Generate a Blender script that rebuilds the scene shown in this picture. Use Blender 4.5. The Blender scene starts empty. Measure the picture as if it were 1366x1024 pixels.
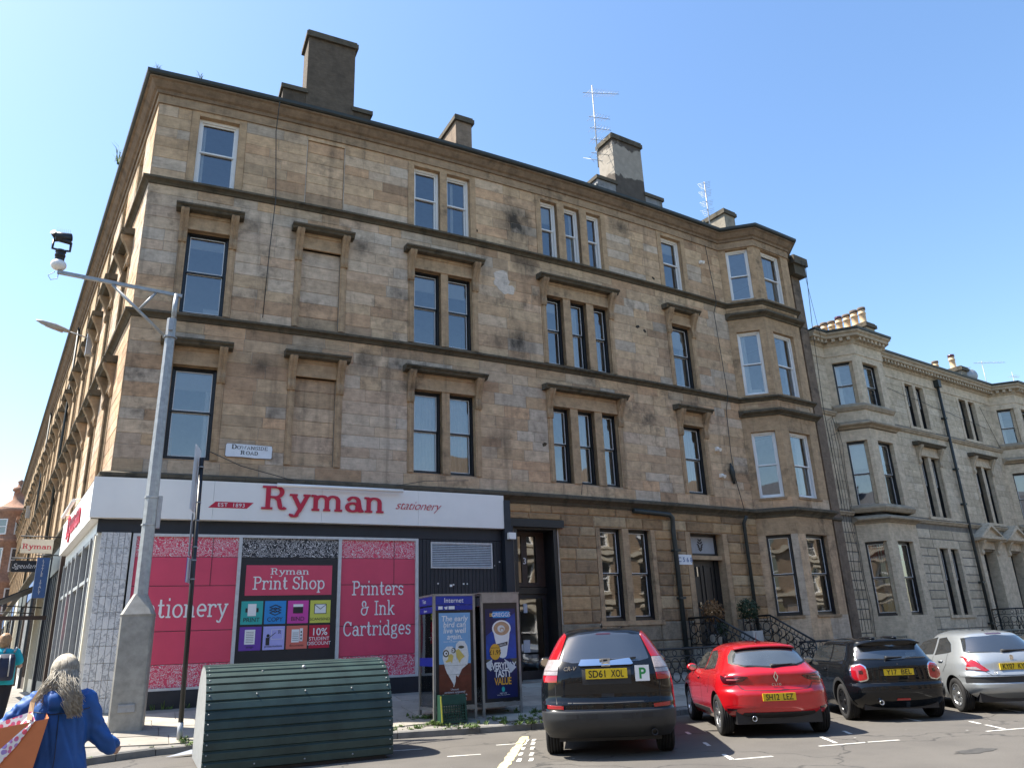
import bpy, bmesh, math, random
from math import sin, cos, pi, sqrt, radians, atan2, asin, hypot
from mathutils import Vector, Matrix

random.seed(11)
sc = bpy.context.scene
COL = sc.collection

# ---------------------------------------------------------------- camera
F = 1015.11 / 1366 * 36
PITCH, ROLL, CAMH = radians(18.653106), radians(-2.339325), 1.6
cam = bpy.data.objects.new('camera', bpy.data.cameras.new('camera'))
COL.objects.link(cam)
cam.data.lens = F
cam.data.sensor_width = 36
cam.data.sensor_fit = 'HORIZONTAL'
cam.data.clip_start = 0.05
cam.data.clip_end = 2000
_f = Vector((0, cos(PITCH), sin(PITCH)))
_u = Vector((0, -sin(PITCH), cos(PITCH)))
_r = Vector((1, 0, 0))
_r2 = _r * cos(ROLL) + _u * sin(ROLL)
_u2 = -_r * sin(ROLL) + _u * cos(ROLL)
_m = Matrix((( _r2.x, _u2.x, -_f.x, 0), (_r2.y, _u2.y, -_f.y, 0), (_r2.z, _u2.z, -_f.z, CAMH), (0, 0, 0, 1)))
cam.matrix_world = _m
sc.camera = cam

# ---------------------------------------------------------------- sky, sun, exposure
SUN_EL = radians(56)
SUN_AZ = radians(175.5)          # direction towards the sun, counter-clockwise from +X
world = bpy.data.worlds.new('World')
sc.world = world
world.use_nodes = True
wn = world.node_tree
bg = wn.nodes['Background']
sky = wn.nodes.new('ShaderNodeTexSky')
sky.sky_type = 'NISHITA'
sky.sun_disc = False
sky.sun_elevation = SUN_EL
sky.sun_rotation = pi / 2 - SUN_AZ
sky.air_density = 1.25
sky.dust_density = 1.0
sky.ozone_density = 1.6
hsv = wn.nodes.new('ShaderNodeHueSaturation')
hsv.inputs['Saturation'].default_value = 1.15
hsv.inputs['Hue'].default_value = 0.502
wn.links.new(sky.outputs[0], hsv.inputs['Color'])
wn.links.new(hsv.outputs[0], bg.inputs[0])
bg.inputs[1].default_value = 0.09
sun_d = bpy.data.lights.new('sun', 'SUN')
sun_d.energy = 3.9
sun_d.angle = radians(0.55)
sun_d.color = (1.0, 0.94, 0.84)
sun = bpy.data.objects.new('sun', sun_d)
COL.objects.link(sun)
_sd = Vector((cos(SUN_EL) * cos(SUN_AZ), cos(SUN_EL) * sin(SUN_AZ), sin(SUN_EL)))
sun.rotation_euler = _sd.to_track_quat('Z', 'Y').to_euler()
sun.location = (-30, 5, 40)
sc.view_settings.view_transform = 'Standard'
sc.view_settings.look = 'None'
sc.view_settings.exposure = 1.65
sc.view_settings.gamma = 1
sc.view_settings.use_curve_mapping = False
sc.render.engine = 'CYCLES'
sc.cycles.max_bounces = 8
sc.cycles.transparent_max_bounces = 12
sc.cycles.caustics_reflective = False
sc.cycles.caustics_refractive = False

# ---------------------------------------------------------------- materials
MAT = {}


def mk(name):
    m = bpy.data.materials.new(name)
    m.use_nodes = True
    nt = m.node_tree
    b = nt.nodes['Principled BSDF']
    MAT[name] = m
    return m, nt, b


def nd(nt, t, ins=None, **props):
    n = nt.nodes.new(t)
    for k, v in props.items():
        setattr(n, k, v)
    for k, v in (ins or {}).items():
        s = n.inputs[k]
        if hasattr(v, 'bl_idname') or isinstance(v, bpy.types.NodeSocket):
            nt.links.new(v, s)
        else:
            s.default_value = v
    return n


def ramp(nt, fac, stops):
    r = nt.nodes.new('ShaderNodeValToRGB')
    nt.links.new(fac, r.inputs[0])
    e = r.color_ramp.elements
    while len(e) < len(stops):
        e.new(0.5)
    for i, (p, c) in enumerate(stops):
        e[i].position = p
        e[i].color = (c, c, c, 1) if not isinstance(c, tuple) else (c + (1,) if len(c) == 3 else c)
    return r.outputs[0]


def mixc(nt, fac, a, b, mode='MIX'):
    n = nt.nodes.new('ShaderNodeMix')
    n.data_type = 'RGBA'
    n.blend_type = mode
    n.clamp_factor = True
    for i, v in ((0, fac), (6, a), (7, b)):
        if isinstance(v, bpy.types.NodeSocket):
            nt.links.new(v, n.inputs[i])
        else:
            n.inputs[i].default_value = v if i == 0 else (v + (1,) if len(v) == 3 else v)
    return n.outputs[2]


def bump(nt, b, h, strength=0.3, dist=0.02):
    n = nd(nt, 'ShaderNodeBump', {'Strength': strength, 'Distance': dist, 'Height': h})
    nt.links.new(n.outputs[0], b.inputs['Normal'])


def plain(name, col, rough=0.6, metal=0.0, var=0.12, scale=8.0, bmp=0.0, coat=0.0, spec=None):
    m, nt, b = mk(name)
    b.inputs['Roughness'].default_value = rough
    b.inputs['Metallic'].default_value = metal
    if coat:
        b.inputs['Coat Weight'].default_value = coat
        b.inputs['Coat Roughness'].default_value = 0.03
    if spec is not None:
        b.inputs['Specular IOR Level'].default_value = spec
    g = nd(nt, 'ShaderNodeNewGeometry')
    if var:
        n = nd(nt, 'ShaderNodeTexNoise', {'Vector': g.outputs['Position'], 'Scale': scale, 'Detail': 5.0, 'Roughness': 0.6})
        c = mixc(nt, ramp(nt, n.outputs[0], [(0.3, 0.0), (0.7, 1.0)]), tuple(x * (1 - var) for x in col), tuple(min(1, x * (1 + var)) for x in col))
        nt.links.new(c, b.inputs['Base Color'])
        if bmp:
            n2 = nd(nt, 'ShaderNodeTexNoise', {'Vector': g.outputs['Position'], 'Scale': scale * 6, 'Detail': 4.0})
            bump(nt, b, n2.outputs[0], bmp, 0.01)
    else:
        b.inputs['Base Color'].default_value = col + (1,)
    return m


def stone_mat(name, soot, soot_amt, streak_amt, rough_bump, lift=(1, 1, 1)):
    """ashlar: per-stone tint attribute, grain, patches of soot and rain streaks"""
    m, nt, b = mk(name)
    b.inputs['Roughness'].default_value = 0.92
    b.inputs['Specular IOR Level'].default_value = 0.25
    g = nd(nt, 'ShaderNodeNewGeometry')
    pos = g.outputs['Position']
    at = nd(nt, 'ShaderNodeAttribute', attribute_name='tint')
    c = at.outputs['Color']
    n1 = nd(nt, 'ShaderNodeTexNoise', {'Vector': pos, 'Scale': 4.5, 'Detail': 7.0, 'Roughness': 0.65})
    c = mixc(nt, 1.0, c, ramp(nt, n1.outputs[0], [(0.25, 0.70), (0.5, 1.0), (0.78, 1.30)]), 'MULTIPLY')
    # bedding grain stretched along the courses
    mp = nd(nt, 'ShaderNodeMapping', {'Vector': pos, 'Scale': (1.5, 1.5, 14)})
    n2 = nd(nt, 'ShaderNodeTexNoise', {'Vector': mp.outputs[0], 'Scale': 2.2, 'Detail': 6.0, 'Roughness': 0.7, 'Distortion': 0.8})
    c = mixc(nt, 0.7, c, ramp(nt, n2.outputs[0], [(0.3, 0.72), (0.5, 1.0), (0.75, 1.22)]), 'MULTIPLY')
    # soot patches
    n3 = nd(nt, 'ShaderNodeTexNoise', {'Vector': pos, 'Scale': 0.55, 'Detail': 8.0, 'Roughness': 0.62})
    n4 = nd(nt, 'ShaderNodeTexNoise', {'Vector': pos, 'Scale': 3.0, 'Detail': 5.0, 'Roughness': 0.7})
    mm = nd(nt, 'ShaderNodeMath', {0: n3.outputs[0], 1: n4.outputs[0]}, operation='ADD')
    md = nd(nt, 'ShaderNodeMath', {0: mm.outputs[0], 1: 0.5}, operation='MULTIPLY')
    f = ramp(nt, md.outputs[0], [(0.53, 0.0), (0.68, soot_amt)])
    c = mixc(nt, f, c, soot)
    # vertical streaks
    mp2 = nd(nt, 'ShaderNodeMapping', {'Vector': pos, 'Scale': (3.2, 3.2, 0.22)})
    n5 = nd(nt, 'ShaderNodeTexNoise', {'Vector': mp2.outputs[0], 'Scale': 1.0, 'Detail': 6.0, 'Roughness': 0.6})
    f2 = ramp(nt, n5.outputs[0], [(0.55, 0.0), (0.75, streak_amt)])
    c = mixc(nt, f2, c, soot)
    nt.links.new(c, b.inputs['Base Color'])
    n6 = nd(nt, 'ShaderNodeTexNoise', {'Vector': pos, 'Scale': 38.0, 'Detail': 4.0, 'Roughness': 0.7})
    ad = nd(nt, 'ShaderNodeMath', {0: n6.outputs[0], 1: n1.outputs[0]}, operation='ADD')
    bump(nt, b, ad.outputs[0], rough_bump, 0.03)
    return m


stone_mat('sandstone', (0.06, 0.05, 0.04), 0.8, 0.5, 0.4)
stone_mat('sooty_sandstone', (0.03, 0.03, 0.024), 0.9, 0.9, 0.5)
stone_mat('pale_sandstone', (0.13, 0.12, 0.095), 0.3, 0.22, 0.2)
stone_mat('red_sandstone', (0.07, 0.05, 0.04), 0.4, 0.3, 0.3)
plain('mortar', (0.42, 0.37, 0.31), 0.95, var=0.25, scale=5)
plain('pale_mortar', (0.2, 0.18, 0.15), 0.95, var=0.2, scale=5)
plain('white_paint', (0.78, 0.78, 0.77), 0.35, var=0.04)
plain('black_paint', (0.012, 0.013, 0.015), 0.35, var=0.2)
plain('navy_paint', (0.012, 0.016, 0.024), 0.5, var=0.2, scale=4)
plain('slate', (0.06, 0.065, 0.075), 0.6, var=0.25)
plain('lead', (0.09, 0.1, 0.11), 0.5, var=0.2)
plain('gutter_iron', (0.025, 0.03, 0.028), 0.55, var=0.3, scale=4)
plain('interior', (0.38, 0.37, 0.36), 0.9, var=0.3, scale=1.2)
plain('curtain', (0.82, 0.82, 0.8), 0.9, var=0.05)
plain('curtain_grey', (0.35, 0.36, 0.38), 0.9, var=0.08)
plain('curtain_red', (0.22, 0.02, 0.05), 0.9, var=0.1)
plain('slat_grey', (0.24, 0.24, 0.23), 0.7, var=0.1)
plain('roller_blind', (0.68, 0.69, 0.69), 0.8, var=0.04)
plain('galvanised', (0.34, 0.345, 0.34), 0.5, 0.45, var=0.18, scale=10)
plain('grey_metal', (0.33, 0.34, 0.35), 0.5, 0.3, var=0.12)
plain('aluminium', (0.55, 0.56, 0.57), 0.45, 0.2, var=0.1)
plain('dark_metal', (0.03, 0.03, 0.033), 0.45, 0.3, var=0.2)
plain('terracotta', (0.62, 0.44, 0.26), 0.8, var=0.15)
plain('terracotta_dark', (0.12, 0.09, 0.07), 0.9, var=0.3)
plain('sign_white', (0.82, 0.80, 0.76), 0.4, var=0.04, scale=1.5)
plain('sign_red', (0.50, 0.012, 0.045), 0.45, var=0.03)
plain('vinyl_pink', (0.66, 0.065, 0.13), 0.42, var=0.06, scale=2)
plain('vinyl_black', (0.014, 0.018, 0.026), 0.35, var=0.1)
plain('vinyl_white', (0.8, 0.8, 0.8), 0.45, var=0.02)
plain('vinyl_teal', (0.03, 0.40, 0.38), 0.4, var=0.03)
plain('vinyl_blue', (0.02, 0.25, 0.62), 0.4, var=0.03)
plain('vinyl_magenta', (0.60, 0.06, 0.36), 0.4, var=0.03)
plain('vinyl_lime', (0.62, 0.62, 0.1), 0.4, var=0.03)
plain('vinyl_purple', (0.14, 0.05, 0.36), 0.4, var=0.03)
plain('vinyl_lilac', (0.40, 0.40, 0.78), 0.4, var=0.03)
plain('vinyl_coral', (0.68, 0.16, 0.12), 0.4, var=0.03)
plain('enamel_white', (0.72, 0.75, 0.78), 0.3, var=0.06, scale=6)
plain('blue_sign', (0.02, 0.09, 0.5), 0.35, var=0.05)
plain('shop_blue', (0.05, 0.12, 0.3), 0.5, var=0.1)
plain('rubber', (0.012, 0.012, 0.013), 0.85, var=0.25, scale=20)
plain('rim_silver', (0.55, 0.56, 0.57), 0.3, 0.9, var=0.06)
plain('rim_black', (0.02, 0.02, 0.022), 0.3, 0.5, var=0.1)
plain('chrome', (0.75, 0.76, 0.77), 0.12, 1.0, var=0.02)
plain('plastic_black', (0.016, 0.016, 0.018), 0.55, var=0.15)
plain('plastic_grey', (0.024, 0.025, 0.027), 0.55, var=0.12)
plain('plate_yellow', (0.72, 0.50, 0.02), 0.35, var=0.03)
plain('plate_black', (0.008, 0.008, 0.008), 0.4, var=0)
plain('green_letter', (0.01, 0.25, 0.06), 0.4, var=0)
plain('lens_red', (0.36, 0.006, 0.012), 0.08, var=0.1, scale=14, coat=1.0)
plain('lens_dark_red', (0.05, 0.004, 0.008), 0.08, var=0.15, scale=14, coat=1.0)
plain('lens_clear', (0.30, 0.26, 0.26), 0.16, var=0.2, scale=30, coat=0.6)
plain('lens_pinkish', (0.40, 0.10, 0.11), 0.1, var=0.1, scale=18, coat=1.0)
plain('paint_black', (0.004, 0.005, 0.007), 0.22, var=0.05, coat=0.8, spec=0.1)
plain('paint_red', (0.48, 0.008, 0.014), 0.25, 0.15, var=0.05, coat=1.0)
plain('paint_silver', (0.38, 0.405, 0.42), 0.28, 0.55, var=0.03, coat=0.8)
plain('car_glass', (0.026, 0.030, 0.034), 0.04, var=0.1, scale=3, coat=1.0)
plain('car_glass_pale', (0.06, 0.07, 0.075), 0.05, var=0.15, scale=3, coat=1.0)
plain('mirror', (0.6, 0.62, 0.63), 0.03, 1.0, var=0)
plain('box_green', (0.027, 0.052, 0.046), 0.48, 0.25, var=0.3, scale=3, spec=0.6, bmp=0.04)
plain('bt_blue', (0.01, 0.03, 0.30), 0.35, var=0.05)
plain('bt_steel', (0.30, 0.29, 0.27), 0.4, 0.5, var=0.15)
plain('crate_green', (0.012, 0.05, 0.03), 0.45, var=0.2)
plain('crate_yellow', (0.55, 0.5, 0.06), 0.5, var=0.1)
plain('skin', (0.48, 0.29, 0.21), 0.55, var=0.08)
plain('grey_hair', (0.40, 0.36, 0.29), 0.6, var=0.35, scale=40)
plain('fair_hair', (0.30, 0.18, 0.09), 0.6, var=0.3, scale=40)
plain('jacket_blue', (0.006, 0.078, 0.30), 0.6, var=0.14, scale=7)
plain('trousers_grey', (0.40, 0.42, 0.48), 0.85, var=0.1)
plain('teal_cloth', (0.01, 0.34, 0.42), 0.85, var=0.1)
plain('dark_cloth', (0.012, 0.012, 0.016), 0.9, var=0.2)
plain('backpack_navy', (0.012, 0.018, 0.045), 0.75, var=0.2)
plain('bag_orange', (0.60, 0.19, 0.07), 0.7, var=0.1, scale=5)
plain('strap_tan', (0.33, 0.20, 0.10), 0.7, var=0.1)
plain('shoe', (0.25, 0.25, 0.27), 0.7, var=0.1)
plain('leaf_green', (0.10, 0.16, 0.035), 0.75, var=0.35, scale=12)
plain('leaf_dry', (0.20, 0.11, 0.045), 0.85, var=0.4, scale=20)
plain('leaf_dark', (0.02, 0.04, 0.014), 0.7, var=0.35, scale=15)
plain('road_paint', (0.60, 0.585, 0.53), 0.8, var=0.25, scale=9)
plain('road_paint_yellow', (0.58, 0.50, 0.28), 0.8, var=0.25, scale=9)
plain('kerb_stone', (0.20, 0.19, 0.17), 0.9, var=0.3, scale=4, bmp=0.2)
plain('step_stone', (0.26, 0.235, 0.2), 0.9, var=0.25, scale=4, bmp=0.2)
plain('asphalt_patch', (0.055, 0.052, 0.048), 0.9, var=0.35, scale=9, bmp=0.3)
plain('paper', (0.58, 0.6, 0.64), 0.8, var=0.08)
plain('stone_planter', (0.45, 0.44, 0.42), 0.85, var=0.12)
plain('cream', (0.66, 0.6, 0.47), 0.5, var=0.06)
plain('teal_shopfront', (0.05, 0.06, 0.07), 0.5, var=0.2)
plain('brown_paint', (0.04, 0.022, 0.016), 0.5, var=0.2)
plain('red_vinyl', (0.60, 0.02, 0.04), 0.4, var=0.04)
plain('pole_base', (0.30, 0.285, 0.25), 0.65, 0.1, var=0.22, scale=6, bmp=0.1)
plain('opposite_trim', (0.5, 0.44, 0.34), 0.9, var=0.1)
plain('opposite_stone', (0.26, 0.19, 0.13), 0.9, var=0.2, scale=2)

for _n in ('car_glass', 'car_glass_pale'):
    MAT[_n].node_tree.nodes['Principled BSDF'].inputs['IOR'].default_value = 2.1
# window glass: clear thin sheet that mirrors the sky more at a slant
m, nt, b = mk('window_glass')
nt.nodes.remove(b)
tr = nd(nt, 'ShaderNodeBsdfTransparent', {'Color': (0.93, 0.96, 0.96, 1)})
gl = nd(nt, 'ShaderNodeBsdfGlossy', {'Color': (1, 1, 1, 1), 'Roughness': 0.015})
g = nd(nt, 'ShaderNodeNewGeometry')
nz = nd(nt, 'ShaderNodeTexNoise', {'Vector': g.outputs['Position'], 'Scale': 1.1, 'Detail': 1.0})
bp = nd(nt, 'ShaderNodeBump', {'Strength': 0.06, 'Distance': 0.08, 'Height': nz.outputs[0]})
nt.links.new(bp.outputs[0], gl.inputs['Normal'])
fr = nd(nt, 'ShaderNodeFresnel', {'IOR': 2.6})
mx = nd(nt, 'ShaderNodeMixShader', {0: fr.outputs[0]})
nt.links.new(tr.outputs[0], mx.inputs[1])
nt.links.new(gl.outputs[0], mx.inputs[2])
nt.links.new(mx.outputs[0], nt.nodes['Material Output'].inputs[0])

# asphalt
m, nt, b = mk('asphalt')
b.inputs['Roughness'].default_value = 0.9
g = nd(nt, 'ShaderNodeNewGeometry')
n1 = nd(nt, 'ShaderNodeTexNoise', {'Vector': g.outputs['Position'], 'Scale': 0.7, 'Detail': 8.0, 'Roughness': 0.6})
n2 = nd(nt, 'ShaderNodeTexNoise', {'Vector': g.outputs['Position'], 'Scale': 70.0, 'Detail': 3.0, 'Roughness': 0.8})
c = mixc(nt, ramp(nt, n1.outputs[0], [(0.3, 0.0), (0.7, 1.0)]), (0.088, 0.08, 0.07), (0.125, 0.114, 0.099))
c = mixc(nt, 0.8, c, ramp(nt, n2.outputs[0], [(0.25, 0.55), (0.5, 1.0), (0.75, 1.5)]), 'MULTIPLY')
v = nd(nt, 'ShaderNodeTexVoronoi', {'Vector': g.outputs['Position'], 'Scale': 1.3}, feature='F1')
fs = ramp(nt, v.outputs['Distance'], [(0.02, 1.0), (0.035, 0.0)])
c = mixc(nt, fs, c, (0.4, 0.39, 0.36))
nd1 = nd(nt, 'ShaderNodeTexNoise', {'Vector': g.outputs['Position'], 'Scale': 1.5, 'Detail': 5.0})
adc = nd(nt, 'ShaderNodeVectorMath', {0: g.outputs['Position'], 1: nd1.outputs['Color']}, operation='ADD')
vc = nd(nt, 'ShaderNodeTexVoronoi', {'Vector': adc.outputs[0], 'Scale': 0.42}, feature='DISTANCE_TO_EDGE')
c = mixc(nt, ramp(nt, vc.outputs['Distance'], [(0.004, 0.75), (0.012, 0.0)]), c, (0.03, 0.028, 0.026))
n5 = nd(nt, 'ShaderNodeTexNoise', {'Vector': g.outputs['Position'], 'Scale': 0.35, 'Detail': 4.0, 'Roughness': 0.6})
c = mixc(nt, ramp(nt, n5.outputs[0], [(0.56, 0.0), (0.66, 0.45)]), c, (0.045, 0.042, 0.04))
nt.links.new(c, b.inputs['Base Color'])
bump(nt, b, n2.outputs[0], 0.5, 0.01)

# paving concrete (per-slab tint)
m, nt, b = mk('paving')
b.inputs['Roughness'].default_value = 0.9
g = nd(nt, 'ShaderNodeNewGeometry')
at = nd(nt, 'ShaderNodeAttribute', attribute_name='tint')
n1 = nd(nt, 'ShaderNodeTexNoise', {'Vector': g.outputs['Position'], 'Scale': 1.6, 'Detail': 8.0, 'Roughness': 0.65})
n2 = nd(nt, 'ShaderNodeTexNoise', {'Vector': g.outputs['Position'], 'Scale': 45.0, 'Detail': 3.0})
c = mixc(nt, 1.0, at.outputs['Color'], ramp(nt, n1.outputs[0], [(0.3, 0.72), (0.5, 1.0), (0.72, 1.2)]), 'MULTIPLY')
v = nd(nt, 'ShaderNodeTexVoronoi', {'Vector': g.outputs['Position'], 'Scale': 3.0}, feature='F1')
c = mixc(nt, ramp(nt, v.outputs['Distance'], [(0.05, 0.7), (0.09, 0.0)]), c, (0.08, 0.075, 0.07))
nt.links.new(c, b.inputs['Base Color'])
bump(nt, b, n2.outputs[0], 0.3, 0.006)

# marble cladding
m, nt, b = mk('marble')
b.inputs['Roughness'].default_value = 0.3
g = nd(nt, 'ShaderNodeNewGeometry')
at = nd(nt, 'ShaderNodeAttribute', attribute_name='tint')
off = nd(nt, 'ShaderNodeVectorMath', {0: at.outputs['Color'], 1: (40, 40, 40)}, operation='MULTIPLY')
pp = nd(nt, 'ShaderNodeVectorMath', {0: g.outputs['Position'], 1: off.outputs[0]}, operation='ADD')
n1 = nd(nt, 'ShaderNodeTexNoise', {'Vector': pp.outputs[0], 'Scale': 2.6, 'Detail': 9.0, 'Roughness': 0.62, 'Distortion': 1.8})
c = ramp(nt, n1.outputs[0], [(0.34, (0.46, 0.47, 0.49)), (0.46, (0.62, 0.63, 0.63)), (0.50, (0.27, 0.28, 0.30)), (0.54, (0.66, 0.66, 0.65)), (0.7, (0.56, 0.56, 0.57))])
nt.links.new(c, b.inputs['Base Color'])

# printed doodle bands (white line art on vinyl)
def doodle(name, base):
    m, nt, b = mk(name)
    b.inputs['Roughness'].default_value = 0.42
    g = nd(nt, 'ShaderNodeNewGeometry')
    n = nd(nt, 'ShaderNodeTexNoise', {'Vector': g.outputs['Position'], 'Scale': 5.0, 'Detail': 2.0})
    ad = nd(nt, 'ShaderNodeVectorMath', {0: g.outputs['Position'], 1: n.outputs['Color']}, operation='ADD')
    v = nd(nt, 'ShaderNodeTexVoronoi', {'Vector': ad.outputs[0], 'Scale': 4.6}, feature='DISTANCE_TO_EDGE')
    l1 = ramp(nt, v.outputs['Distance'], [(0.10, 0.0), (0.115, 1.0), (0.18, 1.0), (0.2, 0.0)])
    v2 = nd(nt, 'ShaderNodeTexVoronoi', {'Vector': ad.outputs[0], 'Scale': 8.5}, feature='DISTANCE_TO_EDGE')
    l2 = ramp(nt, v2.outputs['Distance'], [(0.13, 0.0), (0.15, 1.0), (0.24, 1.0), (0.26, 0.0)])
    n3 = nd(nt, 'ShaderNodeTexNoise', {'Vector': g.outputs['Position'], 'Scale': 7.0, 'Detail': 1.0})
    k = ramp(nt, n3.outputs[0], [(0.5, 0.0), (0.53, 1.0)])
    l3 = mixc(nt, k, l1, l2)
    c = mixc(nt, l3, base, (0.72, 0.70, 0.70))
    nt.links.new(c, b.inputs['Base Color'])


doodle('doodle_pink', (0.66, 0.065, 0.13))
doodle('doodle_black', (0.014, 0.018, 0.026))

# bag print: pink flowers on white
m, nt, b = mk('bag_print')
b.inputs['Roughness'].default_value = 0.6
g = nd(nt, 'ShaderNodeTexCoord')
v = nd(nt, 'ShaderNodeTexVoronoi', {'Vector': g.outputs['Object'], 'Scale': 26.0}, feature='F1')
n = nd(nt, 'ShaderNodeTexNoise', {'Vector': g.outputs['Object'], 'Scale': 6.0})
c = mixc(nt, ramp(nt, v.outputs['Distance'], [(0.42, 1.0), (0.48, 0.0)]), (0.8, 0.78, 0.78), mixc(nt, ramp(nt, n.outputs[0], [(0.42, 0.0), (0.55, 1.0)]), (0.35, 0.25, 0.6), (0.8, 0.1, 0.16)))
nt.links.new(c, b.inputs['Base Color'])

# chimney with render peeling off
m, nt, b = mk('peeling_render')
b.inputs['Roughness'].default_value = 0.95
g = nd(nt, 'ShaderNodeNewGeometry')
n1 = nd(nt, 'ShaderNodeTexNoise', {'Vector': g.outputs['Position'], 'Scale': 1.6, 'Detail': 6.0, 'Roughness': 0.6})
n2 = nd(nt, 'ShaderNodeTexNoise', {'Vector': g.outputs['Position'], 'Scale': 5.0, 'Detail': 6.0})
sx = nd(nt, 'ShaderNodeSeparateXYZ', {0: g.outputs['Position']})
zz = nd(nt, 'ShaderNodeMapRange', {0: sx.outputs[2], 1: 17.0, 2: 19.6, 3: -1.0, 4: 1.0})
ab = nd(nt, 'ShaderNodeMath', {0: zz.outputs[0]}, operation='ABSOLUTE')
n1m = nd(nt, 'ShaderNodeMath', {0: n1.outputs[0], 1: 0.9}, operation='MULTIPLY')
ad = nd(nt, 'ShaderNodeMath', {0: n1m.outputs[0], 1: ab.outputs[0]}, operation='ADD')
fk = ramp(nt, ad.outputs[0], [(0.93, 0.0), (0.97, 1.0)])
c1 = mixc(nt, n2.outputs[0], (0.40, 0.36, 0.30), (0.21, 0.185, 0.155))
c2 = mixc(nt, n2.outputs[0], (0.05, 0.042, 0.035), (0.12, 0.1, 0.08))
nt.links.new(mixc(nt, fk, c1, c2), b.inputs['Base Color'])
bump(nt, b, ad.outputs[0], 0.4, 0.05)

# ---------------------------------------------------------------- mesh builder
ROOT = {}


def tagged(o, label=None, cat=None, group=None, kind=None):
    if label:
        o['label'] = label
    if cat:
        o['category'] = cat
    if group:
        o['group'] = group
    if kind:
        o['kind'] = kind
    return o


def thing(name, loc, label, cat, group=None, rot=0.0):
    o = bpy.data.objects.new(name, None)
    o.empty_display_size = 0.2
    o.location = loc
    o.rotation_euler = (0, 0, rot)
    COL.objects.link(o)
    ROOT[o] = Vector(loc)
    return tagged(o, label, cat, group)


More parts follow.
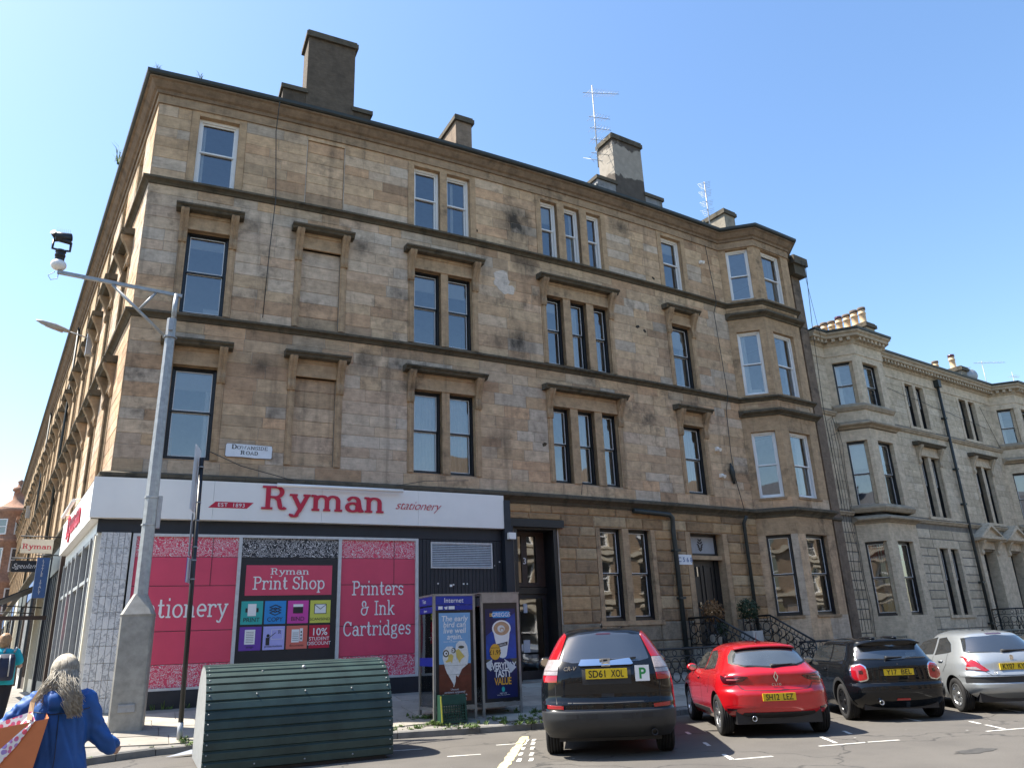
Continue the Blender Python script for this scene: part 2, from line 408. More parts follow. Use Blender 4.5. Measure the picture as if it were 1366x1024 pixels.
class MB:
    def __init__(s, fn=None):
        s.v, s.f, s.c, s.m, s.fn, s.sm = [], [], [], [], fn, []

    def add(s, vs, fs, tint=(1, 1, 1), mi=0, fn=None, smooth=False):
        fn = fn or s.fn
        o = len(s.v)
        if fn:
            s.v += [tuple(fn(*p)) for p in vs]
        else:
            s.v += [tuple(p) for p in vs]
        for f in fs:
            s.f.append(tuple(i + o for i in f))
            s.c.append(tint)
            s.m.append(mi)
            s.sm.append(smooth)
        return s

    def box(s, x0, x1, y0, y1, z0, z1, tint=(1, 1, 1), mi=0, fn=None, nx=1):
        vs, fs = [], []
        for i in range(nx + 1):
            x = x0 + (x1 - x0) * i / nx
            vs += [(x, y0, z0), (x, y1, z0), (x, y1, z1), (x, y0, z1)]
        for i in range(nx):
            a = i * 4
            for k in range(4):
                k2 = (k + 1) % 4
                fs.append((a + k, a + 4 + k, a + 4 + k2, a + k2))
        e = nx * 4
        fs += [(0, 1, 2, 3), (e + 3, e + 2, e + 1, e)]
        return s.add(vs, fs, tint, mi, fn)

    def stone(s, x0, x1, z0, z1, w=0.0, ch=0.012, depth=0.04, tint=(1, 1, 1), mi=0, fn=None):
        """block front in (s,w,z): chamfered edges, sides going back"""
        j = 0.004
        x0 += j; x1 -= j; z0 += j; z1 -= j
        o = [(x0, z0), (x1, z0), (x1, z1), (x0, z1)]
        i_ = [(x0 + ch, z0 + ch), (x1 - ch, z0 + ch), (x1 - ch, z1 - ch), (x0 + ch, z1 - ch)]
        vs = [(x, w - depth, z) for x, z in o] + [(x, w - ch, z) for x, z in o] + [(x, w, z) for x, z in i_]
        fs = [(8, 9, 10, 11)]
        for k in range(4):
            k2 = (k + 1) % 4
            fs += [(k, k2, 4 + k2, 4 + k), (4 + k, 4 + k2, 8 + k2, 8 + k)]
        return s.add(vs, fs, tint, mi, fn)

    def sweep(s, path, prof, tint=(1, 1, 1), mi=0, fn=None, closed=False, caps=True, smooth=False):
        """profile [(w,z)] swept along a plan path [(s,w)], mitred; w is measured to the right-hand/outer side"""
        n = len(path)
        vs, fs = [], []
        for i in range(n):
            p = Vector(path[i])
            d0 = (p - Vector(path[i - 1])).normalized() if i > 0 else None
            d1 = (Vector(path[i + 1]) - p).normalized() if i < n - 1 else None
            if d0 is None: d0 = d1
            if d1 is None: d1 = d0
            n0, n1 = Vector((-d0.y, d0.x)), Vector((-d1.y, d1.x))
            nn = (n0 + n1).normalized()
            k = 1 / max(0.3, nn.dot(n0))
            for w, z in prof:
                q = p + nn * (w * k)
                vs.append((q.x, q.y, z))
        m = len(prof)
        for i in range(n - 1):
            for k in range(m if closed else m - 1):
                k2 = (k + 1) % m
                fs.append((i * m + k, (i + 1) * m + k, (i + 1) * m + k2, i * m + k2))
        if caps:
            fs.append(tuple(range(m)))
            fs.append(tuple((n - 1) * m + k for k in reversed(range(m))))
        return s.add(vs, fs, tint, mi, fn, smooth)

    def tube(s, pts, r, n=8, mi=0, tint=(1, 1, 1), caps=True, smooth=True, sq=None):
        pts = [Vector(p) for p in pts]
        vs, fs = [], []
        up = None
        for i, p in enumerate(pts):
            d = ((pts[min(i + 1, len(pts) - 1)] - p).normalized() + (p - pts[max(i - 1, 0)]).normalized())
            d.normalize()
            if up is None:
                up = Vector((0, 0, 1)) if abs(d.z) < 0.9 else Vector((1, 0, 0))
            a = d.cross(up).normalized()
            b_ = a.cross(d).normalized()
            up = b_
            rr = r[i] if isinstance(r, (list, tuple)) else r
            rx, ry = (rr, rr) if not isinstance(rr, tuple) else rr
            for k in range(n):
                t = 2 * pi * (k + 0.5) / n
                vs.append(p + a * (cos(t) * rx) + b_ * (sin(t) * ry))
        for i in range(len(pts) - 1):
            for k in range(n):
                k2 = (k + 1) % n
                fs.append((i * n + k, i * n + k2, (i + 1) * n + k2, (i + 1) * n + k))
        s.add(vs, fs, tint, mi, None, smooth)
        if caps:
            o = len(s.v) - len(vs)
            s.f += [tuple(o + k for k in reversed(range(n))), tuple(o + (len(pts) - 1) * n + k for k in range(n))]
            s.c += [tint] * 2; s.m += [mi] * 2; s.sm += [False] * 2
        return s

    def lathe(s, prof, c=(0, 0, 0), n=20, axis='z', mi=0, tint=(1, 1, 1), smooth=True, fn=None):
        vs, fs = [], []
        for r, h in prof:
            for k in range(n):
                t = 2 * pi * k / n
                a, b_ = r * cos(t), r * sin(t)
                p = {'z': (a, b_, h), 'x': (h, a, b_), 'y': (a, h, b_)}[axis]
                vs.append((p[0] + c[0], p[1] + c[1], p[2] + c[2]))
        for i in range(len(prof) - 1):
            for k in range(n):
                k2 = (k + 1) % n
                fs.append((i * n + k, i * n + k2, (i + 1) * n + k2, (i + 1) * n + k))
        return s.add(vs, fs, tint, mi, fn, smooth)

    def ball(s, c, r, n=10, mi=0, tint=(1, 1, 1)):
        rx, ry, rz = r if isinstance(r, tuple) else (r, r, r)
        vs, fs = [], []
        for i in range(n + 1):
            p = pi * i / n
            for k in range(2 * n):
                t = pi * k / n
                vs.append((c[0] + rx * sin(p) * cos(t), c[1] + ry * sin(p) * sin(t), c[2] - rz * cos(p)))
        m_ = 2 * n
        for i in range(n):
            for k in range(m_):
                k2 = (k + 1) % m_
                if i == 0:
                    fs.append((k, m_ + k2, m_ + k)) if False else fs.append((0, m_ + k2, m_ + k))
                elif i == n - 1:
                    fs.append((i * m_ + k, i * m_ + k2, (i + 1) * m_))
                else:
                    fs.append((i * m_ + k, i * m_ + k2, (i + 1) * m_ + k2, (i + 1) * m_ + k))
        return s.add(vs, fs, tint, mi, None, True)

    def build(s, name, mats, parent=None, local=False, recalc=True, **tags):
        mats = mats if isinstance(mats, (list, tuple)) else [mats]
        off = Vector((0, 0, 0))
        r = parent
        while r is not None and r.parent is not None:
            r = r.parent
        if r is not None and not local:
            off = ROOT.get(r, Vector((0, 0, 0)))
        loc = None
        if parent is None and s.v:
            # origin of a stand-alone mesh: centre of its foot
            xs = [p[0] for p in s.v]; ys = [p[1] for p in s.v]; zs = [p[2] for p in s.v]
            off = Vector(((min(xs) + max(xs)) / 2, (min(ys) + max(ys)) / 2, min(zs)))
            loc = off
        me = bpy.data.meshes.new(name)
        me.from_pydata([(p[0] - off.x, p[1] - off.y, p[2] - off.z) for p in s.v], [], s.f)
        for mm_ in mats:
            me.materials.append(MAT[mm_])
        me.polygons.foreach_set('material_index', s.m)
        me.polygons.foreach_set('use_smooth', s.sm)
        if any(c != (1, 1, 1) for c in s.c):
            ca = me.color_attributes.new('tint', 'FLOAT_COLOR', 'CORNER')
            buf = []
            for f_, c_ in zip(s.f, s.c):
                buf += (list(c_[:3]) + [1.0]) * len(f_)
            ca.data.foreach_set('color', buf)
        if recalc:
            bm = bmesh.new(); bm.from_mesh(me)
            bmesh.ops.recalc_face_normals(bm, faces=bm.faces)
            bm.to_mesh(me); bm.free()
        me.update()
        o = bpy.data.objects.new(name, me)
        if loc is not None:
            o.location = loc
            ROOT[o] = Vector(loc)
        COL.objects.link(o)
        o.parent = parent
        return tagged(o, **tags)


def obj_from_mesh(name, me, parent=None, **tags):
    o = bpy.data.objects.new(name, me)
    COL.objects.link(o)
    o.parent = parent
    return tagged(o, **tags)


def place(o, loc, rot=0.0):
    o.location = loc
    o.rotation_euler = (0, 0, rot)
    ROOT[o] = Vector(loc)
    return o


def copy_tree(o, parent=None, **tags):
    kids = list(o.children)
    c = o.copy()
    COL.objects.link(c)
    c.parent = parent
    for ch in kids:
        copy_tree(ch, c)
    return tagged(c, **tags)


# ---------------------------------------------------------------- lettering
_tc = {}


def text2d(txt, size=1.0, bold=0.0, shear=0.0, align='CENTER', spacing=1.0, xs=1.0):
    """outline text as flat triangles [(x,y)], faces"""
    k = (txt, bold, shear, align, spacing)
    if k not in _tc:
        cu = bpy.data.curves.new('text', 'FONT')
        cu.body = txt
        cu.size = 1.0
        cu.offset = bold
        cu.shear = shear
        cu.align_x = align
        cu.space_character = spacing
        cu.resolution_u = 4
        ob = bpy.data.objects.new('text', cu)
        COL.objects.link(ob)
        dg = bpy.context.evaluated_depsgraph_get()
        me = bpy.data.meshes.new_from_object(ob.evaluated_get(dg))
        _tc[k] = ([(v.co.x, v.co.y) for v in me.vertices], [tuple(p.vertices) for p in me.polygons])
        bpy.data.objects.remove(ob)
        bpy.data.curves.remove(cu)
        bpy.data.meshes.remove(me)
    vs, fs = _tc[k]
    return [(x * size * xs, y * size) for x, y in vs], fs


def arc(cx, cy, rx, ry, a0, a1, n=14):
    return [(cx + rx * cos(radians(a0 + (a1 - a0) * i / n)), cy + ry * sin(radians(a0 + (a1 - a0) * i / n))) for i in range(n + 1)]


def slab_glyphs():
    X, Cp = 0.5, 0.72
    g = {}

    def sl(x, y, w=0.26):           # slab serif, y is the outer edge
        yy = y + 0.032 if y < 0.25 else y - 0.032
        return [(x - w / 2, yy), (x + w / 2, yy)]

    def st(x, y0=0.0, y1=X):
        return [(x, y0 + 0.02), (x, y1 - 0.02)]
    bowl = lambda cx, w=0.19: arc(cx, 0.25, w, 0.225, 0, 360, 24)
    g['R'] = (.74, [st(.17, 0, Cp), sl(.15, 0, .30), sl(.15, Cp, .28), [(.17, Cp - .035)] + arc(.38, .535, .16, .155, 90, -90) + [(.17, .38)], [(.36, .38), (.46, .30), (.50, .1)] + arc(.575, .09, .07, .06, 180, 340, 8)])
    g['P'] = (.64, [st(.17, 0, Cp), sl(.17, 0, .32), sl(.13, Cp, .22), [(.17, Cp - .035)] + arc(.37, .53, .18, .16, 90, -90) + [(.17, .37)]])
    g['S'] = (.58, [arc(.29, .53, .19, .16, 25, 270, 16) + arc(.29, .19, .21, .165, 90, -155, 16), [(.475, .52), (.475, .68)], [(.08, .2), (.08, .04)]])
    g['I'] = (.36, [st(.18, 0, Cp), sl(.18, 0, .30), sl(.18, Cp, .30)])
    g['C'] = (.68, [arc(.36, .36, .27, .33, 40, 325, 26), [(.585, .5), (.585, .68)]])
    g['D'] = (.74, [st(.17, 0, Cp), [(.05, .032), (.36, .032)] + arc(.36, .36, .25, .328, -90, 90) + [(.05, Cp - .032)]])
    g['O'] = (.74, [arc(.37, .36, .29, .33, 0, 360, 26)])
    g['A'] = (.74, [[(.13, .03), (.36, Cp - .02), (.61, .03)], [(.22, .24), (.5, .24)], sl(.12, 0, .2), sl(.61, 0, .24)])
    g['N'] = (.76, [st(.15, 0, Cp), st(.60, 0, Cp), [(.15, Cp - .03), (.60, .02)], sl(.15, 0, .22), sl(.1, Cp, .2), sl(.60, Cp, .22)])
    g['W'] = (1.0, [[(.12, Cp - .03), (.3, .02), (.48, Cp - .06), (.68, .02), (.86, Cp - .03)], sl(.12, Cp, .22), sl(.86, Cp, .22)])
    g['E'] = (.64, [st(.17, 0, Cp), [(.05, .032), (.55, .032), (.55, .17)], [(.05, Cp - .032), (.53, Cp - .032), (.53, .56)], [(.17, .37), (.4, .37)]])
    g['L'] = (.6, [st(.17, 0, Cp), sl(.17, Cp, .28), [(.05, .032), (.53, .032), (.53, .18)]])
    g['y'] = (.6, [[(.13, .45), (.32, .04)], [(.50, .45), (.30, .0), (.22, -.14)] + arc(.15, -.14, .075, .05, 0, -200, 8), sl(.12, X, .22), sl(.49, X, .2)])
    g['m'] = (.96, [st(.14), [(.14, .32)] + arc(.31, .32, .15, .145, 150, 0, 9) + [(.46, .03)], [(.46, .32)] + arc(.63, .32, .15, .145, 150, 0, 9) + [(.78, .03)], sl(.14, 0, .22), sl(.46, 0, .2), sl(.79, 0, .22), sl(.08, X, .14)])
    g['n'] = (.64, [st(.14), [(.14, .32)] + arc(.31, .32, .16, .145, 150, 0, 9) + [(.47, .03)], sl(.14, 0, .22), sl(.48, 0, .22), sl(.08, X, .14)])
    g['h'] = (.64, [st(.14, 0, .76), [(.14, .32)] + arc(.31, .32, .16, .145, 150, 0, 9) + [(.47, .03)], sl(.14, 0, .22), sl(.48, 0, .22), sl(.08, .76, .14)])
    g['a'] = (.58, [[(.10, .37)] + arc(.27, .33, .15, .14, 150, 0, 10) + [(.42, .1)] + arc(.49, .1, .07, .07, 180, 330, 6), arc(.25, .155, .165, .13, 0, 360, 18)])
    g['t'] = (.42, [[(.17, .68), (.17, .14)] + arc(.28, .14, .11, .11, 180, 330, 8), [(.04, .468), (.35, .468)]])
    g['i'] = (.32, [st(.16), sl(.16, 0, .24), sl(.10, X, .14), [(.12, .66), (.2, .66)], [(.12, .7), (.2, .7)]])
    g['o'] = (.56, [bowl(.28, .21)])
    g['e'] = (.55, [[(.08, .26), (.48, .26)] + arc(.28, .26, .20, .22, 0, 310, 20)])
    g['r'] = (.48, [st(.14), [(.14, .3)] + arc(.32, .31, .17, .155, 160, 45, 8), [(.42, .44), (.42, .36)], sl(.15, 0, .24), sl(.08, X, .14)])
    g['p'] = (.62, [st(.15, -.2, X), sl(.15, -.2, .24), sl(.09, X, .14), arc(.34, .25, .2, .225, 0, 360, 22)])
    g['d'] = (.62, [st(.46, 0, .76), sl(.52, 0, .14), sl(.40, .76, .14), arc(.27, .25, .2, .225, 0, 360, 22)])
    g['g'] = (.58, [arc(.26, .33, .16, .15, 0, 360, 18), [(.36, .45), (.44, .5), (.52, .49)], [(.15, .21), (.12, .12), (.2, .07), (.38, .07)] + arc(.36, -.04, .13, .11, 80, -90, 8) + arc(.22, -.05, .14, .1, -90, -250, 8)])
    g['s'] = (.48, [arc(.24, .365, .14, .105, 25, 270, 12) + arc(.24, .14, .15, .115, 90, -155, 12), [(.385, .37), (.385, .47)], [(.085, .13), (.085, .03)]])
    g['k'] = (.62, [st(.14, 0, .76), sl(.14, 0, .22), sl(.08, .76, .14), [(.16, .2), (.44, .46)], [(.26, .28), (.47, .03)], sl(.50, 0, .2), sl(.45, X, .2)])
    g['&'] = (.72, [arc(.26, .56, .13, .13, 250, -60, 14), arc(.27, .2, .2, .18, 100, 330, 16) + [(.5, .3), (.52, .42)], [(.26, .38), (.5, .38)], [(.46, .4), (.62, .4)]])
    g[' '] = (.3, [])
    return g


GLY = slab_glyphs()


def slab2d(txt, size=1.0, tv=0.105, th=0.062, xs=1.0, align='CENTER', track=0.0):
    """slab-serif lettering drawn as strokes; returns flat quads"""
    vs, fs, x = [], [], 0.0
    for chx in txt:
        adv, strokes = GLY[chx]
        for si, stp in enumerate(strokes):
            pts = [Vector(p) for p in stp]
            cl = (pts[0] - pts[-1]).length < 1e-3 and len(pts) > 3
            o = len(vs)
            for i, p in enumerate(pts):
                a = pts[i - 1] if i > 0 else (pts[-2] if cl else None)
                b_ = pts[i + 1] if i < len(pts) - 1 else (pts[1] if cl else None)
                d0 = (p - a).normalized() if a is not None else None
                d1 = (b_ - p).normalized() if b_ is not None else None
                d0 = d0 or d1; d1 = d1 or d0
                d = (d0 + d1)
                if d.length < 0.2:
                    d = d1
                d.normalize()
                t = (th + (tv - th) * abs(d.y) ** 1.2) / 2
                nn = Vector((-d.y, d.x))
                k = min(1.6, 1 / max(0.4, abs(nn.dot(Vector((-d1.y, d1.x))))))
                for sg in (1, -1):
                    q = p + nn * (t * k * sg)
                    vs.append(((x + q.x) * size * xs, q.y * size, 0.0005 * (si % 7)))
            for i in range(len(pts) - 1):
                fs.append((o + 2 * i, o + 2 * i + 1, o + 2 * i + 3, o + 2 * i + 2))
        x += adv + track
    tot = x * size * xs
    dx = -tot / 2 if align == 'CENTER' else 0
    return [(a + dx, b_, e) for a, b_, e in vs], fs


def put2d(mb, v2f, s, z, w, fn, thick=0.0, mi=0, tint=(1, 1, 1), rot=0.0):
    """lay flat letter faces on a surface map fn(s,w,z); thick > 0 gives raised letters with sides"""
    v2, fs = v2f
    ex = [p[2] if len(p) > 2 else 0.0 for p in v2]
    v2 = [(p[0], p[1]) for p in v2]
    if rot:
        c_, s_ = cos(rot), sin(rot)
        v2 = [(x * c_ - y * s_, x * s_ + y * c_) for x, y in v2]
    if thick <= 0:
        mb.add([(s + x, w + e, z + y) for (x, y), e in zip(v2, ex)], fs, tint, mi, fn)
        return
    n = len(v2)
    vs = [(s + x, w + thick + e, z + y) for (x, y), e in zip(v2, ex)] + [(s + x, w, z + y) for x, y in v2]
    cnt = {}
    for f in fs:
        for i in range(len(f)):
            e = (f[i], f[(i + 1) % len(f)])
            cnt[tuple(sorted(e))] = cnt.get(tuple(sorted(e)), 0) + 1
    side = [(a, b_, b_ + n, a + n) for (a, b_), k in cnt.items() if k == 1]
    mb.add(vs, list(fs) + side, tint, mi, fn)
import mathutils.noise as mnz
# ================================================================ plan of the street
# facade line: s = metres along the front from the shop corner, w = metres out from the wall, z = height
CX0, CXE = -8.95, 11.9


def _cy(x):
    return 0.00734869965 * x * x + 0.563312730 * x + 20.9287899


PL = [(CX0, _cy(CX0))]
DS = 0.05
while len(PL) < 1800:
    x, y = PL[-1]
    if x < CXE:
        mm_ = 2 * 0.00734869965 * (x + 0.02) + 0.563312730
        k_ = DS / hypot(1, mm_)
        PL.append((x + k_, _cy(x + k_)))
    else:
        PL.append((x + DS * cos(radians(35.5)), y + DS * sin(radians(35.5))))
C0 = Vector(PL[0])


def plan(s):
    i = min(max(int(s / DS), 0), len(PL) - 2)
    a, b_ = PL[i], PL[i + 1]
    tx, ty = (b_[0] - a[0]) / DS, (b_[1] - a[1]) / DS
    L_ = hypot(tx, ty)
    tx, ty = tx / L_, ty / L_
    r = s - i * DS
    return a[0] + tx * r, a[1] + ty * r, tx, ty


def FM(s, w, z):                       # Dowanside front
    x, y, tx, ty = plan(s)
    return (x + ty * w, y - tx * w, z)


SA = radians(124.6)
SDX, SDY = cos(SA), sin(SA)


def FS(s, w, z):                       # side street front, s runs away from the corner
    return (C0.x + SDX * s - SDY * w, C0.y + SDY * s + SDX * w, z)


def seg(p0, p1, base=FM):
    """frame on a straight wall face between two plan points (s,w): a along, w out, z"""
    p0, p1 = Vector(p0), Vector(p1)
    d = (p1 - p0).normalized()
    n = Vector((-d.y, d.x))

    def fn(a, w, z):
        q = p0 + d * a + n * w
        return base(q.x, q.y, z)
    return fn, (p1 - p0).length


def pitch_dist(p, poly):
    best = 1e9
    for i in range(len(poly) - 1):
        a, b_ = Vector(poly[i]), Vector(poly[i + 1])
        d = b_ - a
        t = max(0, min(1, (Vector(p) - a).dot(d) / max(1e-9, d.length_squared)))
        best = min(best, (Vector(p) - a - d * t).length)
    return best


KERB = [FS(66, 4.5, 0)[:2], FS(40, 4.4, 0)[:2], FS(20, 4.3, 0)[:2], FS(10, 4.3, 0)[:2], FS(4, 4.6, 0)[:2], (-12.4, 12.2), (-10.6, 10.9), (-8.9, 10.9), (-7.8, 11.8), (-7.19, 13.0), (-6.72, 13.65), (-6.3, 14.15), (-5.75, 14.5),
        (-4.2, 14.82), (-2.35, 15.17), (-0.86, 15.47), (0.1, 15.75)] + [FM(s, 4.75, 0)[:2] for s in (8.6, 10, 12, 14, 16, 18, 20, 22, 24, 28, 32, 40, 50, 70, 85)]
WALLP = [FS(66, 0, 0)[:2], FS(40, 0, 0)[:2], FS(20, 0, 0)[:2], FS(10, 0, 0)[:2], FS(4, 0, 0)[:2]] + [tuple(C0)] * 8 + [FM(s, 0, 0)[:2] for s in (2.2, 4.0, 5.6, 7.2)] + [FM(s, 0, 0)[:2] for s in (8.6, 10, 12, 14, 16, 18, 20, 22, 24, 28, 32, 40, 50, 70, 85)]
assert len(KERB) == len(WALLP), (len(KERB), len(WALLP))
ZK, ZW = 0.12, 0.59


def gz(x, y):
    """pavement height"""
    dk, db = pitch_dist((x, y), KERB), pitch_dist((x, y), WALLP)
    return ZK + (ZW - ZK) * dk / max(1e-6, dk + db)


# soot drifts that belong to the wall: dark growth below ledges and beside hoods
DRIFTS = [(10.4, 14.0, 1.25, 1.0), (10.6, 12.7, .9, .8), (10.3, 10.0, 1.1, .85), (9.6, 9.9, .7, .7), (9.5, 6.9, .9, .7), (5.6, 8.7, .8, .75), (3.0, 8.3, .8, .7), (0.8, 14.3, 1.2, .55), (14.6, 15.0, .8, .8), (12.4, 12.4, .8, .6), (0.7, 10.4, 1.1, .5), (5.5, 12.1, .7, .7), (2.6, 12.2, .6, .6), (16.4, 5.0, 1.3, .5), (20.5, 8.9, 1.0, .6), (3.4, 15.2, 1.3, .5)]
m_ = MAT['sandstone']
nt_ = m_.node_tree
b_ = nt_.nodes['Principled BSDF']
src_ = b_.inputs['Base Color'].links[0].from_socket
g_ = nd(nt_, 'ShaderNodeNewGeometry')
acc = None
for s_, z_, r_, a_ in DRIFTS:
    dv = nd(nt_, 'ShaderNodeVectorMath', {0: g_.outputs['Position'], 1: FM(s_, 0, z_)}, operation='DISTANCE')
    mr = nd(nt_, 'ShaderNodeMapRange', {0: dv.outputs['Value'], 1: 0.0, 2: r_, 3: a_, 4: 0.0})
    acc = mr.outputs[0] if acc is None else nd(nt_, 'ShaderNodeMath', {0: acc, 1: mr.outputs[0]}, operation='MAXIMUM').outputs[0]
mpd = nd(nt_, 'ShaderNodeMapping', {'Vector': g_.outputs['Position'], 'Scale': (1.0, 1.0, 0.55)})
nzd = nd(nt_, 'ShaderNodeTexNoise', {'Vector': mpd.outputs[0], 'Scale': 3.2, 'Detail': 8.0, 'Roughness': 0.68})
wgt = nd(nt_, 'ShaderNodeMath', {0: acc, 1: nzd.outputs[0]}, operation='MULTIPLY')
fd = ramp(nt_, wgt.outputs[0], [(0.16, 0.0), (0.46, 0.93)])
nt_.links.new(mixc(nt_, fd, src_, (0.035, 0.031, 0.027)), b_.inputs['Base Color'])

# ---------------------------------------------------------------- ground
g = MB()
g.add([(-600, -600, 0), (600, -600, 0), (600, 900, 0), (-600, 900, 0)], [(0, 1, 2, 3)])
g.build('road', 'asphalt', kind='structure')

g = MB()
NV = 8
vs, fs = [], []
for (kx, ky), (wx, wy) in zip(KERB, WALLP):
    for j in range(NV + 1):
        t = j / NV
        x, y = kx + (wx - kx) * t, ky + (wy - ky) * t
        vs.append((x, y, gz(x, y) - 0.02))
for i in range(len(KERB) - 1):
    for j in range(NV):
        a = i * (NV + 1) + j
        fs.append((a, a + 1, a + NV + 2, a + NV + 1))
g.add(vs, fs, (0.235, 0.215, 0.185))
pav = g.build('pavement', 'paving', kind='structure')

# kerb stones
kpts = []
for i in range(5, len(KERB) - 4):
    a, b_ = Vector(KERB[i]), Vector(KERB[i + 1])
    n_ = max(1, int((b_ - a).length / 0.85))
    for k in range(n_):
        kpts.append((a + (b_ - a) * k / n_, a + (b_ - a) * (k + 1) / n_))
rk = random.Random(3)
for a, b_ in kpts[:110]:
    d = (b_ - a); L_ = d.length; d.normalize(); nn = Vector((-d.y, d.x))
    m_ = MB(lambda u, v, z, a=a, d=d, nn=nn: (a.x + d.x * u + nn.x * v, a.y + d.y * u + nn.y * v, z))
    h_ = ZK + rk.uniform(-0.006, 0.01)
    vs = [(0.006, -0.005, -0.02), (L_ - 0.006, -0.005, -0.02), (L_ - 0.006, 0.0, h_ - 0.025), (0.006, 0.0, h_ - 0.025), (0.006, 0.025, h_), (L_ - 0.006, 0.025, h_), (L_ - 0.006, 0.15, h_ + 0.004), (0.006, 0.15, h_ + 0.004), (0.006, 0.15, -0.02), (L_ - 0.006, 0.15, -0.02)]
    m_.add(vs, [(0, 1, 2, 3), (3, 2, 5, 4), (4, 5, 6, 7), (7, 6, 9, 8), (0, 3, 4, 7, 8), (1, 9, 6, 5, 2)])
    m_.build('kerb_stone', 'kerb_stone', pav)
g = MB()
for i in list(range(0, 5)) + list(range(len(KERB) - 4, len(KERB) - 1)):
    a, b_ = Vector(KERB[i]), Vector(KERB[i + 1])
    d = (b_ - a).normalized(); nn = Vector((-d.y, d.x))
    m2 = lambda u, v, z, a=a, d=d, nn=nn: (a.x + d.x * u + nn.x * v, a.y + d.y * u + nn.y * v, z)
    g.box(0, (b_ - a).length, 0, 0.15, -0.02, ZK + 0.004, fn=m2)
g.build('kerb_run', 'kerb_stone', pav, kind='stuff')


def inside(p, poly):
    c = False
    x, y = p
    for i in range(len(poly)):
        x1, y1 = poly[i - 1]; x2, y2 = poly[i]
        if (y1 > y) != (y2 > y) and x < (x2 - x1) * (y - y1) / (y2 - y1) + x1:
            c = not c
    return c


# paving slabs, laid square to the shop front
PPOLY = KERB + WALLP[::-1]
A0 = radians(25.5)
ex, ey = Vector((cos(A0), sin(A0))), Vector((-sin(A0), cos(A0)))
rs = random.Random(5)
slabs = []
for j in range(-14, 10):
    v0 = j * 0.6
    u = -7 + rs.uniform(0, 0.8)
    while u < 18:
        L_ = rs.choice((0.6, 0.75, 0.9, 0.9, 1.1))
        cs = [C0 + ex * (u + a * L_) + ey * (v0 + b_ * 0.6) for a, b_ in ((0, 0), (1, 0), (1, 1), (0, 1))]
        u += L_
        if all(inside(c, PPOLY) for c in cs) and min(pitch_dist(c, KERB) for c in cs) > 0.16 and min(pitch_dist(c, WALLP) for c in cs) > 0.02:
            slabs.append(cs)
slabs.sort(key=lambda cs: (cs[0] + cs[2]).length)
rest = MB()
for k, cs in enumerate(slabs):
    cen = (cs[0] + cs[2]) / 2
    t = rs.uniform(0.8, 1.15)
    tint = (0.33 * t, 0.30 * t, 0.25 * t)
    m_ = MB() if k < 230 else rest
    dz = rs.uniform(-0.004, 0.004)
    tp = [(c + (cen - c).normalized() * 0.008) for c in cs]
    z_ = [gz(*c) + dz for c in tp]
    m_.add([(c.x, c.y, zz - 0.03) for c, zz in zip(tp, z_)] + [(c.x, c.y, zz) for c, zz in zip(tp, z_)], [(4, 5, 6, 7), (0, 1, 5, 4), (1, 2, 6, 5), (2, 3, 7, 6), (3, 0, 4, 7)], tint)
    if k < 230:
        m_.build('paving_slab', 'paving', pav)
if rest.v:
    rest.build('far_paving', 'paving', pav, kind='stuff')

# ================================================================ tenement pieces
rb = random.Random(21)
ZE, Z1, Z2, Z3 = 16.0, 13.09, 9.43, 5.49       # eaves and the three string courses


def weather(t, s, z):
    """stones keep their own dirt: sooted ones in drifts, washed ones elsewhere"""
    n1 = mnz.noise(Vector((s * 0.33, z * 0.33, 3.1)))
    n2 = mnz.noise(Vector((s * 0.22 + 40, z * 0.3, 9.7)))
    k = 0.0
    if n1 + rb.gauss(0, .12) > 0.26:
        k = rb.uniform(.08, .3)
    for zz in (Z1 - .17, Z2 - .17, 15.34):
        if 0 < zz - z < 0.36 and rb.random() < .4:
            k = max(k, rb.uniform(.05, .25))
    if k:
        return tuple(c * (1 - k) + q * k for c, q in zip(t, (.085, .075, .062)))
    if n2 + rb.gauss(0, .1) > 0.28:
        k = rb.uniform(.2, .55)
        return tuple(c * (1 - k) + q * k for c, q in zip(t, (.53, .46, .38)))
    return t


def tint_warm():
    base = rb.choice(((0.50, 0.36, 0.235), (0.53, 0.39, 0.265), (0.49, 0.35, 0.235), (0.51, 0.40, 0.295), (0.44, 0.30, 0.195), (0.54, 0.365, 0.235), (0.51, 0.375, 0.255), (0.48, 0.405, 0.33), (0.53, 0.39, 0.26), (0.51, 0.38, 0.255)))
    k = rb.uniform(0.9, 1.1)
    return (base[0] * k * 1.01, base[1] * k * .965, base[2] * k * .90)


def tint_pale():
    k = rb.uniform(0.9, 1.1)
    base = rb.choice(((0.56, 0.465, 0.335), (0.54, 0.445, 0.32), (0.57, 0.48, 0.355), (0.52, 0.43, 0.305)))
    return tuple(c * k for c in base)


TRIM_W = (0.42, 0.29, 0.175)
TRIM_P = (0.57, 0.47, 0.34)
SOOT = (0.105, 0.09, 0.066)


def free_runs(s0, s1, z0, z1, holes):
    """sub-intervals of [s0,s1] not covered by holes overlapping the course z0..z1"""
    runs = [(s0, s1)]
    for a, b_, c, d in holes:
        if d <= z0 + 0.02 or c >= z1 - 0.02:
            continue
        nr = []
        for r0, r1 in runs:
            if b_ <= r0 or a >= r1:
                nr.append((r0, r1)); continue
            if a > r0: nr.append((r0, a))
            if b_ < r1: nr.append((b_, r1))
        runs = nr
    return runs


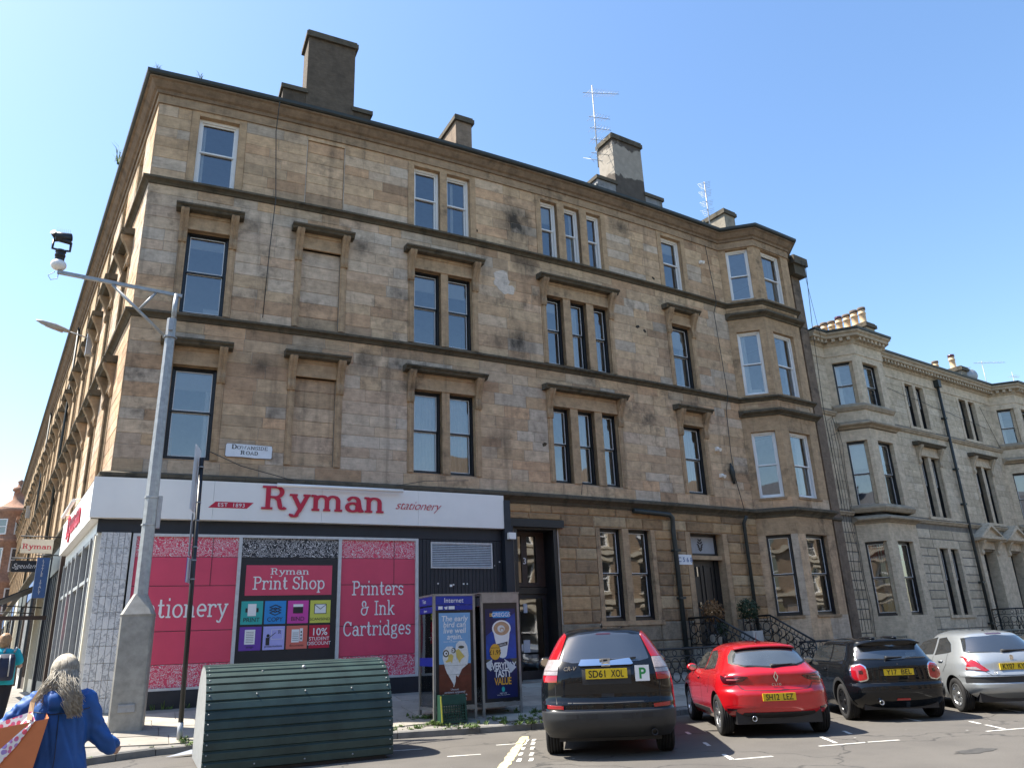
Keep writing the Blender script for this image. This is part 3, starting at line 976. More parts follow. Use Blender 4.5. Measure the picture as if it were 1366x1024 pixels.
def courses(s0, s1, z0, z1, hgt, holes, lens, tint):
    """ashlar courses -> list of (s0,s1,z0,z1,tint)"""
    n = max(1, round((z1 - z0) / hgt))
    out = []
    hs_ = [rb.uniform(0.82, 1.18) for _ in range(n)]
    tot_ = sum(hs_)
    for i in range(n):
        a, b_ = z0 + (z1 - z0) * sum(hs_[:i]) / tot_, z0 + (z1 - z0) * sum(hs_[:i + 1]) / tot_
        for h0, h1, hc, hd_ in holes:
            if s1 > h0 and s0 < h1 and h1 - h0 < 6:
                for q0, q1 in ((a, min(hc, b_)), (max(hd_, a), b_)):
                    if 0.03 < q1 - q0 < (b_ - a) - 0.02 and not any(o[2] < q1 - .01 and o[3] > q0 + .01 and o[0] < h1 - .01 and o[1] > h0 + .01 for o in holes):
                        nn_ = max(1, round((h1 - h0) / lens[1]))
                        for k_ in range(nn_):
                            out.append((h0 + (h1 - h0) * k_ / nn_, h0 + (h1 - h0) * (k_ + 1) / nn_, q0, q1, tint()))
        for r0, r1 in free_runs(s0, s1, a, b_, holes):
            x = r0
            while r1 - x > 0.02:
                L_ = rb.uniform(*lens)
                if r1 - x - L_ < lens[0] * 0.6:
                    L_ = r1 - x
                    if L_ > lens[1] * 1.25:
                        L_ /= 2
                out.append((x, x + L_, a, b_, weather(tint(), (x + L_ / 2), a) if tint is tint_warm else tint()))
                x += L_
    return out


def backing(mb, s0, s1, z0, z1, holes, fn, w=-0.008, step=1.3, tint=(1, 1, 1), mi=0):
    """wall sheet with openings, behind the stones"""
    S_ = {s0, s1}; Z_ = {z0, z1}
    x = s0
    while x < s1:
        S_.add(x); x += step
    for a, b_, c, d in holes:
        for q in (a, b_):
            if s0 < q < s1: S_.add(q)
        for q in (c, d):
            if z0 < q < z1: Z_.add(q)
    S_, Z_ = sorted(S_), sorted(Z_)
    for i in range(len(S_) - 1):
        for j in range(len(Z_) - 1):
            cs, cz = (S_[i] + S_[i + 1]) / 2, (Z_[j] + Z_[j + 1]) / 2
            if any(a < cs < b_ and c < cz < d for a, b_, c, d in holes):
                continue
            mb.add([(S_[i], w, Z_[j]), (S_[i + 1], w, Z_[j]), (S_[i + 1], w, Z_[j + 1]), (S_[i], w, Z_[j + 1])], [(0, 1, 2, 3)], tint, mi, fn)


def reveal(mb, a, b_, c, d, fn, w0=0.0, w1=-0.24, tint=TRIM_W, mi=0):
    mb.add([(a, w0, c), (a, w1, c), (a, w1, d), (a, w0, d), (b_, w0, c), (b_, w1, c), (b_, w1, d), (b_, w0, d)],
           [(0, 1, 2, 3), (7, 6, 5, 4), (0, 4, 5, 1), (3, 2, 6, 7)], tint, mi, fn)


def bars(mb, a, b_, c, d, w0, w1, t, fn, mi=0, tb=None, tt=None, tr=None):
    tb = tb or t; tt = tt or t; tr = tr or t
    mb.box(a, a + t, w0, w1, c, d, mi=mi, fn=fn)
    mb.box(b_ - tr, b_, w0, w1, c, d, mi=mi, fn=fn)
    mb.box(a + t, b_ - tr, w0, w1, c, c + tb, mi=mi, fn=fn)
    mb.box(a + t, b_ - tr, w0, w1, d - tt, d, mi=mi, fn=fn)


def window(bld, fn, a, b_, c, d, style='black', dress=None, depth=0.14, split=0.5, pane_n=2, name='window'):
    """sash window: case, upper and lower sash, panes, dressing. a..b along, c..d height"""
    fc, sc_ = ('white_paint', 'white_paint') if style == 'white' else ('black_paint', 'black_paint')
    t = 0.075 if style == 'white' else 0.05
    m_ = MB()
    bars(m_, a, b_, c, d, -depth - 0.13, -depth, t, fn, tb=t + 0.02)
    win = m_.build(name, fc, bld)
    a2, b2, c2, d2 = a + t, b_ - t, c + t + 0.02, d - t
    zm = c2 + (d2 - c2) * split
    for k, (z0, z1, w0) in enumerate(((zm - 0.02, d2, -depth - 0.055), (c2, zm + 0.02, -depth - 0.1))):
        m_ = MB()
        q = 0.035
        bars(m_, a2, b2, z0, z1, w0 - 0.035, w0, q, fn, tb=0.05 if k else 0.04, tt=0.04)
        if style != 'white':
            e_ = 0.016
            bars(m_, a2 + q, b2 - q, z0 + (0.05 if k else 0.04), z1 - 0.04, w0 - 0.02, w0 - 0.004, e_, fn, mi=1)
        m_.build('sash', [sc_, 'white_paint'], win)
        m_ = MB()
        wv = w0 - 0.026
        m_.add([(a2 + q, wv, z0 + 0.03), (b2 - q, wv, z0 + 0.03), (b2 - q, wv, z1 - 0.03), (a2 + q, wv, z1 - 0.03)], [(0, 1, 2, 3)], fn=fn)
        m_.build('pane', 'window_glass', win, recalc=False)
    for dr in dress or ():
        kind = dr[0]
        wv = -depth - 0.19
        m_ = MB()
        if kind == 'blind':
            z0 = d2 - (d2 - c2) * dr[1]
            m_.add([(a2, wv, z0), (b2, wv, z0), (b2, wv, d2), (a2, wv, d2), (a2, wv - 0.02, z0 - 0.03), (b2, wv - 0.02, z0 - 0.03)], [(0, 1, 2, 3), (4, 5, 1, 0)], fn=fn)
            m_.build('roller_blind', 'roller_blind', win)
        elif kind == 'slats':
            z0 = d2 - (d2 - c2) * dr[1]
            z = d2
            while z > z0:
                m_.add([(a2 + .01, wv + 0.012, z - 0.02), (b2 - .01, wv + 0.012, z - 0.02), (b2 - .01, wv - 0.012, z), (a2 + .01, wv - 0.012, z)], [(0, 1, 2, 3)], fn=fn)
                z -= 0.05
            m_.build('venetian_blind', 'slat_grey', win)
        elif kind in ('curtain', 'net'):
            x0, x1 = a2 + (b2 - a2) * dr[1], a2 + (b2 - a2) * dr[2]
            z0 = c2 + (d2 - c2) * (dr[4] if len(dr) > 4 else 0)
            n = max(8, int((x1 - x0) / 0.03))
            vs, fs = [], []
            for i in range(n + 1):
                x = x0 + (x1 - x0) * i / n
                wob = 0.035 * sin(i * 1.9) + 0.015 * sin(i * 0.7)
                vs += [(x, wv - 0.03 + wob, z0), (x, wv - 0.03 + wob * 0.6, d2)]
            for i in range(n):
                fs.append((2 * i, 2 * i + 2, 2 * i + 3, 2 * i + 1))
            m_.add(vs, fs, fn=fn, smooth=True)
            m_.build('curtain', dr[3], win)
        elif kind == 'thing':
            m_.box(a2 + (b2 - a2) * dr[1], a2 + (b2 - a2) * dr[2], wv - 0.1, wv, c2, c2 + dr[3], fn=fn)
            m_.build('sill_item', dr[4], win)
    return win


def console(mb, s, z0, z1, fn, wid=0.19, proj=0.29, tint=TRIM_W):
    """scrolled bracket under a hood"""
    prof = []
    H = z1 - z0
    for i in range(13):
        t = i / 12
        w = 0.05 + (proj - 0.05) * max(0, (t - .25) / .75) ** 1.1 + 0.055 * max(0, sin(t * pi * 2.6 + .3)) * (1 - t * 0.5)
        prof.append((max(0.03, w), z0 + H * t))
    vs, fs = [], []
    for w, z in prof:
        vs += [(s - wid / 2, -0.02, z), (s - wid / 2, w, z), (s - wid / 4, w + 0.015, z), (s, w - 0.012, z), (s + wid / 4, w + 0.015, z), (s + wid / 2, w, z), (s + wid / 2, -0.02, z)]
    for i in range(len(prof) - 1):
        for k in range(6):
            a = i * 7 + k
            fs.append((a, a + 1, a + 8, a + 7))
    fs += [tuple(range(7)), tuple(range((len(prof) - 1) * 7 + 6, (len(prof) - 1) * 7 - 1, -1))]
    mb.add(vs, fs, tint, 0, fn)


def hood(bld, fn, a, b_, c, d, tint=TRIM_W, mat='sandstone', zh=0.46, ext=0.31, dark='sooty_sandstone', keys=()):
    """architrave strips, frieze, brackets and hood slab round an opening group a..b, c..d"""
    m_ = MB()
    pw = 0.17
    for x0, x1 in ((a - pw, a), (b_, b_ + pw)):
        m_.box(x0, x1, -0.03, 0.022, c, d - 0.3, tint, 0, fn)
        m_.box(x0 + 0.04, x1 - 0.05, 0.0, 0.04, c + 0.0, d - 0.3, tint, 0, fn)
    m_.box(a - pw, b_ + pw, -0.03, 0.035, d, d + zh, tint, 0, fn, nx=3)
    m_.box(a - 0.02, b_ + 0.02, -0.03, 0.06, d + 0.003, d + 0.1, tint, 0, fn, nx=3)
    m_.box(a + 0.02, b_ - 0.02, -0.03, 0.062, d + zh - 0.09, d + zh - 0.001, tint, 0, fn, nx=3)
    sur = m_.build('window_surround', mat, bld)
    for x in (a - pw / 2 - 0.01, b_ + pw / 2 + 0.01):
        m_ = MB()
        console(m_, x, d - 0.38, d + zh, fn, tint=tuple(t * .82 for t in tint))
        m_.build('bracket', mat, sur)
    m_ = MB()
    n = max(2, int((b_ - a) / 0.8))
    pts = [(a - ext + (b_ - a + 2 * ext) * i / n, 0) for i in range(n + 1)]
    prof = [(-0.02, d + zh), (0.24, d + zh + 0.001), (0.27, d + zh + 0.03), (0.27, d + zh + 0.05), (0.34, d + zh + 0.09), (0.345, d + zh + 0.13), (0.30, d + zh + 0.145), (-0.02, d + zh + 0.19)]
    m_.sweep(pts, prof, SOOT, 0, fn)
    m_.build('hood_slab', dark, sur)
    return sur


def dist_cam(p):
    return (Vector(p) - Vector((0, 0, CAMH))).length


def lay_stones(bld, lst, fn, mat, limit, ch=0.006, wv=0.006, name='stone', rest_name='far_stonework', depth=0.04):
    """largest stones as single parts, the others joined"""
    def size(q):
        s0, s1, z0, z1, _ = q[:5]
        f_ = q[5] if len(q) > 5 else fn
        p = f_((s0 + s1) / 2, 0, (z0 + z1) / 2)
        D = dist_cam(p)
        e0, e1 = f_(s0, 0, z0), f_(s1, 0, z0)
        v = Vector(p) - Vector((0, 0, CAMH))
        ed = Vector(e1) - Vector(e0)
        foreshort = ed.cross(v.normalized()).length
        return foreshort * (z1 - z0) / (D * D)
    lst = sorted(lst, key=size, reverse=True)
    big, small = lst[:limit], lst[limit:]
    for q in big:
        f_ = q[5] if len(q) > 5 else fn
        m_ = MB()
        m_.stone(q[0], q[1], q[2], q[3], rb.uniform(0, wv), ch, depth, q[4], 0, f_)
        m_.build(name, mat, bld, recalc=False)
    if small:
        m_ = MB()
        for q in small:
            f_ = q[5] if len(q) > 5 else fn
            m_.stone(q[0], q[1], q[2], q[3], rb.uniform(0, wv), ch, depth, q[4], 0, f_)
        m_.build(rest_name, mat, bld, recalc=False, kind='stuff')


def splitpath(pts, step=1.0):
    out = [pts[0]]
    for i in range(len(pts) - 1):
        a, b_ = Vector(pts[i]), Vector(pts[i + 1])
        n = max(1, int((b_ - a).length / step))
        for k in range(1, n + 1):
            q = a + (b_ - a) * k / n
            out.append((q.x, q.y))
    return out


ZE, Z1, Z2, Z3 = 16.0, 13.09, 9.43, 5.49       # eaves and the three string courses
S_END = 24.2
B0, B1, B2, B3 = (19.45, 0.0), (20.3, 0.95), (22.35, 0.95), (23.2, 0.0)

ten = thing('tenement_building', FM(0, 0, 0.3), 'four storey brown sandstone corner tenement with the stationery shop at its foot', 'building', 'tenements along the street')

COLS = {'A': [(1.0, 2.0)], 'C': [(6.97, 7.79), (8.01, 8.78)], 'D': [(11.32, 11.96), (12.23, 12.85), (13.13, 13.74)], 'E': [(16.45, 17.42)]}
BLIND = (3.84, 4.87)
FLOORS = {'top': (13.17, 15.2), 'two': (9.5, 11.76), 'one': (5.86, 8.14)}
holes = []
groups = {}
for cn, lights in COLS.items():
    for fl, (c, d) in FLOORS.items():
        for a, b_ in lights:
            holes.append((a, b_, c, d))
        groups[(cn, fl)] = (lights[0][0], lights[-1][1], c, d)
for fl, (c, d) in FLOORS.items():
    groups[('B', fl)] = (BLIND[0], BLIND[1], c, d)
blind_holes = [(BLIND[0], BLIND[1], c, d) for c, d in FLOORS.values()]
bayhole = [(B0[0], B3[0], 0, 30)]
gw = [(12.73, 13.54), (13.79, 14.64)]
ground_holes = [(a, b_, 2.03, 4.62) for a, b_ in gw] + [(9.86, 11.26, 0.4, 4.65), (16.27, 17.7, 1.2, 4.62)]

# surrounds reserve the jambs so that no stone runs under them
res = []
for (cn, fl), (a, b_, c, d) in groups.items():
    if fl == 'top':
        res.append((a - 0.19 if cn != 'B' else a - 0.02, b_ + 0.19 if cn != 'B' else b_ + 0.02, c, d))
    else:
        res.append((a - 0.17, b_ + 0.17, c, d + 0.46))
allst = []
allst += courses(0.0, S_END, Z1 + 0.02, 15.34, 0.31, res + bayhole, (0.45, 1.15), tint_warm)
allst += courses(0.0, S_END, Z2 + 0.02, Z1 - 0.17, 0.315, res + bayhole, (0.45, 1.2), tint_warm)
allst += courses(0.0, S_END, Z3 + 0.02, Z2 - 0.17, 0.315, res + bayhole, (0.45, 1.2), tint_warm)
# blocked windows: coursed infill set back
infill = []
for fl, (c, d) in FLOORS.items():
    infill += [(a, b_, z0, z1, t, fl) for a, b_, z0, z1, t in courses(BLIND[0], BLIND[1], c, d, 0.36, [], (0.95, 1.1), tint_warm)]
fn_in = lambda s, w, z: FM(s, w - 0.09, z)
fn_top = lambda s, w, z: FM(s, w - 0.035, z)
allst += [q[:5] + (fn_top if q[5] == 'top' else fn_in,) for q in infill]
# ground floor: channelled masonry with wide joints
def tint_g():
    k = rb.uniform(0.85, 1.15)
    return tuple(c * k for c in rb.choice(((0.38, 0.255, 0.14), (0.34, 0.22, 0.12), (0.41, 0.30, 0.18), (0.42, 0.27, 0.14), (0.29, 0.195, 0.115))))


RH_ = [(a - 0.0, b_ + 0.0, c, d) for a, b_, c, d in ground_holes] + [(12.58, 14.79, 2.0, 4.63), (16.05, 17.92, 1.2, 4.63), (9.8, 11.3, 0.3, 4.7)] + bayhole
rus = courses(9.47, S_END, 4.63, Z3 - 0.3, 0.28, [(9.3, 11.4, 0, 4.76)] + bayhole, (0.6, 1.3), tint_g)
rus += courses(9.47, S_END, 1.98, 4.63, 0.335, [(a - 0.0, b_ + 0.0, c, d) for a, b_, c, d in ground_holes] + [(12.58, 14.79, 2.0, 4.63), (16.05, 17.92, 1.2, 4.63), (9.8, 11.3, 0.3, 4.7)] + bayhole, (0.5, 1.0), tint_g)
rus_base = courses(11.27, S_END, 0.35, 1.98, 0.54, [(16.05, 17.92, 0.2, 2.2)] + bayhole, (0.7, 1.4), lambda: tuple(c * 1.3 for c in (0.2, 0.165, 0.12)))

wallm = MB()
backing(wallm, 0, B0[0], 0.1, 15.6, holes + blind_holes + ground_holes + [(-1, 9.3, 0, Z3 - 0.3)], FM)
for a, b_, c, d in blind_holes:
    reveal(wallm, a, b_, c, d, FM, -0.03, -0.13)
    wallm.add([(a, -0.13, c), (b_, -0.13, c), (b_, -0.13, d), (a, -0.13, d)], [(0, 1, 2, 3)], fn=FM)
wall_main = wallm.build('wall', 'mortar', ten)
m_ = MB()
backing(m_, B3[0], S_END, 0.1, 15.6, [], FM)
m_.build('wall', 'mortar', ten)
def trim_part(fill):
    m = MB()
    fill(m)
    m.build('opening_trim', 'sandstone', ten)


for (cn, fl), (a, b_, c, d) in groups.items():
    # mullions between lights, reveals, flat margins on the top floor
    L_ = COLS.get(cn)
    m = MB()
    if L_:
        for x0, x1 in L_:
            reveal(m, x0, x1, c, d, FM, 0.0, -0.3, TRIM_W)
        for k in range(len(L_) - 1):
            m.box(L_[k][1], L_[k + 1][0], -0.3, 0.03, c, d, TRIM_W, 0, FM)
        if fl == 'top':
            m.box(a - 0.19, a - 0.002, -0.03, 0.022, c, d, TRIM_W, 0, FM)
            m.box(b_ + 0.002, b_ + 0.19, -0.03, 0.022, c, d, TRIM_W, 0, FM)
            m.box(a - 0.19, b_ + 0.19, -0.03, 0.012, d + 0.002, 15.338, TRIM_W, 0, FM, nx=2)
    else:
        reveal(m, a, b_, c, d, FM, 0.0, -0.13, TRIM_W)
    m.build('opening_trim', 'sandstone', ten)
m = MB()
for a, b_ in gw:
    reveal(m, a, b_, 2.03, 4.62, FM, 0.0, -0.3, TRIM_W)
m.box(13.55, 13.78, -0.3, 0.02, 2.03, 4.62, TRIM_W, 0, FM)
for x0, x1 in ((12.58, 12.725), (14.645, 14.79)):
    m.box(x0, x1, -0.03, 0.02, 2.0, 4.63, TRIM_W, 0, FM)
m.build('opening_trim', 'sandstone', ten)
m = MB()
reveal(m, 16.27, 17.7, 1.2, 4.62, FM, 0.0, -0.3, TRIM_W)
for x0, x1 in ((16.05, 16.265), (17.705, 17.92)):
    m.box(x0, x1, -0.03, 0.02, 1.2, 4.63, TRIM_W, 0, FM)
m.build('opening_trim', 'sandstone', ten)
m = MB()
reveal(m, 9.86, 11.26, 0.4, 4.65, FM, 0.0, -0.5, TRIM_W)
m.build('opening_trim', 'sandstone', ten)
lay_stones(ten, allst, FM, 'sandstone', 300, name='ashlar_stone')
lay_stones(ten, rus + rus_base, lambda s, w, z: FM(s, w + 0.03, z), 'sandstone', 220, ch=0.034, name='channelled_stone', rest_name='far_channelled_stone', depth=0.06)

# frieze band, string courses, cornice and gutter, carried round the bay
PATH = splitpath([(0.0, 0), (B0[0], 0), B1, B2, B3, (S_END, 0)], 0.9)
WPATH = [FS(62 - 6.2 * i, 0, 0)[:2] for i in range(10)] + [FM(s, w, 0)[:2] for s, w in PATH]
for nm, prof, mt, tn in (
        ('frieze', [(-0.02, 15.34), (0.045, 15.34), (0.045, 15.62), (-0.02, 15.62)], 'sandstone', (0.33, 0.235, 0.15)),
        ('eaves_cornice', [(-0.02, 15.60), (0.09, 15.61), (0.11, 15.69), (0.17, 15.73), (0.24, 15.83), (0.27, 15.88), (0.33, 15.91), (0.33, 15.945), (-0.02, 15.95)], 'sandstone', (0.21, 0.15, 0.1)),
        ('gutter', [(0.2, 15.952), (0.37, 15.955), (0.41, 15.985), (0.42, 16.07), (0.38, 16.07), (0.28, 16.0), (-0.02, 16.04)], 'gutter_iron', (1, 1, 1)),
        ('string_course', [(-0.02, Z1 - 0.17), (0.03, Z1 - 0.165), (0.06, Z1 - 0.12), (0.1, Z1 - 0.09), (0.17, Z1 - 0.07), (0.175, Z1 - 0.02), (0.15, Z1 - 0.005), (-0.02, Z1 + 0.03)], 'sooty_sandstone', SOOT),
        ('string_course', [(-0.02, Z2 - 0.17), (0.03, Z2 - 0.165), (0.06, Z2 - 0.12), (0.1, Z2 - 0.09), (0.17, Z2 - 0.07), (0.175, Z2 - 0.02), (0.15, Z2 - 0.005), (-0.02, Z2 + 0.03)], 'sooty_sandstone', SOOT)):
    m_ = MB()
    m_.sweep(WPATH, [(-w, z) for w, z in prof], tn, 0)
    m_.build(nm, mt, ten)
m_ = MB()
m_.sweep(WPATH, [(-w, z) for w, z in [(-0.02, Z3 - 0.3), (0.03, Z3 - 0.29), (0.07, Z3 - 0.22), (0.16, Z3 - 0.16), (0.24, Z3 - 0.12), (0.245, Z3 - 0.05), (0.2, Z3 - 0.03), (-0.02, Z3 + 0.04)]], SOOT, 0)
m_.build('shop_cornice', 'sooty_sandstone', ten)

# the canted bay
bayw = MB()
FACES = [seg(B0, B1), seg(B1, B2), seg(B2, B3)]
BWIN = [(0.26, 1.06), (0.42, 1.60), (0.2, 1.05)]
zbands = [(0.35, 2.03, 4.62, Z3 - 0.3), (Z3 + 0.03, 5.86, 8.18, 8.72), (9.05, 9.52, 11.95, 12.5), (12.85, 13.2, 15.3, 15.62)]
styles = ['black', 'white', 'white', 'white']
bdress = {(0, 1): None, (0, 0): [('thing', 0.5, 0.9, 0.3, 'curtain')], (1, 0): None, (1, 1): [('curtain', 0.6, 1.0, 'curtain')], (2, 0): [('curtain', 0.0, 0.3, 'curtain'), ('thing', .3, .8, .2, 'white_paint')], (2, 1): [('curtain', 0.7, 1.0, 'curtain_grey')], (3, 1): [('curtain', 0.35, 1.0, 'curtain_grey', 0.0)]}
for fi, (fn, L_) in enumerate(FACES):
    wa, wb = BWIN[fi]
    for bi, (za, c, d, zb) in enumerate(zbands):
        t = TRIM_W
        # jambs, apron, lintel in separate stones
        for x0, x1 in ((0.0, wa), (wb, L_)):
            bayw.box(x0 + 0.001, x1 - 0.001, -0.3, 0.0, c, d, tint_warm() if bi == 0 else t, 0, fn)
        n = 2
        for k in range(n):
            bayw.box(L_ * k / n + 0.003, L_ * (k + 1) / n - 0.003, -0.3, 0.004, za, c - 0.004, tint_warm(), 0, fn)
        bayw.box(0.0, L_, -0.3, 0.003, d + 0.003, zb, tuple(q * 0.92 for q in t), 0, fn)
        # sill
        bayw.box(wa - 0.06, wb + 0.06, -0.2, 0.045, c - 0.07, c + 0.005, tuple(q * 0.8 for q in t), 0, fn)
        if fi < 2:
            window(ten, fn, wa, wb, c, d, styles[bi], bdress.get((bi, fi)))
        else:
            window(ten, fn, wa, wb, c, d, styles[bi])
        if bi in (1, 2):      # raised apron panel above the head
            z0, z1 = (8.99, 9.24) if bi == 1 else (12.62, 12.9)
            bayw.box(0.0, L_, -0.3, -0.004, zb - 0.001, z1 + 0.2, tuple(q * 0.9 for q in t), 0, fn)
            bars(bayw, 0.16, L_ - 0.16, z0, z1, -0.01, 0.02, 0.05, fn)
bayw.c = [t if t != (1, 1, 1) else TRIM_W for t in bayw.c]
bayw.build('bay_wall', 'sandstone', ten)
BP = [B0, B1, B2, B3]
for z in (8.72, 12.44):
    m_ = MB()
    m_.sweep([(B0[0] - 0.1, 0)] + BP + [(B3[0] + 0.1, 0)], [(-0.02, z), (0.05, z + 0.01), (0.08, z + 0.06), (0.19, z + 0.1), (0.24, z + 0.13), (0.24, z + 0.2), (0.2, z + 0.215), (-0.02, z + 0.27)], SOOT, 0, FM)
    m_.build('bay_cornice', 'sooty_sandstone', ten)
# bay roof
m_ = MB()
m_.add([(B0[0] - .3, -0.5, 16.03), (B0[0], 0, 16.03), (B1[0], B1[1], 16.03), (B2[0], B2[1], 16.03), (B3[0], 0, 16.03), (B3[0] + .3, -0.5, 16.03), (21.3, -1.2, 16.5)], [(0, 1, 6), (1, 2, 6), (2, 3, 6), (3, 4, 6), (4, 5, 6)], fn=FM)
m_.build('bay_roof', 'lead', ten)

# windows and hoods
dressing = {('A', 'top', 0): [('curtain', 0.0, .14, 'curtain')], ('A', 'two', 0): [('blind', 0.12), ('thing', .55, .95, .22, 'white_paint')], ('A', 'one', 0): [('blind', 0.2), ('curtain', .82, 1, 'curtain'), ('thing', .05, .12, .5, 'strap_tan')],
            ('C', 'top', 0): [('curtain', 0.0, .16, 'curtain', 0)], ('C', 'top', 1): [('curtain', 0.3, .45, 'curtain', 0)], ('C', 'two', 0): [('blind', .2)], ('C', 'two', 1): [('blind', .22), ('curtain', .2, .9, 'leaf_dark', 0)],
            ('C', 'one', 0): [('curtain', 0, 1, 'curtain')], ('C', 'one', 1): [('curtain', .0, 1, 'curtain')],
            ('D', 'top', 0): [('blind', .3)], ('D', 'top', 2): [('curtain', 0, .3, 'curtain')], ('D', 'top', 1): [('curtain', .75, 1, 'curtain')], ('D', 'two', 0): [('blind', .15)], ('D', 'two', 1): [('curtain', 0, .8, 'curtain')], ('D', 'two', 2): [('curtain', .1, .9, 'curtain_grey')],
            ('D', 'one', 0): [('thing', .1, .8, .7, 'curtain_grey')], ('D', 'one', 1): [('curtain', 0, .9, 'curtain')], ('D', 'one', 2): [('curtain', .1, 1, 'curtain_grey')],
            ('E', 'two', 0): [('blind', .3), ('curtain', .7, 1, 'curtain_grey')], ('E', 'one', 0): [('curtain', .35, .85, 'curtain', .0)], ('E', 'top', 0): [('blind', .2)]}
dressing[('C', 'two', 1)] = [('blind', .22), ('thing', .3, .8, .5, 'leaf_dark')]
for (cn, fl), (a, b_, c, d) in groups.items():
    if cn != 'B':
        for k, (x0, x1) in enumerate(COLS[cn]):
            window(ten, FM, x0, x1, c, d, 'white' if fl == 'top' else 'black', dressing.get((cn, fl, k)), split=0.52)
    if fl != 'top':
        hood(ten, FM, a, b_, c, d)
for k, (a, b_) in enumerate(gw):
    window(ten, FM, a, b_, 2.03, 4.62, 'black', [('slats', 0.96)])
m_ = MB()
m_.box(12.5, 14.85, -0.2, 0.07, 1.9, 2.026, TRIM_W, 0, FM, nx=3)
m_.build('window_sill', 'sandstone', ten)

# close door number 3 (common entry) and the main door with its fanlight
DOOR_FN = lambda s, w, z: FM(s, w - 0.55, z)
m_ = MB()
for a, b_ in ((9.86, 9.98), (11.14, 11.26)):
    m_.box(a, b_, -0.1, 0.53, 0.45, 4.645, fn=DOOR_FN)
m_.box(9.98, 11.14, -0.1, 0.53, 4.5, 4.645, fn=DOOR_FN)
m_.box(9.98, 11.14, -0.1, 0.06, 2.82, 2.98, fn=DOOR_FN)
m_.box(9.6, 11.42, 0.53, 0.68, 4.55, 4.76, fn=DOOR_FN)
fr_ = m_.build('entry_frame', 'black_paint', ten)
m_ = MB()
bars(m_, 9.98, 10.98, 3.0, 4.5, -0.06, 0.0, 0.12, DOOR_FN)
m_.box(10.39, 10.57, -0.06, 0.0, 3.12, 4.38, fn=DOOR_FN)
m_.box(10.98, 11.14, -0.06, 0.0, 3.0, 4.5, fn=DOOR_FN)
fl_ = m_.build('fanlight', 'brown_paint', ten)
for x0, x1 in ((10.1, 10.39), (10.57, 10.86)):
    m_ = MB()
    m_.add([(x0, -0.03, 3.12), (x1, -0.03, 3.12), (x1, -0.03, 4.38), (x0, -0.03, 4.38)], [(0, 1, 2, 3)], fn=DOOR_FN)
    m_.build('pane', 'window_glass', fl_, recalc=False)
m_ = MB()
put2d(m_, text2d('3', 0.24, 0.01), 10.48, 3.62, 0.004, DOOR_FN, 0.01)
m_.build('door_number', 'vinyl_white', fl_)
m_ = MB()
bars(m_, 9.98, 11.14, 0.62, 2.82, -0.06, 0.0, 0.13, DOOR_FN, tb=0.22)
dr_ = m_.build('entry_door', 'dark_metal', ten)
m_ = MB()
m_.add([(10.11, -0.03, 0.84), (11.01, -0.03, 0.84), (11.01, -0.03, 2.69), (10.11, -0.03, 2.69)], [(0, 1, 2, 3)], fn=DOOR_FN)
m_.build('pane', 'window_glass', dr_, recalc=False)
m_ = MB()
m_.box(10.4, 10.52, -0.028, -0.02, 2.32, 2.56, fn=DOOR_FN)
m_.box(10.15, 10.35, -0.028, -0.02, 1.35, 1.5, fn=DOOR_FN)
m_.box(10.36, 10.56, -0.028, -0.02, 1.3, 1.62, fn=DOOR_FN)
m_.build('door_notice', 'paper', dr_)
m_ = MB()
m_.box(9.9, 11.22, -0.6, 0.62, 0.4, 0.62, fn=DOOR_FN)
m_.build('door_step', 'step_stone', ten)

DF2 = lambda s, w, z: FM(s, w - 0.28, z)
m_ = MB()
bars(m_, 16.27, 17.7, 3.93, 4.62, -0.08, 0.02, 0.08, DF2)
fl_ = m_.build('fanlight', 'black_paint', ten)
m_ = MB()
m_.add([(16.35, -0.03, 4.0), (17.62, -0.03, 4.0), (17.62, -0.03, 4.54), (16.35, -0.03, 4.54)], [(0, 1, 2, 3)], fn=DF2)
m_.build('frosted_pane', 'curtain_grey', fl_)
m_ = MB()
for k in range(5):
    for sg in (-1, 1):
        put2d(m_, (arc(0, 0, .07, .03, 0, 360, 10), [tuple(range(11))]), 16.98 + sg * .08 * (1 - abs(k - 2) / 3.2), 4.13 + k * .075, -0.025 + 0.001 * k, DF2, 0, rot=sg * .6)
m_.build('etched_leaf', 'dark_metal', fl_)
m_ = MB()
m_.box(16.22, 17.75, -0.1, 0.2, 3.80, 3.925, TRIM_W, 0, DF2)
m_.build('door_lintel', 'sandstone', ten)
m_ = MB()
m_.box(16.42, 17.5, -0.1, -0.04, 1.2, 3.8, fn=DF2)
for x0, x1 in ((16.52, 16.9), (17.02, 17.4)):
    bars(m_, x0, x1, 1.4, 2.3, -0.05, -0.015, 0.05, DF2)
    bars(m_, x0, x1, 2.45, 3.65, -0.05, -0.015, 0.05, DF2)
m_.box(17.5, 17.72, -0.3, 0.0, 1.2, 3.8, fn=DF2)
m_.box(16.26, 16.42, -0.3, 0.0, 1.2, 3.8, fn=DF2)
dr_ = m_.build('front_door', 'black_paint', ten)
m_ = MB()
for q, nm in (((16.68, 16.72, -0.02, 0.01, 3.3, 3.6), 'door_knocker'), ((16.66, 16.73, -0.02, 0.02, 2.38, 2.52), 'door_handle'), ((17.1, 17.18, -0.02, 0.02, 1.95, 2.35), 'letter_plate')):
    m_ = MB()
    m_.box(*q, fn=DF2)
    m_.build(nm, 'chrome', dr_)

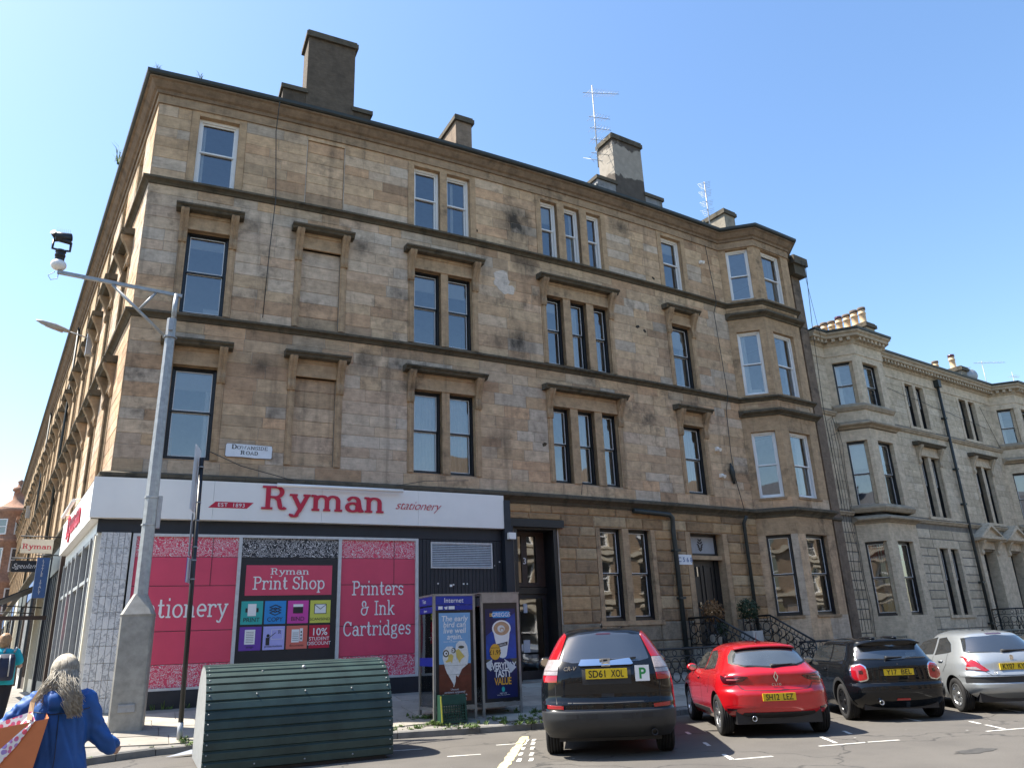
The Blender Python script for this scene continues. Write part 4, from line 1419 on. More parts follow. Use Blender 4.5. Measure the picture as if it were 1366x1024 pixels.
# rooms behind the glass, roof, blank rear
m_ = MB()
for z0, z1 in ((0.3, 5.2), (5.3, 9.1), (9.15, 12.9), (12.95, 15.9)):
    zf = z0 + 0.25
    pts = [0.3 + (S_END - 0.5) * i / 24 for i in range(25)]
    for i in range(24):
        m_.add([(pts[i], -3.2, z0), (pts[i + 1], -3.2, z0), (pts[i + 1], -3.2, z1), (pts[i], -3.2, z1)], [(0, 1, 2, 3)], fn=FM)
        m_.add([(pts[i], -0.35, z1), (pts[i + 1], -0.35, z1), (pts[i + 1], -3.2, z1), (pts[i], -3.2, z1)], [(0, 1, 2, 3)], fn=FM)
        m_.add([(pts[i], -0.35, zf), (pts[i + 1], -0.35, zf), (pts[i + 1], -3.2, zf), (pts[i], -3.2, zf)], [(0, 1, 2, 3)], fn=FM)
    for x in (0.3, 2.8, 5.6, 10.0, 15.2, 19.0, 24.1):
        m_.add([(x, -0.35, z0), (x, -3.2, z0), (x, -3.2, z1), (x, -0.35, z1)], [(0, 1, 2, 3)], fn=FM)
m_.build('interior', 'interior', ten)
m_ = MB()
pts = [0 + S_END * i / 12 for i in range(13)]
for i in range(12):
    a, b_ = pts[i], pts[i + 1]
    m_.add([(a, -0.0, 16.03), (b_, -0.0, 16.03), (b_, -7.0, 19.0), (a, -7.0, 19.0)], [(0, 1, 2, 3)], fn=FM)
    m_.add([(a, -7.0, 19.0), (b_, -7.0, 19.0), (b_, -13.0, 16.0), (a, -13.0, 16.0)], [(0, 1, 2, 3)], fn=FM)
    m_.add([(a, -13.0, 16.0), (b_, -13.0, 16.0), (b_, -13.0, 0), (a, -13.0, 0)], [(0, 1, 2, 3)], fn=FM)
m_.build('roof', 'slate', ten)
m_ = MB()
m_.add([(S_END, 0, 5), (S_END, -13, 5), (S_END, -13, 16), (S_END, -7, 19.05), (S_END, 0, 16.02)], [(0, 1, 2, 3, 4)], (0.22, 0.18, 0.14), fn=FM)
m_.build('gable', 'sandstone', ten)
# sooty end pier with a lump of cornice
m_ = MB()
m_.box(23.72, S_END + 0.06, -0.4, 0.16, 0.4, 15.3, (0.2, 0.15, 0.11), 0, FM)
m_.box(23.62, S_END + 0.2, -0.4, 0.42, 15.3, 15.75, SOOT, 0, FM)
m_.box(23.55, S_END + 0.28, -0.4, 0.52, 15.752, 16.1, SOOT, 0, FM)
m_.build('end_pier', 'sandstone', ten)


def chimney(bld, fn, s0, s1, w0, w1, z0, z1, mat, tint, cap=0.08, steps=(), rows=0):
    m_ = MB()
    m_.box(s0, s1, w0, w1, z0, z1, tint, 0, fn)
    ch_ = m_.build('chimney', mat, bld)
    m_ = MB()
    m_.box(s0 - cap, s1 + cap, w0 - cap, w1 + cap, z1, z1 + 0.16, SOOT, 0, fn)
    m_.box(s0 - cap * .5, s1 + cap * .5, w0 - cap * .5, w1 + cap * .5, z1 + 0.161, z1 + 0.24, SOOT, 0, fn)
    m_.build('chimney_cope', 'sooty_sandstone', ch_)
    for a, b_, z in steps:
        m_ = MB()
        m_.box(a, b_, w0 + 0.01, w1 - 0.01, z0, z, tuple(t * .8 for t in tint), 0, fn)
        m_.box(a - 0.06, b_ + 0.06, w0 - 0.05, w1 + 0.05, z, z + 0.14, SOOT, 0, fn)
        m_.build('chimney_shoulder', 'sooty_sandstone' if mat != 'peeling_render' else 'sooty_sandstone', ch_)
    return ch_


DK = (0.115, 0.09, 0.066)
chimney(ten, FM, 3.78, 5.22, -1.35, -0.55, 16.05, 19.3, 'sandstone', DK, steps=((3.12, 3.775, 17.2), (5.225, 5.75, 17.0)))
chimney(ten, FM, 9.05, 9.65, -7.5, -1.5, 16.3, 18.55, 'sandstone', (0.24, 0.18, 0.13))
chimney(ten, FM, 15.05, 16.45, -1.35, -0.5, 16.05, 19.15, 'peeling_render', (0.3, 0.3, 0.3), cap=0.06, steps=((14.2, 15.045, 17.15), (16.455, 17.3, 17.1)))
chimney(ten, FM, 22.3, 23.0, -7.0, -1.6, 16.3, 18.7, 'pale_sandstone', (0.27, 0.24, 0.19))
m_ = MB()
for s in (14.0, 19.3):
    m_.tube([FM(s, -0.35, 16.0), FM(s, -0.35, 16.75)], 0.07)
m_.build('vent_pipe', 'gutter_iron', ten)

# rainwater pipes and cables
m_ = MB()
m_.tube([FM(13.95, 0.13, 5.16), FM(14.6, 0.14, 5.13), FM(15.35, 0.16, 5.1), FM(15.46, 0.16, 5.0), FM(15.48, 0.12, 4.7), FM(15.52, 0.12, 0.4)], 0.075)
for z in (1.2, 2.6, 4.0):
    m_.box(15.4, 15.64, -.02, 0.2, z, z + 0.06, fn=FM)
m_.build('downpipe', 'gutter_iron', ten)
m_ = MB()
m_.tube([FM(18.66, 0.3, 5.2), FM(18.68, 0.14, 5.0), FM(18.72, 0.12, 0.5)], 0.06)
m_.build('downpipe', 'gutter_iron', ten)
for pts_, r_ in (
        ([FM(18.72, 0.05, 15.4), FM(18.74, 0.2, 13.0), FM(18.7, 0.06, 12.6), FM(18.68, 0.2, 9.4), FM(18.66, 0.06, 8.9), FM(18.6, 0.06, 7.4), FM(18.64, 0.06, 6.6), FM(18.64, 0.27, 5.4)], 0.013),
        ([FM(2.95, 0.45, 15.9), FM(2.95, 0.05, 15.2), FM(3.05, 0.2, 13.0), FM(3.0, 0.04, 11.5), FM(2.95, 0.05, 9.6)], 0.012),
        ([FM(24.15, 0.62, 15.9), FM(24.35, 0.3, 12.9), FM(24.3, 0.2, 9.7), FM(24.4, 0.2, 6.0)], 0.012),
        ([FM(24.0, 0.55, 15.9), FM(24.5, 0.5, 12.6)], 0.008),
        ([FM(1.9, 0.06, 6.1), FM(2.7, 0.1, 5.75), FM(3.9, 0.3, 5.42)], 0.01),
        ([FM(6.4, 0.3, 5.42), FM(7.2, 0.26, 5.6), FM(8.5, 0.1, 5.72)], 0.008),
        ([FM(12.2, 0.06, 5.9), FM(12.0, 0.26, 5.5)], 0.01),
        ):
    m_ = MB()
    m_.tube(pts_, r_, n=5)
    m_.build('wall_cable', 'gutter_iron', ten)
# repaired and spalled patches on the stone
rx = random.Random(77)
for s, z, r_, mt_, tn in ((9.78, 11.95, .27, 'sandstone', (.58, .50, .42)), (9.95, 11.68, .2, 'sandstone', (.58, .50, .42)), (14.95, 11.35, .06, 'sooty_sandstone', (.04, .035, .03)), (15.25, 11.25, .05, 'sooty_sandstone', (.04, .035, .03)), (8.95, 13.45, .06, 'sooty_sandstone', (.05, .04, .03)), (15.9, 13.35, .05, 'sooty_sandstone', (.05, .04, .03)), (11.0, 6.95, .06, 'sooty_sandstone', (.07, .05, .03))):
    m_ = MB()
    n_ = 18
    a0_, a1_ = rx.uniform(0, 6), rx.uniform(0, 6)
    rr_ = [r_ * (1 + .22 * sin(2 * pi * i / n_ * 2 + a0_) + .12 * sin(2 * pi * i / n_ * 5 + a1_)) for i in range(n_)]
    pts_ = [(s + rr_[i] * cos(2 * pi * i / n_) * 1.15, z + rr_[i] * sin(2 * pi * i / n_)) for i in range(n_)]
    m_.add([(a, 0.009, b_) for a, b_ in pts_] + [(s + (a - s) * 1.04, 0.0, z + (b_ - z) * 1.04) for a, b_ in pts_], [tuple(range(n_))] + [(i, (i + 1) % n_, n_ + (i + 1) % n_, n_ + i) for i in range(n_)], tn, 0, FM)
    m_.build('stone_patch', mt_, ten)
# black soil-pipe stub
m_ = MB()
m_.tube([FM(18.45, 0.1, 7.0), FM(18.5, 0.1, 6.7), FM(18.55, 0.08, 6.3)], [0.03, 0.09, 0.04])
m_.build('pipe_stub', 'gutter_iron', ten)
# ================================================================ side street front of the same tenement
SIDE_L = 62.0
m_ = MB()
scols = [1.9 + 3.05 * i for i in range(20)]
sh = []
for x in scols:
    for fl, (c, d) in FLOORS.items():
        sh.append((x, x + 1.05, c, d))
backing(m_, 0, SIDE_L, 5.2, 15.6, sh, FS, w=0.0, step=5)
for a, b_, c, d in sh:
    reveal(m_, a, b_, c, d, FS, 0.0, -0.25, (1, 1, 1))
m_.c = [(0.46, 0.33, 0.2)] * len(m_.c)
m_.build('side_wall', 'sandstone', ten)
m_ = MB()
for q in courses(0.0, 9.0, Z1 + 0.03, 15.34, 0.31, [(a - .15, b_ + .15, c, d + .5) for a, b_, c, d in sh], (0.6, 1.2), tint_warm) + courses(0.0, 9.0, Z2 + 0.03, Z1 - 0.17, 0.315, [(a - .15, b_ + .15, c, d + .5) for a, b_, c, d in sh], (0.6, 1.2), tint_warm) + courses(0.0, 9.0, Z3 + 0.03, Z2 - 0.17, 0.315, [(a - .15, b_ + .15, c, d + .5) for a, b_, c, d in sh], (0.6, 1.2), tint_warm):
    m_.stone(q[0], q[1], q[2], q[3], 0.012 + rb.uniform(0, 0.006), 0.008, 0.03, tuple(t * 1.1 for t in q[4]), 0, FS)
m_.build('side_stonework', 'sandstone', ten, recalc=False, kind='stuff')
proto_s = {}
for fl, (c, d) in FLOORS.items():
    proto_s[fl] = [window(ten, FS, scols[0], scols[0] + 1.05, c, d, 'white' if fl == 'top' else 'black', depth=0.12)]
    if fl != 'top':
        proto_s[fl].append(hood(ten, FS, scols[0], scols[0] + 1.05, c, d, tint=(0.44, 0.31, 0.19)))
for i, x in enumerate(scols[1:]):
    dx = x - scols[0]
    for fl, l in proto_s.items():
        for o in l:
            c_ = copy_tree(o, ten)
            c_.location = (SDX * dx, SDY * dx, 0)
for a in (18.2, 33):
    m_ = MB()
    m_.tube([FS(a, 0.1, 15.8), FS(a, 0.1, 5.6)], 0.06, n=6)
    m_.build('downpipe', 'gutter_iron', ten)
m_ = MB()
m_.add([(0, 0, 16.03), (SIDE_L, 0, 16.03), (SIDE_L, -7.5, 18.5), (14, -7.5, 18.5)], [(0, 1, 2, 3)], fn=FS)
m_.add([(SIDE_L, 0, 0), (SIDE_L, -9, 0), (SIDE_L, -9, 16), (SIDE_L, 0, 16)], [(0, 1, 2, 3)], fn=FS)
m_.add([(14, -7.5, 0), (SIDE_L, -7.5, 0), (SIDE_L, -7.5, 18.5), (14, -7.5, 18.5)], [(0, 1, 2, 3)], fn=FS)
m_.build('side_roof', 'slate', ten)
m_ = MB()
for z0, z1 in ((0.2, 5.2), (5.3, 9.1), (9.15, 12.9), (12.95, 15.9)):
    m_.add([(0.5, -2.5, z0), (SIDE_L, -2.5, z0), (SIDE_L, -2.5, z1), (0.5, -2.5, z1)], [(0, 1, 2, 3)], fn=FS)
    m_.add([(0.5, -.3, z1), (SIDE_L, -.3, z1), (SIDE_L, -2.5, z1), (0.5, -2.5, z1)], [(0, 1, 2, 3)], fn=FS)
m_.build('side_interior', 'interior', ten)
# tufts in the gutter
def weed_tuft(mb, p, hgt, n, spread, r):
    for k in range(n):
        a = r.uniform(0, 2 * pi); l = hgt * r.uniform(0.5, 1.1); sp = spread * r.uniform(0.3, 1)
        wd = r.uniform(0.004, 0.009) * (1 + hgt)
        q0 = Vector(p) + Vector((r.uniform(-1, 1), r.uniform(-1, 1), 0)) * spread * 0.35
        q1 = q0 + Vector((cos(a) * sp * .4, sin(a) * sp * .4, l * .65))
        q2 = q0 + Vector((cos(a) * sp, sin(a) * sp, l * r.uniform(.75, 1)))
        sd = Vector((-sin(a), cos(a), 0)) * wd
        mb.add([q0 - sd, q0 + sd, q1 + sd * .8, q1 - sd * .8, q2], [(0, 1, 2, 3), (3, 2, 4)])


rw = random.Random(8)
for p_, q_ in ((FS(4.5, 0.42, 16.05), (0.7, 26, 0.35)), (FM(0.9, 0.35, 16.05), (0.25, 10, 0.15)), (FM(-0.1, 0.35, 16.05), (0.15, 10, 0.2))):
    m_ = MB()
    weed_tuft(m_, p_, *q_, rw)
    m_.build('gutter_weed', 'leaf_green', ten)

# ================================================================ shop front
shop = thing('shopfront', FM(4, 0.2, 0.6), 'black stationery shop front with pink window panels and grey marble corner pier', 'shop front')
m_ = MB()
m_.box(0.6, 9.46, -0.3, 0.1, 4.145, 4.44, fn=FM, nx=8)       # lintel under the fascia
m_.box(0.6, 9.46, -0.02, 0.16, 0.45, 0.905, fn=FM, nx=8)     # stall riser
m_.box(-0.15, 9.42, -0.1, 0.1, 5.33, 5.37, fn=FM, nx=8)
m_.box(9.43, 9.62, -0.05, 0.3, 0.4, 5.2, fn=FM)
m_.box(9.63, 9.78, -0.05, 0.12, 0.4, 4.65, fn=FM)
m_.box(-0.12, 0.6, -0.05, 0.09, 4.165, 4.44, fn=FM)
m_.build('shop_surround', 'navy_paint', shop)
# marble pier: individual tiles
mt = random.Random(4)
def tiles(fn, a0, a1, na, z0, z1, nz):
    for i in range(na):
        for j in range(nz):
            x0, x1 = a0 + (a1 - a0) * i / na, a0 + (a1 - a0) * (i + 1) / na
            y0, y1 = z0 + (z1 - z0) * j / nz, z0 + (z1 - z0) * (j + 1) / nz
            m = MB()
            m.stone(x0, x1, y0, y1, 0.12 + mt.uniform(0, .002), 0.003, 0.05, (mt.random(), mt.random(), mt.random()), 0, fn)
            m.build('marble_tile', 'marble', shop, recalc=False)
tiles(FM, -0.02, 0.56, 5, 0.5, 4.16, 11)
m_ = MB()
m_.box(-0.02, 0.56, -0.05, 0.08, 0.5, 4.16, fn=FM)
m_.box(0.05, 0.30, -0.05, 0.1, 0.45, 4.16, fn=FS)
m_.build('pier_core', 'sign_white', shop)
m_ = MB()
m_.box(-0.0, 0.14, 0.1, 0.13, 0.5, 4.1, fn=FS)
m_.build('corner_strip', 'cream', shop)
# window panels with grey frames
m_ = MB()
for x in (0.60, 2.78, 5.05, 6.985):
    m_.box(x, x + 0.075, 0.0, 0.15, 0.905, 4.14, fn=FM)
for a, b_ in ((0.675, 2.78), (2.855, 5.05), (5.125, 6.985)):
    m_.box(a, b_, 0.0, 0.15, 4.08, 4.14, fn=FM, nx=2)
    m_.box(a, b_, 0.0, 0.15, 0.905, 0.955, fn=FM, nx=2)
m_.build('window_frame', 'aluminium', shop)


def panel(a, b_, z0, z1, w, mat, parent, name='poster_panel'):
    m = MB()
    m.box(a, b_, w - 0.02, w, z0, z1, fn=FM, nx=2)
    return m.build(name, mat, parent)


def lettering(parent, v2f, s, z, w, mat, fn=FM, thick=0.0, rot=0.0, name='lettering'):
    m = MB()
    put2d(m, v2f, s, z, w, fn, thick, rot=rot)
    return m.build(name, mat, parent)


WP = 0.10
for a, b_ in ((0.675, 2.78), (5.125, 6.985)):
    p = panel(a, b_, 1.42, 3.64, WP, 'vinyl_pink', shop)
    for z0, z1 in ((3.65, 4.08), (0.955, 1.41)):
        panel(a, b_, z0, z1, WP, 'doodle_pink', p, 'doodle_band')
    m_ = MB()
    for z in (3.02, 2.08):
        m_.box(a, b_, WP, WP + 0.004, z, z + 0.012, fn=FM, nx=2)
    m_.box(b_ - 0.55, b_ - 0.54, WP, WP + 0.005, 3.02, 4.08, fn=FM)
    m_.build('panel_joint', 'vinyl_black', p)
    if a < 2:
        lettering(p, slab2d('Stationery', 0.56, 0.095, 0.06, 0.72), 1.62, 2.36, WP + 0.008, 'vinyl_white')
    else:
        for t, z in (('Printers', 2.78), ('& Ink', 2.32), ('Cartridges', 1.86)):
            lettering(p, slab2d(t, 0.46, 0.095, 0.06, 0.70), 6.05, z, WP + 0.008, 'vinyl_white')
# middle black panel
p = panel(2.855, 5.05, 0.955, 3.64, WP, 'vinyl_black', shop)
panel(2.855, 5.05, 3.65, 4.08, WP, 'doodle_black', p, 'doodle_band')
q = panel(2.98, 4.92, 2.80, 3.47, WP + 0.008, 'vinyl_pink', p, 'heading_board')
lettering(q, slab2d('Ryman', 0.2, 0.11, 0.06, 1.25), 3.95, 3.26, WP + 0.012, 'vinyl_white')
lettering(q, slab2d('Print Shop', 0.40, 0.1, 0.06, 0.78), 3.95, 2.93, WP + 0.012, 'vinyl_white')
SQ = [('vinyl_teal', 'PRINT'), ('vinyl_blue', 'COPY'), ('vinyl_magenta', 'BIND'), ('vinyl_lime', 'SCAN/SEND'), ('vinyl_purple', 'assign'), ('vinyl_lilac', 'presentations'), ('vinyl_coral', 'documents'), ('sign_red', None)]
for k, (mt_, t) in enumerate(SQ):
    x0 = 2.93 + (k % 4) * 0.505
    z0 = 2.18 if k < 4 else 1.63
    q = panel(x0, x0 + 0.465, z0, z0 + 0.5, WP + 0.008, mt_, p, 'service_square')
    wv, xc = WP + 0.012, x0 + 0.232
    ic, iw = MB(), MB()
    if k == 0:
        ic.box(xc - .14, xc + .14, wv, wv + .002, z0 + .26, z0 + .35, fn=FM); iw.box(xc - .09, xc + .09, wv + .002, wv + .004, z0 + .18, z0 + .44, fn=FM)
    elif k == 1:
        for j in range(3):
            z = z0 + .24 + j * .06
            put2d(ic, ([(-.14, 0), (0, -.06), (.14, 0), (0, .06), (-.1, 0), (0, -.04), (.1, 0), (0, .04)], [(0, 1, 5, 4), (1, 2, 6, 5), (2, 3, 7, 6), (3, 0, 4, 7)]), xc, z, wv + j * .001, FM)
    elif k == 2:
        ic.box(xc - .11, xc + .11, wv, wv + .002, z0 + .22, z0 + .36, fn=FM); iw.box(xc - .11, xc + .11, wv, wv + .002, z0 + .36, z0 + .42, fn=FM)
    elif k == 3:
        iw.box(xc - .13, xc + .13, wv, wv + .002, z0 + .21, z0 + .41, fn=FM)
        for sx in (-1, 1):
            put2d(ic, ([(0, 0), (sx * .13, .1), (sx * .13, .085), (0, -.015)], [(0, 1, 2, 3)]), xc, z0 + .31, wv + .004, FM)
        bars(ic, xc - .14, xc + .14, z0 + .2, z0 + .42, wv, wv + .003, .012, FM)
    elif k == 4:
        iw.box(xc - .12, xc + .1, wv, wv + .002, z0 + .13, z0 + .44, fn=FM)
        for j in range(7):
            ic.box(xc - .09, xc + .07, wv + .002, wv + .003, z0 + .17 + j * .036, z0 + .178 + j * .036, fn=FM)
    elif k == 5:
        bars(iw, xc - .06, xc + .2, z0 + .22, z0 + .43, wv, wv + .002, .008, FM)
        ic.box(xc - .17, xc - .09, wv, wv + .002, z0 + .1, z0 + .26, fn=FM)
        put2d(ic, (arc(0, 0, .035, .035, 0, 360, 10), [tuple(range(11))]), xc - .125, z0 + .3, wv + .002, FM)
        put2d(ic, ([(0, 0), (.14, .11), (.135, .12), (-.01, .01)], [(0, 1, 2, 3)]), xc - .1, z0 + .25, wv + .003, FM)
        put2d(ic, slab2d('R', .1), xc + .12, z0 + .34, wv + .004, FM)
    elif k == 6:
        iw.box(xc - .12, xc + .05, wv, wv + .002, z0 + .14, z0 + .42, fn=FM); iw.box(xc + .06, xc + .13, wv, wv + .002, z0 + .16, z0 + .44, fn=FM)
        for j in range(3):
            ic.box(xc + .08, xc + .11, wv + .002, wv + .003, z0 + .2 + j * .07, z0 + .24 + j * .07, fn=FM)
        for j in range(5):
            ic.box(xc - .1, xc + .03, wv + .002, wv + .003, z0 + .18 + j * .04, z0 + .188 + j * .04, fn=FM)
    else:
        put2d(iw, text2d('10%', .22, .012), xc, z0 + .28, wv, FM)
        put2d(iw, text2d('STUDENT', .105, .004), xc, z0 + .17, wv, FM)
        put2d(iw, text2d('DISCOUNT', .105, .004), xc, z0 + .07, wv, FM)
    if ic.v: ic.build('icon_dark', 'vinyl_black', q)
    if iw.v: iw.build('icon_white', 'vinyl_white', q)
    if t:
        lettering(q, text2d(t, 0.13 if k in (0, 1, 2) else (0.085 if k == 3 else 0.07), 0.002), xc, z0 + 0.055, wv, 'vinyl_black')
# boarded bay: vertical boards, louvre vent
x = 7.08
while x < 9.4:
    m_ = MB()
    m_.stone(x, min(x + 0.105, 9.42), 0.91, 4.14, 0.10, 0.006, 0.05, (1, 1, 1), 0, FM)
    m_.build('board', 'navy_paint', shop, recalc=False)
    x += 0.105
m_ = MB()
bars(m_, 7.4, 9.13, 3.42, 4.07, 0.1, 0.135, 0.035, FM)
vt = m_.build('vent', 'aluminium', shop)
for k in range(13):
    z = 3.465 + k * 0.0445
    m_ = MB()
    m_.add([(7.435, 0.105, z + .038), (9.095, 0.105, z + .038), (9.095, 0.13, z + .006), (7.435, 0.13, z + .006), (7.435, 0.105, z + .006), (9.095, 0.105, z + .006)], [(0, 1, 2, 3), (3, 2, 5, 4)], fn=FM)
    m_.build('slat', 'aluminium', vt)
m_ = MB()
m_.box(9.5, 9.7, 0.3, 0.42, 4.16, 4.33, fn=FM)
m_.build('alarm_box', 'sign_white', shop)
m_ = MB()
for s, z, r_ in ((7.6, 3.05, .02), (7.95, 3.0, .035), (8.02, 3.02, .02), (8.3, 3.04, .022), (8.4, 3.04, .018), (9.35, 3.6, .02), (9.2, 3.5, .012)):
    m_.box(s - r_, s + r_, .1, .104, z - r_, z + r_ * .6, fn=FM)
m_.build('paint_chip', 'sign_white', shop)
# side glazing in aluminium
m_ = MB()
m_.box(0.3, 7.3, -0.1, 0.12, 0.45, 0.9, mi=0, fn=FS)
for x in (0.32, 1.0, 2.45, 3.9, 4.9, 5.9, 7.2):
    m_.box(x, x + 0.09, -0.05, 0.13, 0.9, 4.16, fn=FS)
for z in (0.9, 3.2, 4.1):
    m_.box(0.41, 7.2, -0.04, 0.1, z, z + 0.08, fn=FS)
m_.build('side_glazing_bars', 'grey_metal', shop)
m_ = MB()
for a, b_ in ((0.41, 1.0), (1.09, 2.45), (2.54, 3.9), (3.99, 4.9), (4.99, 5.9), (5.99, 7.2)):
    m_.add([(a, 0.03, 0.98), (b_, 0.03, 0.98), (b_, 0.03, 4.1), (a, 0.03, 4.1)], [(3, 2, 1, 0)], fn=FS)
m_.build('side_glass', 'window_glass', shop, recalc=False)
m_ = MB()
m_.box(4.1, 4.75, 0.04, 0.05, 2.1, 3.1, fn=FS)
m_.build('window_notice', 'red_vinyl', shop)
m_ = MB()
m_.box(0.3, 7.3, -0.1, 0.1, 4.17, 4.43, fn=FS)
m_.build('side_lintel', 'aluminium', shop)

# ---- the fascia sign
sign = thing('shop_sign', FM(4.6, 0.25, 4.44), 'long white shop fascia board with big red slab lettering and two lamp bars', 'shop sign')
m_ = MB()
for i in range(4):
    a, b_ = -0.28 + i * 2.43, -0.28 + (i + 1) * 2.43
    m_.box(a + .002, b_ - .002, 0.05, 0.28, 4.445, 5.325, fn=FM, nx=2)
m_.build('fascia_board', 'sign_white', sign)
m_ = MB()
for i in range(2):
    m_.box(-0.14 + i * 3.7, 3.55 + i * 3.7, 0.05, 0.28, 4.445, 5.325, fn=FS)
m_.build('fascia_board', 'sign_white', sign)
lettering(sign, slab2d('Ryman', 0.76, 0.125, 0.06, 1.10), 4.66, 4.72, 0.285, 'sign_red', thick=0.03)
lettering(sign, slab2d('Ryman', 0.80, 0.125, 0.06, 1.18), -3.9, 4.70, 0.285, 'sign_red', fn=lambda s, w, z: FS(-s, w, z), thick=0.03)
lettering(sign, text2d('stationery', 0.31, -0.012, 0.5, 'CENTER', 0.95), 6.98, 4.84, 0.283, 'sign_red', thick=0.008, rot=0.0)
m_ = MB()
m_.add([(2.05, .284, 4.72), (2.88, .284, 4.72), (3.02, .284, 4.86), (2.2, .284, 4.86)], [(0, 1, 2, 3)], fn=FM)
m_.build('ribbon', 'sign_red', sign)
lettering(sign, text2d('EST  1893', 0.125, 0.002, 0, 'CENTER', 1.15), 2.54, 4.748, 0.288, 'vinyl_white')
m_ = MB()
m_.tube([FM(s, 0.42, 5.27) for s in (3.5, 4.5, 5.5, 6.55)], 0.045)
for s in (3.6, 5.0, 6.45):
    m_.tube([FM(s, 0.2, 5.34), FM(s, 0.42, 5.30)], 0.015, n=5)
m_.build('lamp_bar', 'sign_white', sign)
m_ = MB()
m_.tube([FS(s, 0.45, 5.27) for s in (2.6, 5.4)], 0.045)
for s in (2.7, 5.3):
    m_.tube([FS(s, 0.2, 5.34), FS(s, 0.45, 5.30)], 0.015, n=5)
m_.build('lamp_bar', 'sign_white', sign)

# street name plate
sp = thing('street_sign', FM(2.85, 0.03, 5.97), 'white enamel street name plate with rusty edges on the sandstone wall', 'street sign')
m_ = MB()
out = [(2.33, 6.0), (2.36, 5.975), (2.7, 5.98), (3.0, 5.965), (3.36, 5.97), (3.385, 6.0), (3.38, 6.1), (3.39, 6.2), (3.37, 6.275), (3.1, 6.28), (2.7, 6.29), (2.36, 6.29), (2.335, 6.26)]
n = len(out)
m_.add([(s, 0.045, z) for s, z in out] + [(s, 0.02, z) for s, z in out], [tuple(range(n))] + [(i, (i + 1) % n, (i + 1) % n + n, i + n) for i in range(n)], fn=FM)
m_.build('plate', 'enamel_white', sp)
m_ = MB()
n = len(out)
m_.add([(2.86 + (s - 2.86) * 1.015, 0.03, 6.13 + (z - 6.13) * 1.06) for s, z in out], [tuple(range(n))], fn=FM)
m_.build('rusty_edge', 'terracotta_dark', sp)
lettering(sp, slab2d('D', 0.15, 0.15, 0.07, 1.15), 2.52, 6.165, 0.047, 'plate_black')
lettering(sp, slab2d('OWANSIDE', 0.115, 0.12, 0.06, 1.1), 2.93, 6.165, 0.047, 'plate_black')
lettering(sp, slab2d('R', 0.13, 0.14, 0.07, 1.15), 2.72, 6.04, 0.047, 'plate_black')
lettering(sp, slab2d('OAD', 0.115, 0.14, 0.07, 1.1), 2.93, 6.04, 0.047, 'plate_black')
pl = thing('door_plate', FM(16.05, 0.03, 3.65), 'small white number plate with blue letters beside the dark main door', 'name plate')
m_ = MB(); m_.box(15.62, 16.2, 0.02, 0.045, 3.62, 3.92, fn=FM); m_.build('plate', 'enamel_white', pl)
lettering(pl, text2d('C 5 6 8', 0.2, 0.01), 15.92, 3.7, 0.05, 'shop_blue')
m_ = MB()
put2d(m_, text2d('3', 0.26, 0.02), 11.62, 2.02, 0.02, FM, 0.012)
tagged(m_.build('house_number', 'vinyl_white'), 'white figure 3 fixed low on the brown stone beside the black entry', 'number')


# ---- projecting signs along the side street
def hang_sign(label, name, s, w0, w1, z0, z1, mat, th=0.08, group=None):
    t = thing(name, FS(s, w0, z0), label, 'sign')
    m = MB(); m.box(s, s + th, w0, w1, z0, z1, fn=FS)
    m.build('board', mat, t)
    m = MB()
    m.tube([FS(s + th / 2, 0.0, z1 + 0.08), FS(s + th / 2, w1 + 0.05, z1 + 0.08)], 0.018, n=6)
    m.tube([FS(s + th / 2, w0 + 0.1, z1 + 0.08), FS(s + th / 2, w0 + 0.1, z1)], 0.01, n=5)
    m.tube([FS(s + th / 2, w1 - 0.1, z1 + 0.08), FS(s + th / 2, w1 - 0.1, z1)], 0.01, n=5)
    m.build('bracket', 'dark_metal', t)
    return t


hs = hang_sign('cream projecting shop sign with red slab lettering, topmost of the hanging signs', 'hanging_sign', 7.55, 0.45, 1.24, 4.54, 4.94, 'cream')
lettering(hs, slab2d('Ryman', 0.2, 0.12, 0.06, 1.05), 0.845, 4.66, 0.006, 'sign_red', fn=lambda a, w, z: FS(7.55 - w, 1.69 - a, z))
hs = hang_sign('tall narrow blue hanging sign with white letters running down it', 'hanging_sign', 9.5, 0.36, 0.7, 3.42, 4.63, 'shop_blue')
for i, chx in enumerate('LITTLE ITALY'):
    if chx != ' ':
        lettering(hs, text2d(chx, 0.11, 0.004), 0.53, 4.5 - i * 0.088, 0.006, 'vinyl_white', fn=lambda a, w, z: FS(9.5 - w, 1.06 - a, z))
hs = hang_sign('dark hanging board with pale chalk script behind the blue hanging sign', 'hanging_sign', 12.0, 0.6, 1.3, 4.42, 4.79, 'navy_paint')
lettering(hs, text2d('Sgeulan', 0.22, -0.005, 0.35), 0.95, 4.54, 0.006, 'vinyl_white', fn=lambda a, w, z: FS(12.0 - w, 1.9 - a, z))

